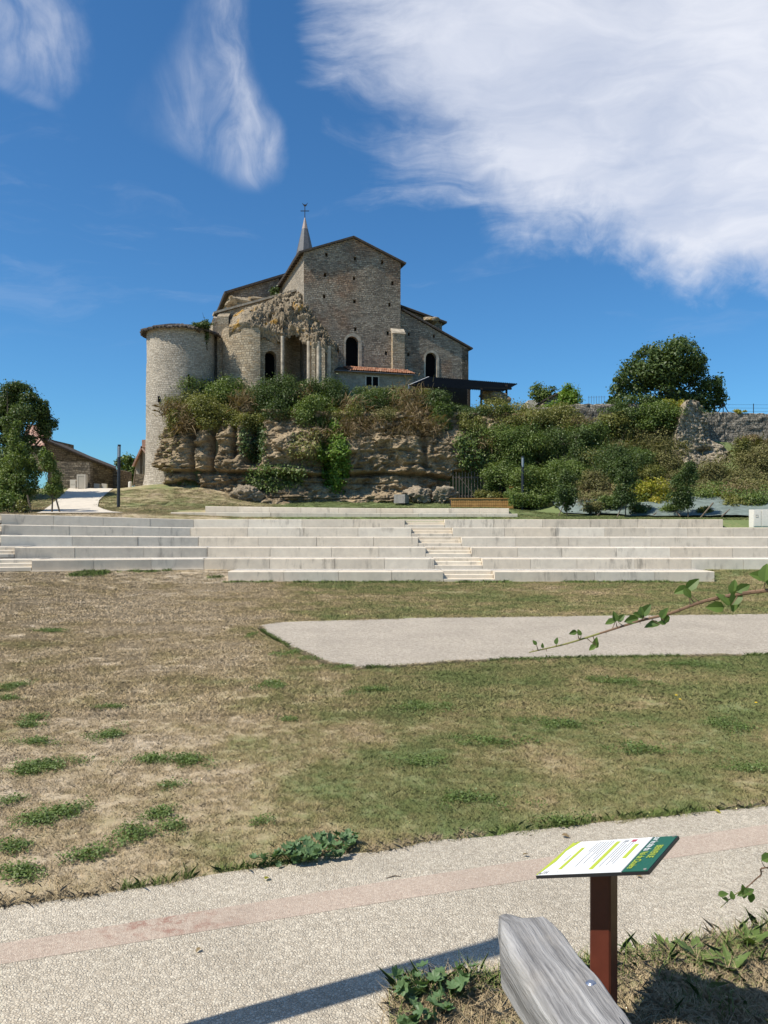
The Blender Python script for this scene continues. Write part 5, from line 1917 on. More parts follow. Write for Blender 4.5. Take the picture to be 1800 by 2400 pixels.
# ================================================================== TREES
def tree(name, label, base, blobs_px, Y, mat, size, n, seed, trunk_r, group=None, crown_parts=None, limbs=6):
    rng = np.random.default_rng(seed)
    t = thing(name, tuple(base), label, 'tree', group)
    blobs = []
    for (px, py, wpx, hpx) in blobs_px:
        c = P(px, py, Y)
        c.y += rng.uniform(-0.25, 0.25) * wpx / F * Y
        r = (wpx / 2 / F * Y, wpx / 2 / F * Y * 0.85, hpx / 2 / F * Y)
        blobs += crown_blobs(rng, tuple(c), r, 9, 0.46)
    v, f = leaf_cloud(rng, blobs, n, size)
    obj('crown', v, f, M[mat], t, uv=None)
    tr = MB()
    cz = np.mean([b[0] for b in blobs], axis=0)
    top = Vector(cz)
    b0 = Vector(base)
    mid = b0 + (top - b0) * 0.5
    mid.x += rng.uniform(-.1, .1)
    tr.tube([tuple(b0 - Vector((0, 0, 0.3))), tuple(b0 + Vector((0, 0, 0.15))), tuple(mid), tuple(top)], [trunk_r * 1.35, trunk_r, trunk_r * 0.75, trunk_r * 0.3], 8)
    for i in range(limbs):
        e = Vector(blobs[int(rng.integers(len(blobs)))][0])
        a = b0 + (top - b0) * rng.uniform(0.35, 0.7)
        m_ = (a + e) / 2 + Vector((0, 0, -0.1 * (e - a).length))
        tr.tube([tuple(a), tuple(m_), tuple(e)], [trunk_r * 0.45, trunk_r * 0.3, trunk_r * 0.1], 6)
    tr.build('trunk', M['bark'], t, uv=None)
    return t


bt = P(1565, 960, 64.5)
tree('broadleaf_tree', 'large dark broadleaf tree standing above the rampart on the right', (bt.x, bt.y, gz(bt.x, bt.y)),
     [(1565, 845, 150, 100), (1500, 880, 120, 90), (1630, 870, 120, 90), (1460, 920, 90, 60), (1655, 905, 80, 70), (1560, 915, 170, 70), (1600, 815, 80, 50), (1530, 825, 80, 50), (1680, 920, 44, 100), (1450, 895, 50, 40), (1490, 950, 130, 50), (1600, 945, 150, 60), (1555, 870, 180, 110), (1665, 955, 60, 50), (1440, 945, 60, 40)], 64.0, 'leaf_dark', 0.23, 24000, 3, 0.28, limbs=12)
lt = T(20, 54)
tree('broadleaf_tree', 'large dark tree leaning in at the left edge above the house roofs', (lt.x - 1, 54, lt.z),
     [(20, 940, 110, 90), (60, 985, 110, 80), (0, 1000, 110, 110), (95, 985, 50, 70), (35, 1035, 90, 60), (-60, 960, 120, 140), (112, 1000, 40, 60), (30, 905, 80, 40), (60, 1050, 100, 70), (10, 1075, 110, 90), (70, 945, 70, 60), (105, 960, 40, 40)], 54, 'leaf_dark', 0.15, 36000, 4, 0.25, limbs=10)
c_ = T(40, 46)
tree('young_tree', 'tall dark columnar young tree with two trunks left of the lane', (c_.x, 46, c_.z),
     [(45, 1060, 60, 90), (40, 1110, 90, 90), (35, 1010, 34, 50), (60, 1140, 70, 60), (5, 1130, 70, 120), (75, 1100, 50, 80), (35, 1165, 90, 50)], 46, 'leaf_mid', 0.12, 20000, 5, 0.07)
c_ = T(122, 45)
tree('young_tree', 'slim columnar young tree with a slanting stake beside the pale lane', (c_.x, 45, c_.z),
     [(114, 1090, 50, 70), (117, 1125, 60, 70), (110, 1065, 30, 40), (118, 1152, 46, 30)], 45, 'leaf_mid', 0.11, 7000, 6, 0.05)
shrub(108, 1075, 45.5, 46, 36, 'leaf_yellow', 'yellow green shoots on the slim young tree by the lane', size=0.12, nb=6, dens=1.6, group='left bank plants')
shrub(20, 1180, 44.0, 60, 50, 'leaf_mid', 'leafy bush at the left edge above the top tier', size=0.13, group='left bank plants')
shrub(52, 1188, 43.6, 36, 36, 'leaf_olive', 'small olive bush at the foot of the columnar young tree', size=0.12, group='left bank plants')
c_ = T(297, 95)
tree('broadleaf_tree', 'round green tree far behind the left lamp post', (c_.x, 95, 5.2),
     [(302, 1080, 46, 60), (282, 1105, 36, 50), (315, 1100, 40, 60), (300, 1125, 50, 40)], 95, 'leaf_mid', 0.3, 3500, 7, 0.25)
for px, Yt, bl, sd, lab, m in (
        (1329, 47.5, [(1328, 1150, 66, 70), (1326, 1178, 54, 44), (1329, 1122, 40, 50)], 8, 'first staked young tree standing in the grass right of the lamp', 'leaf_dark'),
        (1466, 46.6, [(1463, 1120, 60, 60), (1466, 1160, 66, 66), (1462, 1090, 38, 46)], 9, 'second staked young tree in front of the willowy bush', 'leaf_dark'),
        (1613, 46.0, [(1613, 1130, 68, 66), (1612, 1165, 76, 66), (1612, 1100, 46, 50)], 10, 'dense dark conical young tree right of the yellow bush', 'leaf_dark')):
    b = T(px, Yt)
    base = (b.x, b.y, b.z)
    tree('young_tree', lab, base, bl, Yt, m, 0.115, 6500, sd, 0.035, group='staked young trees')
    for k_, dx in enumerate((-0.75, 0.05)):
        pass
STK = [(1306, 1210, 1326, 1172, 47.3, 'short slanting stake left of the first young tree', 0.03), (1488 - 45, 1213, 1470 - 8, 1178, 46.4, 'slanting stake beside the second young tree', 0.035),
       (1594, 1213, 1606, 1188, 45.8, 'slanting stake left of the conical young tree', 0.03), (1636, 1214, 1672, 1178, 45.8, 'long pale stake leaning right of the conical young tree', 0.045),
       (1400, 1216, 1425, 1203, 47.0, 'pale stake lying on the fabric left of the yellow bush', 0.04), (1692, 1220, 1738, 1190, 45.6, 'long stake lying on the fabric near the white cabinet', 0.045),
       (1530, 1218, 1580, 1196, 46.5, 'pale stake lying on the fabric below the yellow bush', 0.035),
       (144, 1208, 131, 1168, 45, 'dark slanting stake of the slim young tree by the lane', 0.05), (76, 1206, 64, 1160, 45.4, 'dark slanting stake of the columnar young trees', 0.06)]
for (x0, y0, x1, y1, Yt, lab, r_) in STK:
    a, b = P(x0, y0, Yt), P(x1, y1, Yt)
    a.z = min(a.z, gz(a.x, a.y)) - 0.15 if y0 - y1 > 30 else gz(a.x, a.y) + 0.02
    if y0 - y1 <= 30: b = Vector((b.x, b.y + 1.6, gz(b.x, b.y + 1.6) + 0.12)); a = Vector((a.x, a.y, gz(a.x, a.y) + 0.1))
    m_ = MB().tube([tuple(a), tuple((a + b) / 2), tuple(b)], [r_, r_, r_ * 0.9], 7)
    tag(m_.build('stake', M['stake'], None, uv=None), lab, 'stake', 'planting stakes')

# geotextile sheet laid on the foot of the bank
nxg, nyg = 60, 26
gv = []
for j in range(nyg):
    for i in range(nxg):
        X = 11.4 + (27 - 11.4) * i / (nxg - 1)
        y0 = float(np.interp(X, [9, 12, 16, 24, 60], [54, 49.5, 46.6, 45.6, 45.6])) - 0.35
        y1 = y0 + 3.6 + 0.8 * math.sin(X * 0.7) 
        Yv = y0 + (y1 - y0) * j / (nyg - 1)
        gv.append((X, Yv, 0))
gv = np.array(gv)
gv[:, 2] = ground(gv[:, 0], gv[:, 1]) + 0.10 + 0.22 * (fbm(gv * np.array([0.8, 0.8, 1]), 3, 5) - 0.4) * sstep(13.0, 14.0, gv[:, 0] + 1.2)
tag(obj('geotextile', gv, grid_faces(nxg, nyg), M['geotextile'], None, uv=None, smooth=True), 'grey green planting fabric laid over the foot of the right bank', 'fabric')

# ================================================================== RAMPARTS AND WALLS ON THE RIGHT
def long_wall(name, label, pts, thick, mat, seed, base_drop=2.5):
    """a stone wall along pixels (px, py_top, Y) with an uneven top"""
    top = [P(*p) for p in pts]
    n = 90
    s_ = np.linspace(0, 1, len(top))
    t_ = np.linspace(0, 1, n)
    c = np.stack([np.interp(t_, s_, [p[k] for p in top]) for k in range(3)], 1)
    c[:, 2] += 0.16 * (fbm(np.stack([t_ * 40, 0 * t_, 0 * t_], 1), 3, seed) - 0.5)
    nv = 24
    V_ = []
    for j in range(nv):
        p = c.copy()
        zb_ = ground(p[:, 0], p[:, 1]) - 0.6
        zb_ = np.minimum(zb_, c[:, 2] - 0.8)
        p[:, 2] = zb_ + (c[:, 2] - zb_) * j / (nv - 1)
        w1, w2, ci = worley(p * np.array([2.2, 2.2, 4.0]), seed)
        p[:, 1] -= 0.12 * (ci - 0.5) - 0.08 * sstep(0.12, 0, w2 - w1) 
        V_.append(p)
    bk = V_[-1].copy(); bk[:, 1] += thick
    V_.append(bk)
    b2 = bk.copy(); b2[:, 2] -= 4.0
    V_.append(b2)
    return tag(obj(name, np.concatenate(V_), grid_faces(n, nv + 2), M[mat], None), label, 'wall')


long_wall('rampart_wall', 'grey drystone rampart wall running out of the right edge', [(1652, 966, 62.2), (1700, 966, 62.2), (1800, 969, 62.0), (2000, 975, 61.5)], 0.8, 'rampart_grey', 3)
long_wall('retaining_wall', 'grey retaining wall half hidden by creeper below the big tree', [(1225, 958, 63.0), (1300, 953, 63.0), (1370, 946, 62.6), (1480, 948, 62.4), (1600, 950, 62.2)], 0.8, 'rampart_grey', 7)
# broken end of the rampart, standing proud
rows = [(1112, 1640, 1700), (1102, 1620, 1722), (1080, 1600, 1724), (1060, 1588, 1712), (1045, 1583, 1696), (1030, 1583, 1672), (1010, 1586, 1664), (990, 1592, 1658), (970, 1598, 1652), (955, 1603, 1648), (945, 1606, 1640), (938, 1612, 1630)]
nr_, nc_ = 90, 70
ys = np.linspace(1112, 937, nr_)
yy_ = [r[0] for r in rows][::-1]
ll = np.interp(ys, yy_, [r[1] for r in rows][::-1])
rr_ = np.interp(ys, yy_, [r[2] for r in rows][::-1])
V_ = []
for y_, l_, r_ in zip(ys, ll, rr_):
    cols_ = np.linspace(-0.12, 1.25, nc_)
    for a_ in cols_:
        aa = min(max(a_, 0), 1)
        Yd = 58.9 + 1.5 * aa ** 1.5 + (1112 - y_) / 175 * 1.2
        p = P(l_ + (r_ - l_) * aa, y_, Yd)
        if a_ < 0: p.y += -a_ / 0.12 * 2.0; p.x += -a_ * 2
        if a_ > 1: p.y += (a_ - 1) / 0.25 * 2.0
        V_.append(tuple(p))
V_ = np.array(V_)
w1, w2, ci = worley(V_ * np.array([2.1, 2.1, 4.2]), 5)
x1, x2, cj = worley(V_ * np.array([0.7, 0.7, 0.6]), 6)
colp = np.tile(np.linspace(-0.12, 1.25, nc_), nr_)
dd = 0.22 * (ci - 0.5) - 0.14 * sstep(0.14, 0, w2 - w1) + (0.35 * (cj - 0.5) + 0.8 * (fbm(V_ * 0.9, 3, 4) - 0.5)) * sstep(0.45, 0.75, colp)
# eroded hollow
pxv = 900 + V_[:, 0] / V_[:, 1] * F
pyv = HZ - (V_[:, 2] - H) / V_[:, 1] * F
dd -= 0.9 * np.exp(-(((pxv - 1655) / 16) ** 2 + ((pyv - 1058) / 9) ** 2))
V_[:, 1] -= dd
V_[:, 0] += 0.3 * dd * sstep(0.6, 1.0, colp)
tag(obj('broken_rampart', V_, grid_faces(nc_, nr_), M['rampart'], None), 'broken stump of golden rampart masonry with a ragged right side', 'ruin')

# little stone hut
hut = thing('stone_hut', tuple(P(1310, 975, 66)), 'little pale stone hut with a sloping roof among the vines', 'hut')
a = [P(1268, 985, 66), P(1352, 985, 66), P(1352, 926, 66), P(1326, 913, 66), P(1274, 938, 66)]
mb = MB().prism([tuple(p) for p in a], [(p.x, p.y + 3.0, p.z) for p in a])
mb.build('wall', M['rampart'], hut)
e = [P(1271, 938, 65.8), P(1326, 910, 65.8)]
slab([(e[0].x, 65.75, e[0].z), (e[1].x, 65.75, e[1].z), (e[1].x, 69.2, e[1].z), (e[0].x, 69.2, e[0].z)], 0.12, 'roof', M['roof_old'], hut)
e = [P(1326, 910, 65.8), P(1356, 925, 65.8)]
slab([(e[0].x, 65.75, e[0].z), (e[1].x, 65.75, e[1].z), (e[1].x, 69.2, e[1].z), (e[0].x, 69.2, e[0].z)], 0.12, 'roof', M['roof_old'], hut)
# pale rendered ridge seen behind the hut
o = MB()
a = [P(1232, 948, 74), P(1262, 944, 74), P(1262, 936, 74), P(1238, 938, 74)]
o.prism([(p.x, p.y, p.z - (3 if i < 2 else 0)) for i, p in enumerate(a)], [(p.x, p.y + 4, p.z - (3 if i < 2 else 0)) for i, p in enumerate(a)])
tag(o.build('far_roof', M['rendered'], None), 'small pale roof far behind the slope right of the shed', 'building')

# wire fence and surveyor style tripod above the wall
fe = thing('wire_fence', tuple(P(1740, 968, 63)), 'thin wire fence with dark posts above the grey rampart wall', 'fence')
for px in (1676, 1766, 1850):
    a, b = P(px, 972, 63), P(px, 946, 63)
    MB().tube([tuple(a), tuple(b)], 0.03, 6).build('post', M['iron'], fe, uv=None)
for py in (948, 956, 964):
    MB().tube([tuple(P(1676, py, 63)), tuple(P(1850, py + 1, 63))], 0.008, 5).build('wire', M['iron'], fe, uv=None)
tp = MB()
for dx in (-14, 0, 14):
    tp.tube([tuple(P(1695, 946, 63)), tuple(P(1695 + dx, 970, 63 + (0.3 if dx == 0 else 0)))], 0.035, 6)
tag(tp.build('tripod', M['iron'], None, uv=None), 'dark three legged tripod standing above the grey rampart wall', 'tripod')
f2 = thing('wire_fence', tuple(P(1398, 945, 63)), 'short pale wire fence above the retaining wall left of the big tree', 'fence')
for px in range(1380, 1420, 6):
    MB().tube([tuple(P(px, 946, 63)), tuple(P(px, 928, 63))], 0.014, 5).build('post', M['slate'], f2, uv=None)
MB().tube([tuple(P(1378, 931, 63)), tuple(P(1420, 930, 63))], 0.01, 5).build('wire', M['slate'], f2, uv=None)
for px, py0, py1, Yp, lab in ((1776, 1165, 1118, 53.5, 'grey wooden post standing in the scrub near the right edge'), (1693, 1142, 1108, 55.5, 'thin weathered stake in the scrub below the broken rampart')):
    a, b = P(px, py0, Yp), P(px, py1, Yp)
    tag(MB().tube([(a.x, a.y, min(a.z, gz(a.x, a.y)) - 0.1), tuple(b)], [0.10 if px > 1700 else 0.06, 0.09 if px > 1700 else 0.05], 8).build('wooden_post', M['stake'], None, uv=None), lab, 'post')
a = P(1792, 1165, 53.4); b = P(1776, 1128, 53.5)
tag(MB().tube([(a.x, a.y, a.z - 0.2), tuple(b)], 0.05, 6).build('prop_pole', M['stake'], None, uv=None), 'dark slanting prop pole leaning on the grey wooden post', 'pole')

# ================================================================== OPEN SHED
shed = thing('open_shed', tuple(P(1090, 945, 62)), 'open shed with dark corrugated sheet roof on posts beside the church', 'shed')
A1, B1, C1, D1 = P(957, 903, 58.6), P(1005, 883, 61.5), P(1213, 899, 67.0), P(1178, 917, 63.5)
nwv = 45
v, f = [], []
nn = (D1 - A1).cross(B1 - A1).normalized()
for i in range(nwv * 2 + 1):
    a = i / (nwv * 2)
    lo, hi = A1 + (D1 - A1) * a, B1 + (C1 - B1) * a
    w_ = 0.035 * (1 if i % 2 else -1)
    for p in (lo, hi):
        v += [tuple(p + nn * w_), tuple(p + nn * (w_ - 0.03))]
for i in range(nwv * 2):
    b = 4 * i
    f += [(b, b + 4, b + 6, b + 2), (b + 1, b + 3, b + 7, b + 5), (b, b + 1, b + 5, b + 4), (b + 2, b + 6, b + 7, b + 3)]
obj('roof_sheet', v, f, M['metalroof'], shed, uv=None)
fa = MB()
dv = (B1 - A1)
fa.prism([tuple(A1 + Vector((-0.03, -0.02, -0.26))), tuple(B1 + Vector((-0.03, -0.02, -0.26))), tuple(B1 + Vector((0.03, 0.02, -0.26))), tuple(A1 + Vector((0.03, 0.02, -0.26)))],
         [tuple(A1 + Vector((-0.03, -0.02, 0.02))), tuple(B1 + Vector((-0.03, -0.02, 0.02))), tuple(B1 + Vector((0.03, 0.02, 0.02))), tuple(A1 + Vector((0.03, 0.02, 0.02)))])
fa.build('fascia', M['whitewood'], shed, uv=None)
for (pa, pb) in ((P(975, 906, 59.5), P(1198, 911, 64.5)), (P(1010, 890, 61.8), P(1200, 905, 66.8))):
    MB().tube([tuple(pa), tuple(pb)], 0.11, 4).build('beam', M['timber_dark'], shed, uv=None)
for px, py, Yp in ((1187, 903, 65.2), (1128, 912, 62.5), (1020, 905, 60.5), (1015, 890, 62.2), (1100, 897, 64.5)):
    p = P(px, py, Yp)
    MB().box((p.x, p.y, (p.z + gz(p.x, p.y)) / 2 - 0.1), (0.16, 0.16, p.z - gz(p.x, p.y) + 0.3)).build('post', M['timber_dark'], shed, uv=None)
bw = [P(1020, 895, 65.5), P(1095, 901, 66.8)]  # near-black sheet added to stand in for the shade inside the shed
MB().prism([(bw[0].x, bw[0].y, 10.5), (bw[1].x, bw[1].y, 10.5), (bw[1].x, bw[1].y + 0.1, 10.5), (bw[0].x, bw[0].y + 0.1, 10.5)],
           [(bw[0].x, bw[0].y, bw[0].z), (bw[1].x, bw[1].y, bw[1].z), (bw[1].x, bw[1].y + 0.1, bw[1].z), (bw[0].x, bw[0].y + 0.1, bw[0].z)]).build('dark_backing', M['timber_dark'], shed, uv=None)
pile = lump('rubble_pile', P(1160, 934, 64.0), (1.0, 0.8, 0.55), 9, 'rock', None)
tag(pile, 'heap of dark rubble stacked under the right end of the shed roof', 'rubble pile')

# ================================================================== LEFT VILLAGE
def stone_panel(name, label, poly, thick, mat, cat='wall'):
    mb = MB()
    a = [P(*p) for p in poly]
    mb.prism([tuple(p) for p in a], [(p.x, p.y + thick, p.z) for p in a])
    return tag(mb.build(name, M[mat], None), label, cat)


stone_panel('drystone_wall', 'dark drystone wall behind the cream cabinets at the head of the lane', [(118, 1156, 60.6), (211, 1152, 60.6), (211, 1083, 60.6), (118, 1081, 60.6)], 0.6, 'darkstone')
MBx = MB()
a = [P(117, 1081, 60.5), P(212, 1083, 60.5)]
long_roof = [P(112, 1036, 64), P(150, 1052, 66), P(210, 1078, 69), P(272, 1102, 73)]
low = [P(112, 1160, 64), P(150, 1158, 66), P(210, 1150, 69), P(272, 1150, 73)]
lh = thing('long_barn', tuple(low[1]), 'long dark stone barn wall with a sloping roof line behind the lane', 'barn')
v = [tuple(p) for p in low] + [tuple(p) for p in long_roof]
obj('wall', v, [(i, i + 1, i + 5, i + 4) for i in range(3)], M['darkstone'], lh)
rv = []
for p in long_roof:
    rv += [(p.x + 0.1, p.y - 0.35, p.z - 0.05), (p.x + 0.1, p.y - 0.35, p.z + 0.12), (p.x - 1.0, p.y + 3, p.z + 0.55)]
obj('roof', rv, [(3 * i, 3 * i + 3, 3 * i + 4, 3 * i + 1) for i in range(3)] + [(3 * i + 1, 3 * i + 4, 3 * i + 5, 3 * i + 2) for i in range(3)], M['roof_old'], lh, uv=None)
pe = [P(264, 1150, 72.5), P(276, 1150, 72.5), P(276, 1101, 72.5), P(264, 1098, 72.5)]
MB().prism([tuple(p) for p in pe], [(p.x, p.y + 4, p.z) for p in pe]).build('end_wall', M['darkstone'], lh)
for px0, px1 in ((220, 233), (238, 250)):
    q = [P(px0, 1148, 68), P(px1, 1148, 68), P(px1, 1134, 68), P(px0, 1133, 68)]
    ob = MB().prism([tuple(p) for p in q], [(p.x, p.y + 0.3, p.z) for p in q])
    tag(ob.build('meter_box', M['cabinet'], None, uv=None), 'pale box against the barn, %s of the two in the shade' % ('left' if px0 == 220 else 'right'), 'meter box', 'shaded meter boxes')


def cabinet(name, label, px0, px1, py0, py1, Y, mat, door=True, depth=0.4):
    a, b = P(px0, py1, Y), P(px1, py0, Y)
    zb_ = min(a.z, gz((a.x + b.x) / 2, Y)) - 0.05
    t = thing(name, ((a.x + b.x) / 2, Y, zb_), label, 'cabinet')
    MB().prism([(a.x, Y, zb_), (b.x, Y, zb_), (b.x, Y + depth, zb_), (a.x, Y + depth, zb_)], [(a.x, Y, b.z), (b.x, Y, b.z), (b.x, Y + depth, b.z), (a.x, Y + depth, b.z)]).build('body', M[mat], t, uv=None)
    return t, a, b


t, a, b = cabinet('utility_cabinet', 'tall cream utility cabinet with a recessed door panel by the drystone wall', 180, 201, 1112, 1148, 60.0, 'cabinet')
fr_ = 0.1
w_ = b.x - a.x
MB().box(((a.x + b.x) / 2, 59.985, (a.z + b.z) / 2), (w_ * 0.66, 0.03, (b.z - a.z) * 0.78)).build('door', plain('cabinet_door', (0.42, 0.38, 0.31), 0.6, 0.05), t, uv=None)
for sx_ in (-1, 1):
    MB().box(((a.x + b.x) / 2 + sx_ * w_ * 0.42, 59.975, (a.z + b.z) / 2), (w_ * 0.12, 0.05, (b.z - a.z) * 0.98)).build('frame', M['cabinet'], t, uv=None)
MB().box(((a.x + b.x) / 2, 59.975, b.z - 0.05), (w_ * 0.72, 0.048, 0.1)).build('frame', M['cabinet'], t, uv=None)
t, a, b = cabinet('utility_cabinet', 'short cream utility cabinet to the left of the tall one', 164, 178, 1124, 1148, 60.0, 'cabinet')
for k_ in (0.28, 0.72):
    MB().box(((a.x + b.x) / 2, 59.985, a.z + (b.z - a.z) * k_), ((b.x - a.x) * 0.86, 0.03, (b.z - a.z) * 0.38)).build('door', M['cabinet'], t, uv=None)
t, a, b = cabinet('utility_cabinet', 'white utility cabinet in the grass at the right edge above the tiers', 1765.5, 1815, 1194, 1234, 41.8, 'cabinet_white', depth=0.5)
for k_ in (0.2, 0.68):
    MB().box((a.x + (b.x - a.x) * (k_ if k_ > .5 else 0.19), 41.79, (a.z + b.z) / 2), ((b.x - a.x) * (0.56 if k_ > .5 else 0.33), 0.03, (b.z - a.z) * 0.94)).build('door', M['cabinet_white'], t, uv=None)
lx, lz = P(1774, 1209, 41.76).x, P(1774, 1209, 41.76).z
for (dx, dz, sx_, sz_) in ((0, 0.06, 0.13, 0.015), (0, -0.06, 0.13, 0.015), (-0.06, 0, 0.015, 0.12), (0.06, 0, 0.015, 0.12)):
    MB().box((lx + dx, 41.765, lz + dz), (sx_, 0.012, sz_)).build('label_frame', M['cabinet'], t, uv=None)

# houses with tiled roofs behind the trees on the left
hs = thing('village_house', tuple(P(95, 1090, 66)), 'old village house with pale pink tiled roof half hidden by the left trees', 'house')
q = [P(60, 1100, 66), P(118, 1100, 66), P(118, 1030, 66), P(60, 1028, 66)]
MB().prism([tuple(p) for p in q], [(p.x, p.y + 5, p.z) for p in q]).build('wall', M['darkstone'], hs)
tl = canal_tile(0.9, 0.19)
tl.materials.clear(); tl.materials.append(M['tile_pale'])
for (pxa, pxb, pxc, pxd, pye, pyr, Ya, Yb, nrow) in ((62, 116, 114, 66, 1028, 1000, 65.6, 69.0, 6), (58, 99, 88, 62, 1048, 1030, 63.6, 65.8, 4)):
    e0, e1, r1, r0 = P(pxa, pye, Ya), P(pxb, pye, Ya), P(pxc, pyr, Yb), P(pxd, pyr, Yb)
    up_ = r0 - e0
    ptc = math.atan2(up_.z, math.hypot(up_.x, up_.y))
    yw = math.atan2(-up_.x, up_.y)
    dz_ = Vector((0, 0, -0.06))
    slab([tuple(e0 + dz_), tuple(e1 + dz_), tuple(r1 + dz_), tuple(r0 + dz_)], 0.1, 'roof', M['soffit'], hs)
    ncol = int((e1.x - e0.x) / 0.34)
    for i in range(ncol + 1):
        for j in range(nrow):
            lo_, hi_ = e0 + (e1 - e0) * (i / ncol), r0 + (r1 - r0) * (i / ncol)
            place('tile', tl, tuple(lo_ + (hi_ - lo_) * (j / nrow)), (ptc, 0, yw + rt.uniform(-.05, .05)), parent=hs)
gh = thing('gabled_house', tuple(P(335, 1135, 74)), 'small rendered house with timbered gable peeking out left of the round tower', 'house')
q = [P(317, 1140, 74), P(366, 1140, 74), P(366, 1088, 74), P(331, 1050, 74), P(317, 1092, 74)]
MB().prism([tuple(p) for p in q], [(p.x, p.y + 7, p.z) for p in q]).build('wall', M['rendered'], gh)
for (s0, s1) in (((309, 1092), (331, 1045)), ((331, 1045), (364, 1088))):
    a, b = P(*s0, 73.4), P(*s1, 73.4)
    slab([(a.x, 73.4, a.z), (b.x, 73.4, b.z), (b.x, 82, b.z), (a.x, 82, a.z)], 0.14, 'roof', M['tile_pale'], gh)
MB().box((P(331, 1090, 73.9).x, 73.93, P(331, 1085, 73.9).z), (0.18, 0.1, 2.6)).build('timber', M['stake'], gh, uv=None)
for px in (327, 334):
    MB().box((P(px, 1120, 73.9).x, 73.93, P(px, 1110, 73.9).z), (0.12, 0.1, 1.6)).build('timber', M['dressed'], gh, uv=None)
cp = P(344, 1052, 76)
MB().box((cp.x, 76, cp.z), (0.75, 0.6, 1.7)).build('chimney', M['tile_pale'], gh, uv=None)
stone_panel('drystone_wall', 'short drystone wall in front of the gabled house by the tower', [(315, 1142, 68), (352, 1142, 68), (352, 1110, 68), (315, 1111, 68)], 0.5, 'darkstone')
a, b = P(312, 1140, 67.5), P(318, 1100, 67.5)
tag(MB().tube([tuple(a), tuple(b)], 0.07, 6).build('wooden_pole', M['stake'], None, uv=None), 'thin grey pole leaning on the short drystone wall', 'pole')
a = P(305, 1140, 66)
tag(MB().tube([(a.x, a.y, a.z - 0.2), (a.x, a.y, a.z + 0.35), (a.x, a.y, a.z + 0.40)], [0.16, 0.15, 0.10], 10).build('marker_post', M['cabinet_white'], None, uv=None), 'short white marker post in the grass left of the tower', 'marker post')

# ================================================================== LAMPS
def lamp(x, y, z, h, label, lean=0.0):
    t = thing('lamp_post', (x, y, z), label, 'lamp post', 'cylindrical lamp posts')
    r = 0.098
    def pt(k): return (x + lean * k * h, y, z + k * h)
    MB().tube([pt(-0.05), pt(0.80)], [r, r], 16).build('pole', M['lamp'], t, uv=None, smooth=False)
    MB().tube([pt(0.0), (x, y, z + 0.03)], [0.14, 0.14], 16).build('base_plate', M['lamp'], t, uv=None)
    MB().tube([pt(0.802), pt(0.972)], [r * 0.92, r * 0.92], 16).build('diffuser', M['lampglass'], t, uv=None)
    MB().tube([pt(0.974), pt(1.0)], [r, r * 0.98], 16).build('cap', M['lamp'], t, uv=None)
    for s_ in (-1, 1):
        MB().tube([(x + s_ * r * 0.95 + lean * 0.8 * h, y - 0.03, z + 0.8 * h), (x + s_ * r * 0.95 + lean * 0.975 * h, y - 0.03, z + 0.975 * h)], 0.012, 6).build('strut', M['lamp'], t, uv=None)


p = T(277.5, 50)
lamp(p.x, p.y, p.z, (1187 - 1040) / F * 50, 'slim dark lamp post on the grass beside the pale lane on the left', 0.014)
p = T(1225, 54)
lamp(p.x, p.y, p.z, (1197 - 1071) / F * 54, 'slim dark lamp post at the right end of the wooden planter')
lamp(-2.04, 3.45, gz(-2.04, 3.45), 4.1, 'lamp post just outside the left of the picture whose shadow falls on the path')

# planter, trough, crate stack
pl = thing('timber_planter', tuple(P(1130, 1190, 54.6)), 'long low planter clad in orange timber slats in front of the cave', 'planter')
a, b = P(1057, 1189, 54.6), P(1204, 1190, 54.6)
zt_ = P(1057, 1169, 54.6).z
z0_ = min(a.z, b.z) - 0.1
ns = 34
for r_ in range(3):
    for i in range(ns):
        x = a.x + (b.x - a.x) * (i + 0.5) / ns
        hh = (zt_ - z0_) / 3
        MB().box((x, 54.6 + rt.uniform(-0.008, 0.008), z0_ + hh * (r_ + 0.5)), ((b.x - a.x) / ns - 0.014, 0.03, hh - 0.02)).build('slat', M['planter'], pl, uv=None)
MB().box(((a.x + b.x) / 2, 55.2, (z0_ + zt_) / 2 - 0.02), (b.x - a.x - 0.03, 1.1, zt_ - z0_ - 0.06)).build('box', M['timber_dark'], pl, uv=None)
MB().box(((a.x + b.x) / 2, 54.62, zt_ + 0.025), (b.x - a.x + 0.06, 0.16, 0.05)).build('rim', M['planter'], pl, uv=None)
MB().box(((a.x + b.x) / 2, 55.72, zt_ + 0.025), (b.x - a.x + 0.06, 0.14, 0.05)).build('rim', M['planter'], pl, uv=None)
tr_ = thing('stone_trough', tuple(P(942, 1178, 56.0)), 'small rectangular stone trough standing in the grass below the cliff', 'trough')
c = P(941, 1178, 56.0)
zb_, zh = c.z - 0.05, 0.62
for (dx, dy, sx_, sy_) in ((-0.37, 0, 0.08, 0.9), (0.37, 0, 0.08, 0.9), (0, -0.41, 0.66, 0.08), (0, 0.41, 0.66, 0.08)):
    ca, sa = math.cos(-0.35), math.sin(-0.35)
    MB().box((c.x + dx * ca - dy * sa, 56.0 + dx * sa + dy * ca, zb_ + zh / 2), (sx_, sy_, zh), -0.35).build('side', M['trough'], tr_, uv=None)
MB().box((c.x, 56.0, zb_ + 0.1), (0.66, 0.74, 0.2), -0.35).build('bottom', M['trough'], tr_, uv=None)
cs = thing('wooden_crate_stack', tuple(P(1199, 1170, 55.5)), 'small leaning frame of orange boards behind the right end of the planter', 'crate stack')
for px in (1194, 1204):
    MB().tube([tuple(P(px, 1172, 55.6)), tuple(P(px + 1, 1137, 55.9))], 0.045, 4).build('upright', M['planter'], cs, uv=None)
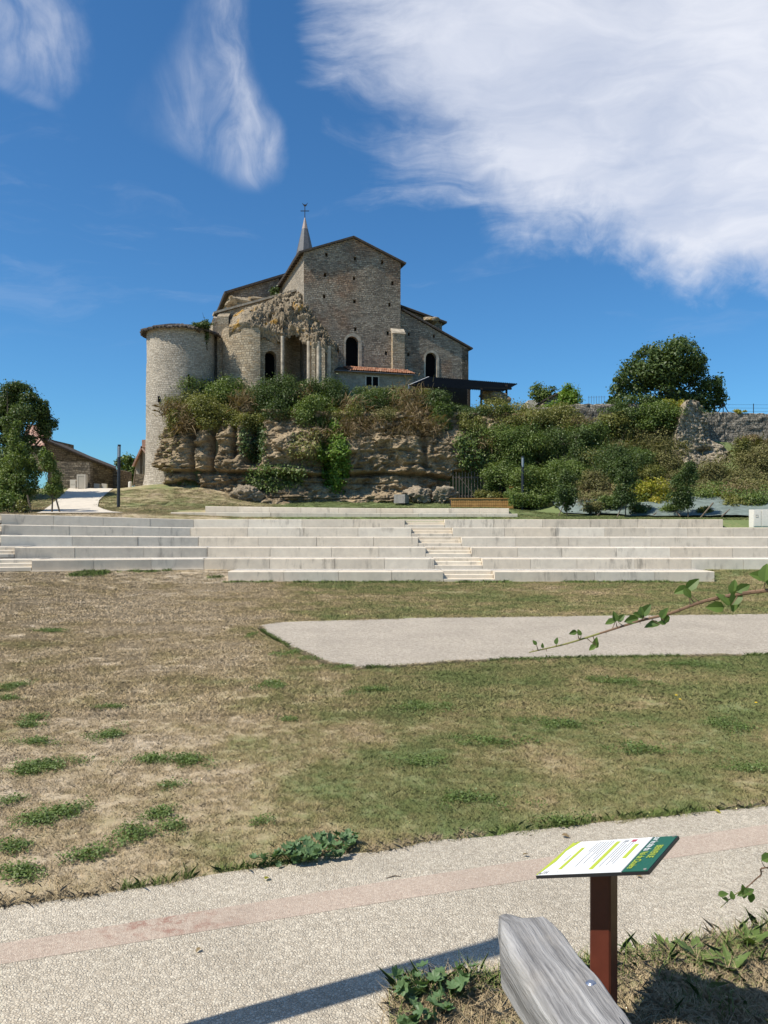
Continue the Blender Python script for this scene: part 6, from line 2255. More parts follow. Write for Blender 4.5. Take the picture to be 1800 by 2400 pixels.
for i in range(4):
    a, b = P(1193, 1166 - i * 7.5, 55.58 + 0.07 * i), P(1206, 1163 - i * 7.5, 55.58 + 0.07 * i)
    MB().tube([tuple(a), tuple(b)], 0.045, 4).build('board', M['planter'], cs, uv=None)
#MARK_FORE
# ================================================================== INFORMATION SIGN
def flat_mat(name, col, rough=0.45, spec=0.4):
    return plain(name, col, rough, 0.03, 30, spec=spec)


M['s_white'] = flat_mat('panel_white', (0.78, 0.79, 0.78), 0.35)
M['s_green'] = flat_mat('panel_green', (0.012, 0.10, 0.062), 0.35)
M['s_lime'] = flat_mat('panel_lime', (0.42, 0.50, 0.04), 0.35)
M['s_grey'] = flat_mat('panel_grey_ink', (0.30, 0.31, 0.32), 0.4)
M['s_edge'] = flat_mat('panel_edge', (0.02, 0.02, 0.022), 0.4)
M['s_red'] = flat_mat('panel_red', (0.45, 0.06, 0.09), 0.4)
M['post_brown'] = plain('post_brown_paint', (0.105, 0.026, 0.015), 0.42, 0.18, 14, bump=0.15, bdist=0.003, spec=0.45)


def at_h(px, py, h):
    Y = (H - h) * F / (py - HZ)
    return Vector(((px - 900) / F * Y, Y, h))


hl = 0.88
best = None
for hr in np.linspace(0.80, 1.15, 120):
    NLp, NRp, FLp = at_h(1256, 2052, hl), at_h(1527, 2043, hr), at_h(1345, 1976, hl)
    c_ = abs((NRp - NLp).normalized().dot((FLp - NLp).normalized()))
    if best is None or c_ < best[0]: best = (c_, hr)
hr = best[1]
NLp, NRp, FLp, FRp = at_h(1256, 2052, hl), at_h(1527, 2043, hr), at_h(1345, 1976, hl), at_h(1585, 1959, hr)
e1 = ((NRp - NLp) + (FRp - FLp)) / 2
e2 = ((FLp - NLp) + (FRp - NRp)) / 2
cen = (NLp + NRp + FLp + FRp) / 4
Lh, Lw = e1.length, e2.length
u1 = e1.normalized()
u2 = (e2 - u1 * e2.dot(u1)).normalized()
un = u1.cross(u2)
org = cen + u2 * Lw / 2 - u1 * Lh / 2      # far corner of the low edge: reading x runs along -u2, reading up along u1


def S(a, b, off=0.0):
    """panel coordinates: a along the reading direction, b upwards in reading sense, both 0..1"""
    return org - u2 * (a * Lw) + u1 * (b * Lh) + un * off


base_c = cen - un * 0.03
sg = thing('information_sign', (cen.x, cen.y, 0.045), 'information sign with white and green tilted panel on a brown square post', 'sign')


def plate(name, pts, off, th, mat, parent):
    MBp = MB()
    MBp.prism([tuple(S(a, b, off - th)) for a, b in pts], [tuple(S(a, b, off)) for a, b in pts])
    return MBp.build(name, mat, parent, uv=None)


panel = plate('panel', [(0, 0), (1, 0), (1, 1), (0, 1)], 0, 0.014, M['s_edge'], sg)
plate('panel_face', [(0.004, 0.004), (0.996, 0.004), (0.996, 0.775), (0.004, 0.775)], 0.003, 0.002, M['s_white'], panel)
plate('header', [(0.004, 0.775), (0.996, 0.775), (0.996, 0.99), (0.004, 0.99)], 0.003, 0.002, M['s_green'], panel)
plate('grey_rule', [(0.004, 0.768), (0.996, 0.768), (0.996, 0.778), (0.004, 0.778)], 0.0042, 0.001, M['s_grey'], panel)
plate('lime_border', [(0.004, 0.004), (0.996, 0.004), (0.996, 0.018), (0.6, 0.05), (0.3, 0.03), (0.004, 0.075)], 0.0045, 0.001, M['s_lime'], panel)
for (a0, a1, b0, b1) in ((0.20, 0.62, 0.665, 0.70), (0.08, 0.90, 0.455, 0.492), (0.22, 0.86, 0.16, 0.192)):
    plate('lime_heading', [(a0, b0), (a1, b0), (a1, b1), (a0, b1)], 0.0045, 0.001, M['s_lime'], panel)
rs = random.Random(8)
dk = M['s_grey']
for (a0, a1, b) in ((0.10, 0.78, 0.625), (0.10, 0.72, 0.60), (0.18, 0.80, 0.575), (0.14, 0.60, 0.55), (0.10, 0.84, 0.525), (0.06, 0.70, 0.42), (0.06, 0.60, 0.395), (0.06, 0.46, 0.37), (0.06, 0.72, 0.345), (0.06, 0.38, 0.32), (0.06, 0.80, 0.295), (0.10, 0.36, 0.27), (0.44, 0.62, 0.125)):
    a = a0
    while a < a1:
        w_ = rs.uniform(0.02, 0.06)
        plate('text_line', [(a, b), (min(a + w_, a1), b), (min(a + w_, a1), b + 0.0075), (a, b + 0.0075)], 0.0045, 0.001, dk, panel)
        a += w_ + 0.009
# small emblems along the edges: bars and dots
plate('emblem', [(0.05, 0.60), (0.12, 0.60), (0.12, 0.645), (0.05, 0.645)], 0.0045, 0.001, M['s_red'], panel)
plate('emblem', [(0.06, 0.53), (0.12, 0.53), (0.12, 0.57), (0.06, 0.57)], 0.0045, 0.001, dk, panel)
for i in range(7):
    a_ = math.pi * i / 6
    plate('emblem', [(0.93 + 0.0 - 0.012 * math.sin(a_), 0.13 + 0.05 * math.cos(a_)), (0.95 - 0.03 * math.sin(a_), 0.13 + 0.05 * math.cos(a_)), (0.95 - 0.03 * math.sin(a_), 0.136 + 0.05 * math.cos(a_)), (0.93 - 0.012 * math.sin(a_), 0.136 + 0.05 * math.cos(a_))], 0.0045, 0.001, dk, panel)
for i in range(3):
    plate('emblem', [(0.90, 0.05 + 0.018 * i), (0.975, 0.05 + 0.018 * i), (0.975, 0.057 + 0.018 * i), (0.90, 0.057 + 0.018 * i)], 0.0045, 0.001, dk, panel)


def lettering(text, a, b, height, width, mat, bold=0.0):
    cu = bpy.data.curves.new('lettering', 'FONT')
    cu.body = text
    cu.size = 1.0
    cu.extrude = 0.0
    cu.offset = bold
    ob = bpy.data.objects.new('lettering_source', cu)
    COL.objects.link(ob)
    bpy.context.view_layer.update()
    dg = bpy.context.evaluated_depsgraph_get()
    me = bpy.data.meshes.new_from_object(ob.evaluated_get(dg))
    bpy.data.objects.remove(ob)
    co = np.empty(len(me.vertices) * 3)
    me.vertices.foreach_get('co', co)
    co = co.reshape(-1, 3)
    x0, x1 = co[:, 0].min(), co[:, 0].max()
    pts = [tuple(S(a + (x - x0) / (x1 - x0) * width, b + y * height, 0.0052)) for x, y, z in co]
    fs = [tuple(p.vertices) for p in me.polygons]
    # keep every face turned up
    out = []
    for q in fs:
        n_ = (Vector(pts[q[1]]) - Vector(pts[q[0]])).cross(Vector(pts[q[2]]) - Vector(pts[q[0]]))
        out.append(q if n_.dot(un) > 0 else q[::-1])
    return obj('lettering', pts, out, mat, panel, uv=None)


lettering('BIENVENUE', 0.29, 0.885, 0.085, 0.36, M['s_lime'], 0.012)
lettering('sur le site du', 0.03, 0.80, 0.085, 0.40, M['s_white'], 0.012)
lettering('Val de Clouère', 0.46, 0.80, 0.085, 0.47, M['s_lime'], 0.012)
for a, b in ((0.03, 0.03), (0.97, 0.03), (0.03, 0.965), (0.97, 0.965)):
    c = S(a, b, 0.004)
    MB().tube([tuple(c), tuple(c + un * 0.003)], 0.008, 8).build('screw', M['trough'], panel, uv=None)
# square post, turned with the panel
yaw = math.atan2(u1.y, u1.x)
pw = 0.105
pcx, pcy = cen.x - 0.012, cen.y + 0.03
ztop = cen.z - 0.02
# bevelled square section
bev = 0.008
sec = []
for sx_, sy_ in ((-1, -1), (1, -1), (1, 1), (-1, 1)):
    if sx_ * sy_ > 0:
        sec += [(sx_ * pw / 2, sy_ * (pw / 2 - bev)), (sx_ * (pw / 2 - bev), sy_ * pw / 2)]
    else:
        sec += [(sx_ * (pw / 2 - bev), sy_ * pw / 2), (sx_ * pw / 2, sy_ * (pw / 2 - bev))]
ca, sa = math.cos(yaw), math.sin(yaw)
secw = [(pcx + x * ca - y * sa, pcy + x * sa + y * ca) for x, y in sec]
cx_, cy_ = pcx, pcy
secw.sort(key=lambda p: math.atan2(p[1] - cy_, p[0] - cx_))
tops = []
for x, y in secw:
    # meet the tilted underside of the panel
    k_ = (Vector((x, y, 0)) - Vector((cen.x, cen.y, 0)))
    z_ = cen.z - (un.x * k_.x + un.y * k_.y) / un.z - 0.017
    tops.append((x, y, z_))
MB().prism([(x, y, -0.2) for x, y in secw], tops).build('post', M['post_brown'], sg, uv=None)

# ================================================================== WEATHERED LOG RAIL
def wood_mat():
    m, t, b = material('weathered_wood')
    oc = t.node('ShaderNodeTexCoord').outputs['Object']
    wp = t.vmath('SCALE', t.vmath('SUBTRACT', t.noise(oc, 5, 3, color=True), (0.5, 0.5, 0.5)), scale=0.022)
    q = t.vmath('MULTIPLY', t.vmath('ADD', oc, wp), (26, 1.2, 26))
    g1 = t.noise(q, 1.0, 7, 0.65)
    g2 = t.noise(t.vmath('MULTIPLY', t.vmath('ADD', oc, wp), (70, 3.0, 70)), 1.0, 4, 0.6)
    patch = t.noise(oc, 6, 4, 0.6)
    c = t.ramp(g1, [(0.28, (0.10, 0.095, 0.088)), (0.42, (0.23, 0.222, 0.212)), (0.58, (0.36, 0.35, 0.335)), (0.76, (0.47, 0.455, 0.43))])
    c = t.mix(1.0, c, t.ramp(g2, [(0.3, (0.72,) * 3), (0.7, (1.15,) * 3)]), 'MULTIPLY')
    c = t.mix(t.smooth(patch, 0.5, 0.75, 0, 0.4), c, (0.33, 0.30, 0.26))
    crack = t.smooth(t.noise(t.vmath('MULTIPLY', t.vmath('ADD', oc, wp), (16, 0.9, 16)), 1.0, 2, 0.5), 0.625, 0.66)
    c = t.mix(crack, c, (0.03, 0.028, 0.025))
    h = t.math('SUBTRACT', t.math('ADD', t.math('MULTIPLY', g1, 0.6), t.math('MULTIPLY', g2, 0.4)), t.math('MULTIPLY', crack, 1.5))
    t.l.new(c, b.inputs['Base Color'])
    t.l.new(t.bump(h, 1.0, 0.02), b.inputs['Normal'])
    b.inputs['Roughness'].default_value = 0.75
    return m


M['wood'] = wood_mat()
lx0, ly0, lx1, ly1 = 0.700, 1.15, 0.437, 2.60     # axis in plan
LT = 1.305                                        # height of the upper face
Llen = math.hypot(lx1 - lx0, ly1 - ly0)
lyaw = math.atan2(lx0 - lx1, ly1 - ly0)
nlen, nsec = 90, 40
lvv = []
for i in range(nlen):
    s_ = i / (nlen - 1)
    y_ = s_ * Llen
    # the far end is hewn: narrow rounded tip
    e_ = max(0.0, (y_ - (Llen - 0.13)) / 0.13)
    wk = math.sqrt(max(1 - e_ ** 2.4 * 0.80, 0.02))
    for j in range(nsec):
        a_ = 2 * math.pi * j / nsec
        ex = 0.24
        cx_, cz_ = math.cos(a_), math.sin(a_)
        x_ = math.copysign(abs(cx_) ** ex, cx_) * 0.098 * (0.5 + 0.5 * wk)
        z_ = math.copysign(abs(cz_) ** ex, cz_) * 0.085 * (0.35 + 0.65 * wk)
        lvv.append((x_ + 0.03 * e_ * (1 if cx_ < 0 else -0.3), y_, z_ - 0.085))
lvv = np.array(lvv)
nzv = fbm(lvv * np.array([14, 3.0, 14]), 4, 3) - 0.5
nzb = fbm(lvv * np.array([4, 2.5, 4]), 3, 9) - 0.5
lvv[:, 0] += nzb * 0.045 + nzv * 0.022 * np.sign(lvv[:, 0])
lvv[:, 2] += nzv * 0.034 + nzb * 0.024
lvv[:, 1] += nzv * 0.05 * sstep(Llen - 0.12, Llen, lvv[:, 1]) + 0.045 * sstep(Llen - 0.05, Llen, lvv[:, 1]) * np.where(lvv[:, 0] < 0, 1, -0.6)
fcs = [tuple(int(k) for k in q) for q in grid_faces(nsec, nlen, wrap=True)]
fcs += [tuple(range(nsec))[::-1], tuple((nlen - 1) * nsec + j for j in range(nsec))]
lme = mesh_data('log', lvv, fcs, M['wood'], uv=None, smooth=True)
lr = thing('log_rail', (lx0, ly0, gz(lx0, ly0)), 'weathered grey log rail with a hewn end in the right foreground', 'log rail')
o = place('log', lme, (lx0, ly0, LT), (0, 0, lyaw), parent=lr)
for s_ in (0.12, 0.72):
    x_, y_ = lx0 + (lx1 - lx0) * s_, ly0 + (ly1 - ly0) * s_
    MB().tube([(x_, y_, gz(x_, y_) - 0.3), (x_, y_, LT - 0.13)], 0.07, 10).build('support', M['wood'], lr, uv=None)
bx_ = P(1386, 2300, 2.19)
MB().tube([(bx_.x, bx_.y, LT - 0.02), (bx_.x, bx_.y, LT + 0.004), (bx_.x, bx_.y, LT + 0.010)], [0.019, 0.018, 0.010], 14).build('bolt', plain('zinc_bolt', (0.30, 0.34, 0.42), 0.35, 0.2, 40, spec=0.6, metal=0.8), lr, uv=None)

# ================================================================== BRAMBLES
def leaf_mesh(name, mat, n=6, cup=0.12, serr=0.05, wid=0.36):
    """ovate toothed leaf of unit length along +Y, lying in XY"""
    v = [(0, 0, 0)]
    rows = []
    for i in range(n + 1):
        t_ = i / n
        w_ = wid * math.sin(math.pi * min(1, t_ ** 0.75)) ** 0.85 if 0 < t_ < 1 else 0
        w_ *= (1 + (serr if i % 2 else -serr))
        rows.append((t_, w_))
    v, f = [], []
    for t_, w_ in rows:
        v += [(-w_, t_, cup * w_ * 2 - 0.12 * t_ * t_), (0, t_, -0.12 * t_ * t_), (w_, t_, cup * w_ * 2 - 0.12 * t_ * t_)]
    for i in range(n):
        b = 3 * i
        f += [(b, b + 1, b + 4, b + 3), (b + 1, b + 2, b + 5, b + 4)]
    return mesh_data(name, v, f, M[mat], uv=None)


blm = leaf_mesh('bramble_leaf', 'leaf_bramble', 6, 0.28, 0.05, 0.31)
M['cane'] = plain('bramble_cane', (0.17, 0.105, 0.065), 0.7, 0.35, 30)
M['cane_green'] = plain('bramble_tip', (0.19, 0.19, 0.06), 0.7, 0.3, 30)


def bramble(label, cane, leaves, r0, r1, seed, extra):
    rb = random.Random(seed)
    root = Vector(extra[-1])
    t = thing('bramble', tuple(root), label, 'bramble', None)
    pts = [P(*c) for c in cane]
    # smooth the cane
    def cat(ps, k=6):
        out = []
        q = [ps[0]] + ps + [ps[-1]]
        for i in range(1, len(q) - 2):
            for j in range(k):
                u_ = j / k
                a, b, c, d = q[i - 1], q[i], q[i + 1], q[i + 2]
                out.append(0.5 * ((2 * b) + (c - a) * u_ + (2 * a - 5 * b + 4 * c - d) * u_ ** 2 + (3 * b - a - 3 * c + d) * u_ ** 3))
        out.append(ps[-1])
        return out
    allp = pts + [Vector(e) for e in extra]
    sp = cat(allp)
    n_ = len(sp)
    rads = [r0 + (r1 - r0) * min(1, i / (n_ * 0.55)) for i in range(n_)]
    split = int(n_ * 0.22)
    MB().tube([tuple(p) for p in sp[:split + 1]], rads[:split + 1], 7).build('cane_tip', M['cane_green'], t, uv=None)
    MB().tube([tuple(p) for p in sp[split:]], rads[split:], 7).build('cane', M['cane'], t, uv=None)
    th = MB()
    for i in range(4, n_ - 12, 2):
        a = sp[i]
        d = (sp[i + 1] - sp[i - 1]).normalized()
        sd = d.cross(Vector((rb.uniform(-1, 1), rb.uniform(-1, 1), rb.uniform(-1, 1)))).normalized()
        th.tube([tuple(a), tuple(a + sd * 0.011 - d * 0.003)], [0.0022, 0.0003], 5)
    th.build('thorns', M['cane'], t, uv=None)
    for (px, py, sz, ang) in leaves:
        if (px * 7 + py) % 7 == 0: continue
        Yl = float(np.interp(px, [c[0] for c in cane], [c[2] for c in cane])) + rb.uniform(-0.02, 0.02)
        p = P(px, py, Yl)
        near = min(sp, key=lambda q: (q - p).length)
        L = sz / F * Yl * 0.92
        # leaf basis: tip direction in the picture plane, face turned to the light
        dirv = Vector((math.cos(rad(ang)), rb.uniform(-0.35, 0.35), math.sin(rad(ang)))).normalized()
        nn_ = Vector((rb.uniform(-0.7, 0.2), -0.75, rb.uniform(0.1, 0.9)))
        nn_ = (nn_ - dirv * nn_.dot(dirv)).normalized()
        xx_ = dirv.cross(nn_)
        start = p - dirv * L * 0.5
        me = Matrix((xx_, dirv, nn_)).transposed().to_euler()
        lo = place('leaf', blm, tuple(start), me, (L, L, L), parent=t)
        # petiole back to the cane
        dist = (near - start).length
        if dist > 0.006:
            mid = (near + start) / 2 + Vector((0, 0, -0.06 * dist))
            MB().tube([tuple(near), tuple(mid), tuple(start)], [0.0016, 0.0013, 0.001], 5).build('petiole', M['cane'], t, uv=None)
    return t


bramble('thorny bramble cane reaching in from the right over the stage paving',
        [(1240, 1529, 2.75), (1262, 1524, 2.74), (1330, 1508, 2.72), (1420, 1480, 2.68), (1500, 1455, 2.65), (1572, 1437, 2.62), (1640, 1412, 2.58), (1700, 1398, 2.55), (1760, 1388, 2.5), (1810, 1382, 2.48)],
        [(1253, 1506, 16, 125), (1272, 1513, 14, 100), (1305, 1502, 20, 80), (1296, 1512, 18, 150), (1352, 1470, 30, 78), (1343, 1483, 22, 195), (1358, 1482, 18, 120),
         (1398, 1506, 30, 95), (1389, 1518, 24, 215), (1378, 1540, 30, 235), (1441, 1445, 28, 100), (1430, 1458, 28, 200), (1456, 1448, 26, 50), (1497, 1441, 30, 160), (1480, 1453, 38, 192), (1514, 1430, 40, 55), (1503, 1432, 26, 100),
         (1557, 1437, 34, 65), (1528, 1466, 40, 190), (1551, 1460, 22, 170), (1558, 1452, 34, 250), (1596, 1384, 38, 200), (1624, 1369, 42, 45), (1612, 1390, 30, 300),
         (1720, 1376, 40, 85), (1694, 1405, 46, 130), (1702, 1386, 34, 190), (1726, 1398, 50, 60), (1694, 1435, 34, 240), (1676, 1423, 46, 180), (1722, 1418, 38, 250), (1742, 1378, 40, 30),
         (1794, 1342, 50, 80), (1778, 1350, 46, 165), (1806, 1362, 40, 280)],
        0.0016, 0.0062, 2, [(1.45, 2.42, 2.42), (1.75, 2.35, 2.2), (1.95, 2.25, 1.6), (2.0, 2.2, gz(2.0, 2.2) - 0.1)])
bramble('short bramble tip with a few pale leaves at the right edge beside the sign',
        [(1688, 2128, 2.9), (1722, 2098, 2.88), (1752, 2078, 2.86), (1782, 2052, 2.84), (1812, 2035, 2.8)],
        [(1744, 2083, 26, 120), (1756, 2090, 30, 30), (1738, 2095, 24, 200), (1760, 2104, 30, 275), (1700, 2108, 20, 150), (1716, 2098, 22, 100), (1695, 2096, 26, 20), (1790, 2030, 36, 170), (1800, 2010, 40, 20), (1745, 2098, 20, 250)],
        0.0012, 0.0030, 5, [(1.75, 2.75, 1.30), (2.0, 2.65, 0.95), (2.1, 2.6, gz(2.1, 2.6) - 0.05)])

# ================================================================== MALLOW CLUMPS
def lobed_leaf(name, mat, lobes=7, n=28):
    v, f = [(0, 0, -0.06)], []
    for ring_, k in ((0.55, 1.0), (1.0, 1.0)):
        for j in range(n):
            a = 2 * math.pi * j / n
            notch = 0.35 * math.exp(-((a - math.pi * 1.5) / 0.25) ** 2)
            r = ring_ * (0.86 + 0.14 * math.cos(a * lobes) * (1 if ring_ > 0.9 else 0.4) - notch)
            v.append((0.5 * r * math.cos(a), 0.5 * r * math.sin(a), 0.10 * ring_ ** 2 + 0.05 * math.cos(a * lobes) * ring_))
    for j in range(n):
        f.append((0, 1 + j, 1 + (j + 1) % n))
        f.append((1 + j, 1 + n + j, 1 + n + (j + 1) % n, 1 + (j + 1) % n))
    return mesh_data(name, v, f, M[mat], uv=None, smooth=True)


mlm = lobed_leaf('mallow_leaf', 'leaf_mallow')


def mallow(label, poly_px, n, size, hgt, seed):
    rb = random.Random(seed)
    pts = [G(*p) for p in poly_px]
    c = sum(pts, Vector()) / len(pts)
    t = thing('mallow_plant', (c.x, c.y, 0.01), label, 'plant', 'mallow clumps')
    poly = [(p.x, p.y) for p in pts]
    xs, ys = [p[0] for p in poly], [p[1] for p in poly]
    k = 0
    st = MB()
    while k < n:
        x, y = rb.uniform(min(xs), max(xs)), rb.uniform(min(ys), max(ys))
        if not in_poly([x], [y], poly)[0]: continue
        k += 1
        z = 0.03 + hgt * rb.random() ** 0.8
        s_ = size * rb.uniform(0.55, 1.2)
        place('leaf', mlm, (x, y, z), (rb.gauss(0, 0.5) + 0.25, rb.gauss(0, 0.45), rb.uniform(0, 6.28)), (s_, s_, s_), parent=t)
        bx, by = c.x + (x - c.x) * 0.7, c.y + (y - c.y) * 0.7
        st.tube([(bx, by, 0.0), ((bx + x) / 2, (by + y) / 2, z * 0.7), (x, y, z - 0.004)], [0.003, 0.0025, 0.002], 4)
    st.build('stem', M['leaf_mallow'], t, uv=None)


mallow('spreading clump of blue green mallow leaves at the far edge of the path', [(584, 2040), (640, 2015), (720, 1985), (835, 1972), (838, 2000), (800, 2022), (720, 2035)], 120, 0.08, 0.075, 1)
mallow('clump of mallow leaves by the log rail at the bottom of the picture', [(912, 2400), (925, 2340), (1000, 2318), (1130, 2322), (1110, 2350), (1050, 2420), (960, 2480)], 80, 0.085, 0.14, 2)

# ================================================================== GRASS
def tuft_mesh(name, n, radius, hmin, hmax, wid, lean, seed, mat='blade'):
    rng = np.random.default_rng(seed)
    a = rng.uniform(0, 2 * math.pi, n)
    r = radius * np.sqrt(rng.random(n))
    b = np.stack([r * np.cos(a), r * np.sin(a), np.zeros(n) - 0.004], 1)
    h = rng.uniform(hmin, hmax, n)
    d = rng.normal(size=(n, 2)) * lean
    tip = b + np.stack([d[:, 0] * h, d[:, 1] * h, h], 1)
    mid = b + np.stack([d[:, 0] * h * 0.3, d[:, 1] * h * 0.3, h * 0.6], 1)
    s = rng.normal(size=(n, 3)); s[:, 2] = 0
    s /= np.linalg.norm(s, axis=1)[:, None]
    w_ = wid * rng.uniform(0.7, 1.3, n)[:, None]
    v = np.stack([b - s * w_, b + s * w_, mid + s * w_ * 0.7, tip, mid - s * w_ * 0.7], 1).reshape(-1, 3)
    f = np.arange(5 * n).reshape(n, 5)
    return mesh_data(name, v, f, M[mat], uv=None)


def source_collection(name, meshes):
    c = bpy.data.collections.new(name)
    for i, me in enumerate(meshes):
        c.objects.link(bpy.data.objects.new('%s_%02d' % (name, i), me))
    return c


def scatter(name, label, pts, coll, ncoll, smin, smax, seed, cat='grass'):
    rng = np.random.default_rng(seed)
    n = len(pts)
    me = bpy.data.meshes.new(name)
    me.vertices.add(n)
    me.vertices.foreach_set('co', np.asarray(pts, float).ravel())
    for nm, dat, typ in (('rotz', rng.uniform(0, 6.283, n), 'FLOAT'), ('scl', rng.uniform(smin, smax, n), 'FLOAT')):
        at = me.attributes.new(nm, typ, 'POINT')
        at.data.foreach_set('value', dat)
    at = me.attributes.new('pick', 'INT', 'POINT')
    at.data.foreach_set('value', rng.integers(0, ncoll, n).astype(np.int32))
    me.update()
    o = bpy.data.objects.new(name, me)
    COL.objects.link(o)
    ng = bpy.data.node_groups.new(name + '_scatter', 'GeometryNodeTree')
    ng.interface.new_socket('Geometry', in_out='INPUT', socket_type='NodeSocketGeometry')
    ng.interface.new_socket('Geometry', in_out='OUTPUT', socket_type='NodeSocketGeometry')
    gi, go = ng.nodes.new('NodeGroupInput'), ng.nodes.new('NodeGroupOutput')
    ci = ng.nodes.new('GeometryNodeCollectionInfo')
    ci.inputs['Collection'].default_value = coll
    ci.inputs['Separate Children'].default_value = True
    ci.inputs['Reset Children'].default_value = True
    ip = ng.nodes.new('GeometryNodeInstanceOnPoints')
    ip.inputs['Pick Instance'].default_value = True

    def attr(nm, dt):
        a = ng.nodes.new('GeometryNodeInputNamedAttribute')
        a.data_type = dt
        a.inputs['Name'].default_value = nm
        return a.outputs['Attribute']
    cb = ng.nodes.new('ShaderNodeCombineXYZ')
    ng.links.new(attr('rotz', 'FLOAT'), cb.inputs['Z'])
    ng.links.new(gi.outputs[0], ip.inputs['Points'])
    ng.links.new(ci.outputs[0], ip.inputs['Instance'])
    ng.links.new(attr('pick', 'INT'), ip.inputs['Instance Index'])
    ng.links.new(cb.outputs[0], ip.inputs['Rotation'])
    ng.links.new(attr('scl', 'FLOAT'), ip.inputs['Scale'])
    ng.links.new(ip.outputs[0], go.inputs[0])
    md = o.modifiers.new('scatter', 'NODES')
    md.node_group = ng
    return tag(o, label, cat, None, 'stuff')


rng = np.random.default_rng(100)


def lawn_points(y0, y1, dens, seed, cond=None, margin=1.2):
    rng = np.random.default_rng(seed)
    wmax = 0.5 * y1 + margin
    n = int(dens * (y1 - y0) * 2 * wmax)
    x = rng.uniform(-wmax, wmax, n)
    y = rng.uniform(y0, y1, n)
    ok = np.abs(x) < 0.5 * y + margin
    if cond is not None: ok &= cond(x, y)
    return x[ok], y[ok]


def is_lawn(x, y):
    ok = (y > path_far(x) + 0.03 * np.sin(x * 9)) & ~in_poly(x, y, STAGE)
    # keep off the tiers
    front_y = np.where(x > -8, 32.1, 31.5)
    front_y = np.where((x < -6.6) & (x > -8), 33.8, front_y)
    front_y = np.where(x <= -8, np.maximum(34.1 + (x + 7.8) * 0.34, 31.0), front_y)
    front_y = np.where(x > 13.7, 33.9, front_y)
    return ok & (y < front_y)


def zof(x, y):
    return ground(x, y)


def patchy(x, y, seed, lo, hi, f=0.9):
    p = sstep(lo, hi, fbm(np.stack([x * f, y * f, 0 * x], 1), 3, seed))
    return np.random.default_rng(seed + 1).random(len(x)) < 0.25 + 0.75 * p


near_t = source_collection('tuft_near', [tuft_mesh('tuft_near%d' % i, 64, 0.075, 0.008, 0.034, 0.0014, 0.9, 200 + i) for i in range(5)])
mid_t = source_collection('tuft_mid', [tuft_mesh('tuft_mid%d' % i, 90, 0.15, 0.012, 0.045, 0.0026, 0.8, 210 + i) for i in range(5)])
far_t = source_collection('tuft_far', [tuft_mesh('tuft_far%d' % i, 90, 0.28, 0.02, 0.055, 0.005, 0.75, 220 + i) for i in range(4)])
x, y = lawn_points(4.2, 10.5, 330, 1, lambda x, y: is_lawn(x, y))
# barer soil on the left
keep = np.random.default_rng(3).random(len(x)) < np.clip(0.75 + 0.3 * (x + 0.12 * y), 0.62, 1.0)
x, y = x[keep], y[keep]
scatter('lawn_grass', 'short scorched grass of the lawn nearest the path', np.stack([x, y, zof(x, y)], 1), near_t, 5, 0.6, 1.35, 1)
x, y = lawn_points(10.3, 19.5, 110, 2, lambda x, y: is_lawn(x, y))
keep = np.random.default_rng(4).random(len(x)) < np.clip(0.8 + 0.25 * (x + 0.12 * y), 0.7, 1.0)
x, y = x[keep], y[keep]
scatter('lawn_grass', 'scorched grass of the lawn around the stage paving', np.stack([x, y, zof(x, y)], 1), mid_t, 5, 0.6, 1.3, 2)
x, y = lawn_points(19.3, 34.2, 34, 3, lambda x, y: is_lawn(x, y))
scatter('lawn_grass', 'dry grass of the lawn in front of the stone tiers', np.stack([x, y, zof(x, y)], 1), far_t, 4, 0.6, 1.2, 3)


def beyond(x, y):
    ok = (y > 43.2)
    ok |= (x < -8) & (y > 43.2 + (x + 8) * 0.3)
    ok &= ~((y > 44.3) & (y < 47.2) & (x > -12.3) & (x < 7.7))
    ok &= ~in_poly(x, y, lane)
    y0 = np.interp(x, [9, 12, 16, 24, 60], [54, 49.5, 46.6, 45.6, 45.6])
    ok &= (y < np.where(x > 9, y0 - 0.3, 58))
    return ok


x, y = lawn_points(39, 60, 20, 4, beyond)
scatter('lawn_grass', 'dry grass on the rise between the top tier and the cliff', np.stack([x, y, zof(x, y)], 1), far_t, 4, 0.6, 1.2, 4)
# longer grass along the foreground verge and ragged edges of the paths
verge_t = source_collection('tuft_verge', [tuft_mesh('tuft_verge%d' % i, 22, 0.06, 0.04, 0.13, 0.0026, 0.65, 230 + i, 'green_blade') for i in range(4)])
dry_t = source_collection('tuft_dry', [tuft_mesh('tuft_dry%d' % i, 30, 0.06, 0.02, 0.07, 0.0016, 1.0, 240 + i, 'straw_blade') for i in range(4)])
rg = np.random.default_rng(9)
n = 5200
x, y = rg.uniform(0.0, 4.2, n), rg.uniform(3.1, 5.6, n)
ok = in_poly(x, y, VERGE)
x, y = x[ok], y[ok]
scatter('verge_grass', 'dry straw coloured grass on the foreground verge', np.stack([x, y, np.maximum(0.045, ground(x, y) + 0.0)], 1), dry_t, 4, 0.6, 1.3, 5)
n = 2600
x, y = rg.uniform(0.0, 4.2, n), rg.uniform(3.1, 5.6, n)
ed = np.interp(x, [p[0] for p in verge_edge], [p[1] for p in verge_edge])
ok = in_poly(x, y, VERGE) & ((ed - y < 0.22) | ((x > 1.45) & (rg.random(n) < 0.35)))
x, y = x[ok], y[ok]
scatter('verge_grass', 'green weeds and grass along the edge of the foreground verge', np.stack([x, y, np.maximum(0.045, ground(x, y))], 1), verge_t, 4, 0.45, 1.1, 6)
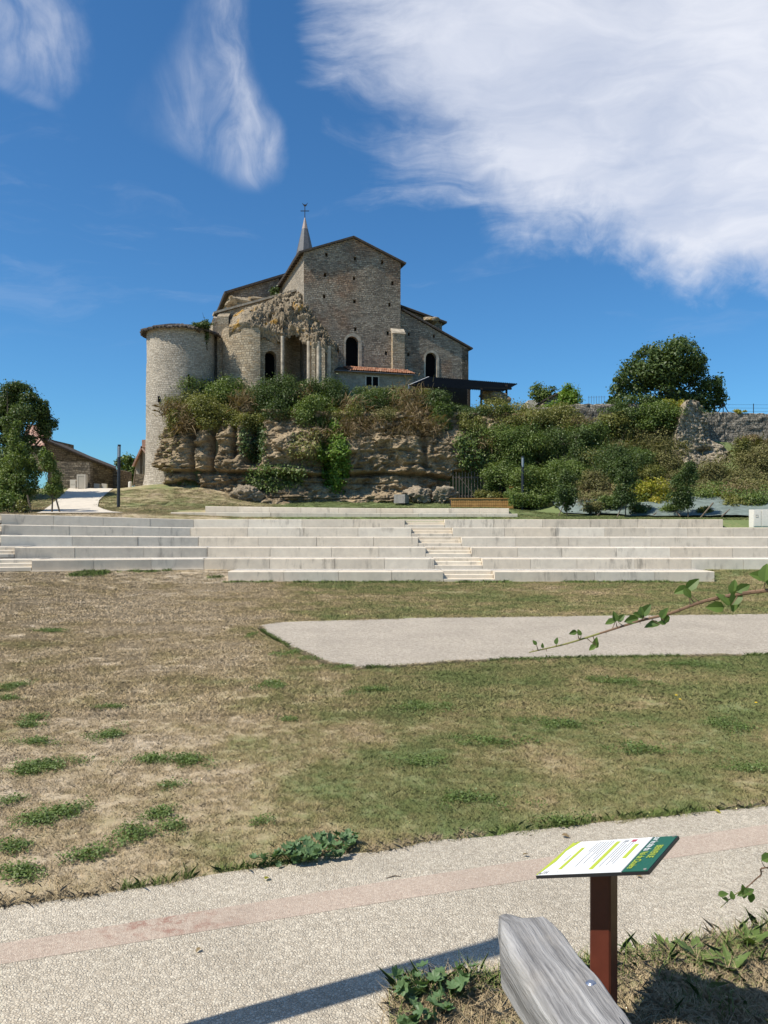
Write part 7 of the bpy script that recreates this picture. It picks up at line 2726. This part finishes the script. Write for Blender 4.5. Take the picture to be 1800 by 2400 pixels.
# fringe of longer blades where lawn meets path and stage
fx, fy = [], []
for (poly, n_, off) in ((far_edge, 900, 0.07), (STAGE[:60], 1500, -0.1)):
    q = np.array(poly)
    k = rg.integers(0, len(q) - 1, n_)
    tt_ = rg.random(n_)[:, None]
    p = q[k] + (q[k + 1] - q[k]) * tt_
    fx.append(p[:, 0]); fy.append(p[:, 1] + off * rg.random(n_))
fx, fy = np.concatenate(fx), np.concatenate(fy)
gm = fbm(np.stack([fx * 0.8, fy * 0.8, 0 * fx], 1), 3, 15) > 0.47
scatter('edge_grass', 'longer green grass fringing the paved edges', np.stack([fx[gm], fy[gm], 0 * fx[gm]], 1), verge_t, 4, 0.3, 0.75, 7)
scatter('edge_grass', 'dry grass fringing the paved edges', np.stack([fx[~gm], fy[~gm], 0 * fx[~gm]], 1), dry_t, 4, 0.5, 1.0, 8)

# green clover patches in the scorched lawn
def clover_mesh(name, n, radius, seed):
    rng = np.random.default_rng(seed)
    a = rng.uniform(0, 6.283, n)
    r = radius * np.sqrt(rng.random(n))
    p = np.stack([r * np.cos(a), r * np.sin(a), rng.uniform(0.008, 0.045, n)], 1)
    nr = rng.normal(size=(n, 3)) * 0.45 + np.array([0, 0, 1.0])
    nr /= np.linalg.norm(nr, axis=1)[:, None]
    v, f = leaves_at(p, nr, 0.017, rng, 0.8)
    return mesh_data(name, v, f, M['leaf_clover'], uv=None)


clov = source_collection('clover', [clover_mesh('clover%d' % i, 40, 0.08, 300 + i) for i in range(4)])
PATCH = [(255, 1726, 52, 16), (350, 1782, 66, 16), (440, 1784, 66, 16), (100, 1800, 80, 24), (60, 1812, 50, 10), (150, 1905, 66, 22), (85, 1925, 70, 22), (315, 1960, 60, 26), (375, 1912, 46, 20), (410, 1940, 34, 16),
         (50, 2050, 70, 26), (20, 1990, 50, 22), (25, 1612, 40, 10), (20, 1640, 30, 6), (65, 1702, 44, 7), (80, 1685, 40, 6), (85, 1742, 60, 8), (400, 1845, 30, 8), (260, 1660, 46, 6), (25, 1880, 30, 10), (220, 2010, 60, 18),
         (120, 1480, 40, 6), (640, 1610, 60, 12), (690, 1530, 60, 10), (740, 1545, 50, 9), (800, 1565, 50, 8), (590, 1490, 16, 8), (680, 1690, 30, 8), (610, 1930, 30, 6), (1000, 1660, 120, 18), (1150, 1740, 130, 22),
         (1450, 1600, 120, 14), (1250, 1545, 90, 8), (1600, 1560, 120, 10), (1700, 1700, 90, 22), (1500, 1760, 120, 22), (1100, 1880, 100, 30), (1320, 1930, 90, 16), (980, 1790, 110, 20), (1740, 1800, 60, 26), (1300, 1700, 120, 20), (880, 1620, 70, 10)]
cxp, cyp = [], []
for i, (px, py, rx, ry) in enumerate(PATCH):
    c = G(px, py)
    ax_ = rx / F * c.y
    ay_ = ry * c.y ** 2 / (H * F)
    ang_n = rg.uniform(0, 6.28, 3)
    n_ = int(150 * ax_ * ay_ * 3.14 * (1.0 if px < 560 else 0.4)) + 6
    a = rg.uniform(0, 6.283, n_)
    r = rg.random(n_) ** 0.62 * (0.75 + 0.3 * np.sin(a * 2 + ang_n[0]) + 0.2 * np.sin(a * 3 + ang_n[1])) * (0.7 + 0.75 * rg.random(n_) ** 2)
    cxp.append(c.x + ax_ * r * np.cos(a)); cyp.append(c.y + ay_ * r * np.sin(a))
cxp, cyp = np.concatenate(cxp), np.concatenate(cyp)
ok = is_lawn(cxp, cyp)
scatter('clover_patches', 'green clover and weed patches dotted over the scorched lawn', np.stack([cxp[ok], cyp[ok], ground(cxp[ok], cyp[ok])], 1), clov, 4, 0.7, 1.5, 9, 'clover')
# weeds along the foot of the tiers
wx = np.concatenate([rg.uniform(-12.5, -6.6, 700), rg.uniform(-6.5, 13, 500)])
wy = np.where(wx < -6.6, np.minimum(33.9, 34.1 + (wx + 7.8) * 0.34) - rg.random(len(wx)) * 1.6, 32.1 - rg.random(len(wx)) * 0.5)
far_g = source_collection('tuft_weed', [tuft_mesh('tuft_weed%d' % i, 26, 0.22, 0.03, 0.13, 0.008, 0.8, 250 + i, 'green_blade') for i in range(3)])
ok = is_lawn(wx, wy + 0.0) & (fbm(np.stack([wx * 0.5, wy * 0.5, 0 * wx], 1), 3, 44) > 0.52)
scatter('foot_weeds', 'olive weeds growing at the foot of the stone tiers', np.stack([wx[ok], wy[ok], ground(wx[ok], wy[ok])], 1), far_g, 3, 0.5, 1.2, 10, 'weeds')

# dandelions
M['petal'] = plain('dandelion_petal', (0.75, 0.50, 0.02), 0.8, 0.1)
fl = []
for k, (px, py, lab) in enumerate(((1585, 1645, 'yellow dandelion, left of a pair in the green lawn on the right'), (1594, 1655, 'yellow dandelion, right of a pair in the green lawn on the right'), (1772, 1663, 'yellow dandelion alone near the right edge of the lawn'))):
    c = G(px, py)
    t = thing('dandelion', (c.x, c.y, 0), lab, 'flower', 'dandelions')
    MB().tube([(c.x, c.y, 0), (c.x, c.y, 0.09)], 0.002, 5).build('stem', M['leaf_clover'], t, uv=None)
    v, f = [], []
    for j in range(16):
        a = 2 * math.pi * j / 16
        r = 0.022 if j % 2 else 0.015
        v.append((c.x + r * math.cos(a), c.y + r * math.sin(a), 0.098))
    v += [(c.x, c.y, 0.105), (c.x, c.y, 0.09)]
    f = [(j, (j + 1) % 16, 16) for j in range(16)] + [((j + 1) % 16, j, 17) for j in range(16)]
    obj('flower_head', v, f, M['petal'], t, uv=None)
# broad leaved weeds on the verge
rzl = leaf_mesh('rosette_leaf', 'leaf_clover', 8, 0.1, 0.18, 0.17)
for k, (px, py, n_, L, lab) in enumerate(((1640, 2275, 12, 0.17, 'rosette of jagged green leaves on the verge right of the sign'), (1715, 2300, 10, 0.15, 'small leafy rosette near the shadow of the sign'), (1560, 2250, 9, 0.12, 'low weed rosette beside the sign post'),
                                          (1760, 2240, 9, 0.16, 'weed rosette at the right edge of the verge'), (1480, 2260, 8, 0.11, 'weed rosette at the foot of the sign post'))):
    c = G(px, py)
    z0 = max(0.045, gz(c.x, c.y))
    t = thing('weed_rosette', (c.x, c.y, z0), lab, 'weed', 'verge weeds')
    rb = random.Random(k + 60)
    for j in range(n_):
        a = 2 * math.pi * j / n_ + rb.uniform(-.3, .3)
        s_ = L * rb.uniform(0.7, 1.2)
        place('leaf', rzl, (c.x, c.y, z0 + 0.01), (rb.uniform(0.25, 0.9), 0, a), (s_, s_, s_), parent=t)

# fallen leaves and twigs on the path
fme = leaf_mesh('fallen_leaf', 'leaf_dry', 6, 0.25, 0.06, 0.34)
fmy = leaf_mesh('fallen_leaf_yellow', 'leaf_yellow', 6, 0.25, 0.06, 0.34)
for k, (px, py, L, me_, lab) in enumerate(((621, 2068, 0.055, fmy, 'yellow leaf lying on the path below the mallow clump'), (1316, 1963, 0.07, fme, 'curled brown leaf at the lawn edge above the sign'), (1490, 2058, 0.05, fme, 'small brown leaf on the path right of the sign'),
                                           (1675, 1905, 0.06, fmy, 'yellow leaf on the lawn edge near the right side'), (1225, 2010, 0.045, fme, 'small dry leaf on the path left of the sign'), (470, 2230, 0.04, fme, 'tiny dry leaf on the path near the pink band'), (1690, 2225, 0.05, fme, 'dry leaf on the path beside the verge grass'))):
    c = G(px, py)
    rb = random.Random(k + 11)
    o = place('fallen_leaf', me_, (c.x, c.y, 0.022), (rb.uniform(-.3, .3), rb.uniform(-.3, .3), rb.uniform(0, 6.28)), (L, L, L))
    tag(o, lab, 'leaf', 'fallen leaves')
tw = [(905, 2062), (925, 2056), (940, 2058)]
tag(MB().tube([tuple(G(*q) + Vector((0, 0, 0.012))) for q in tw], [0.003, 0.004, 0.002], 5).build('twig', M['stake'], None, uv=None), 'small dry twig lying on the path in the middle', 'twig')
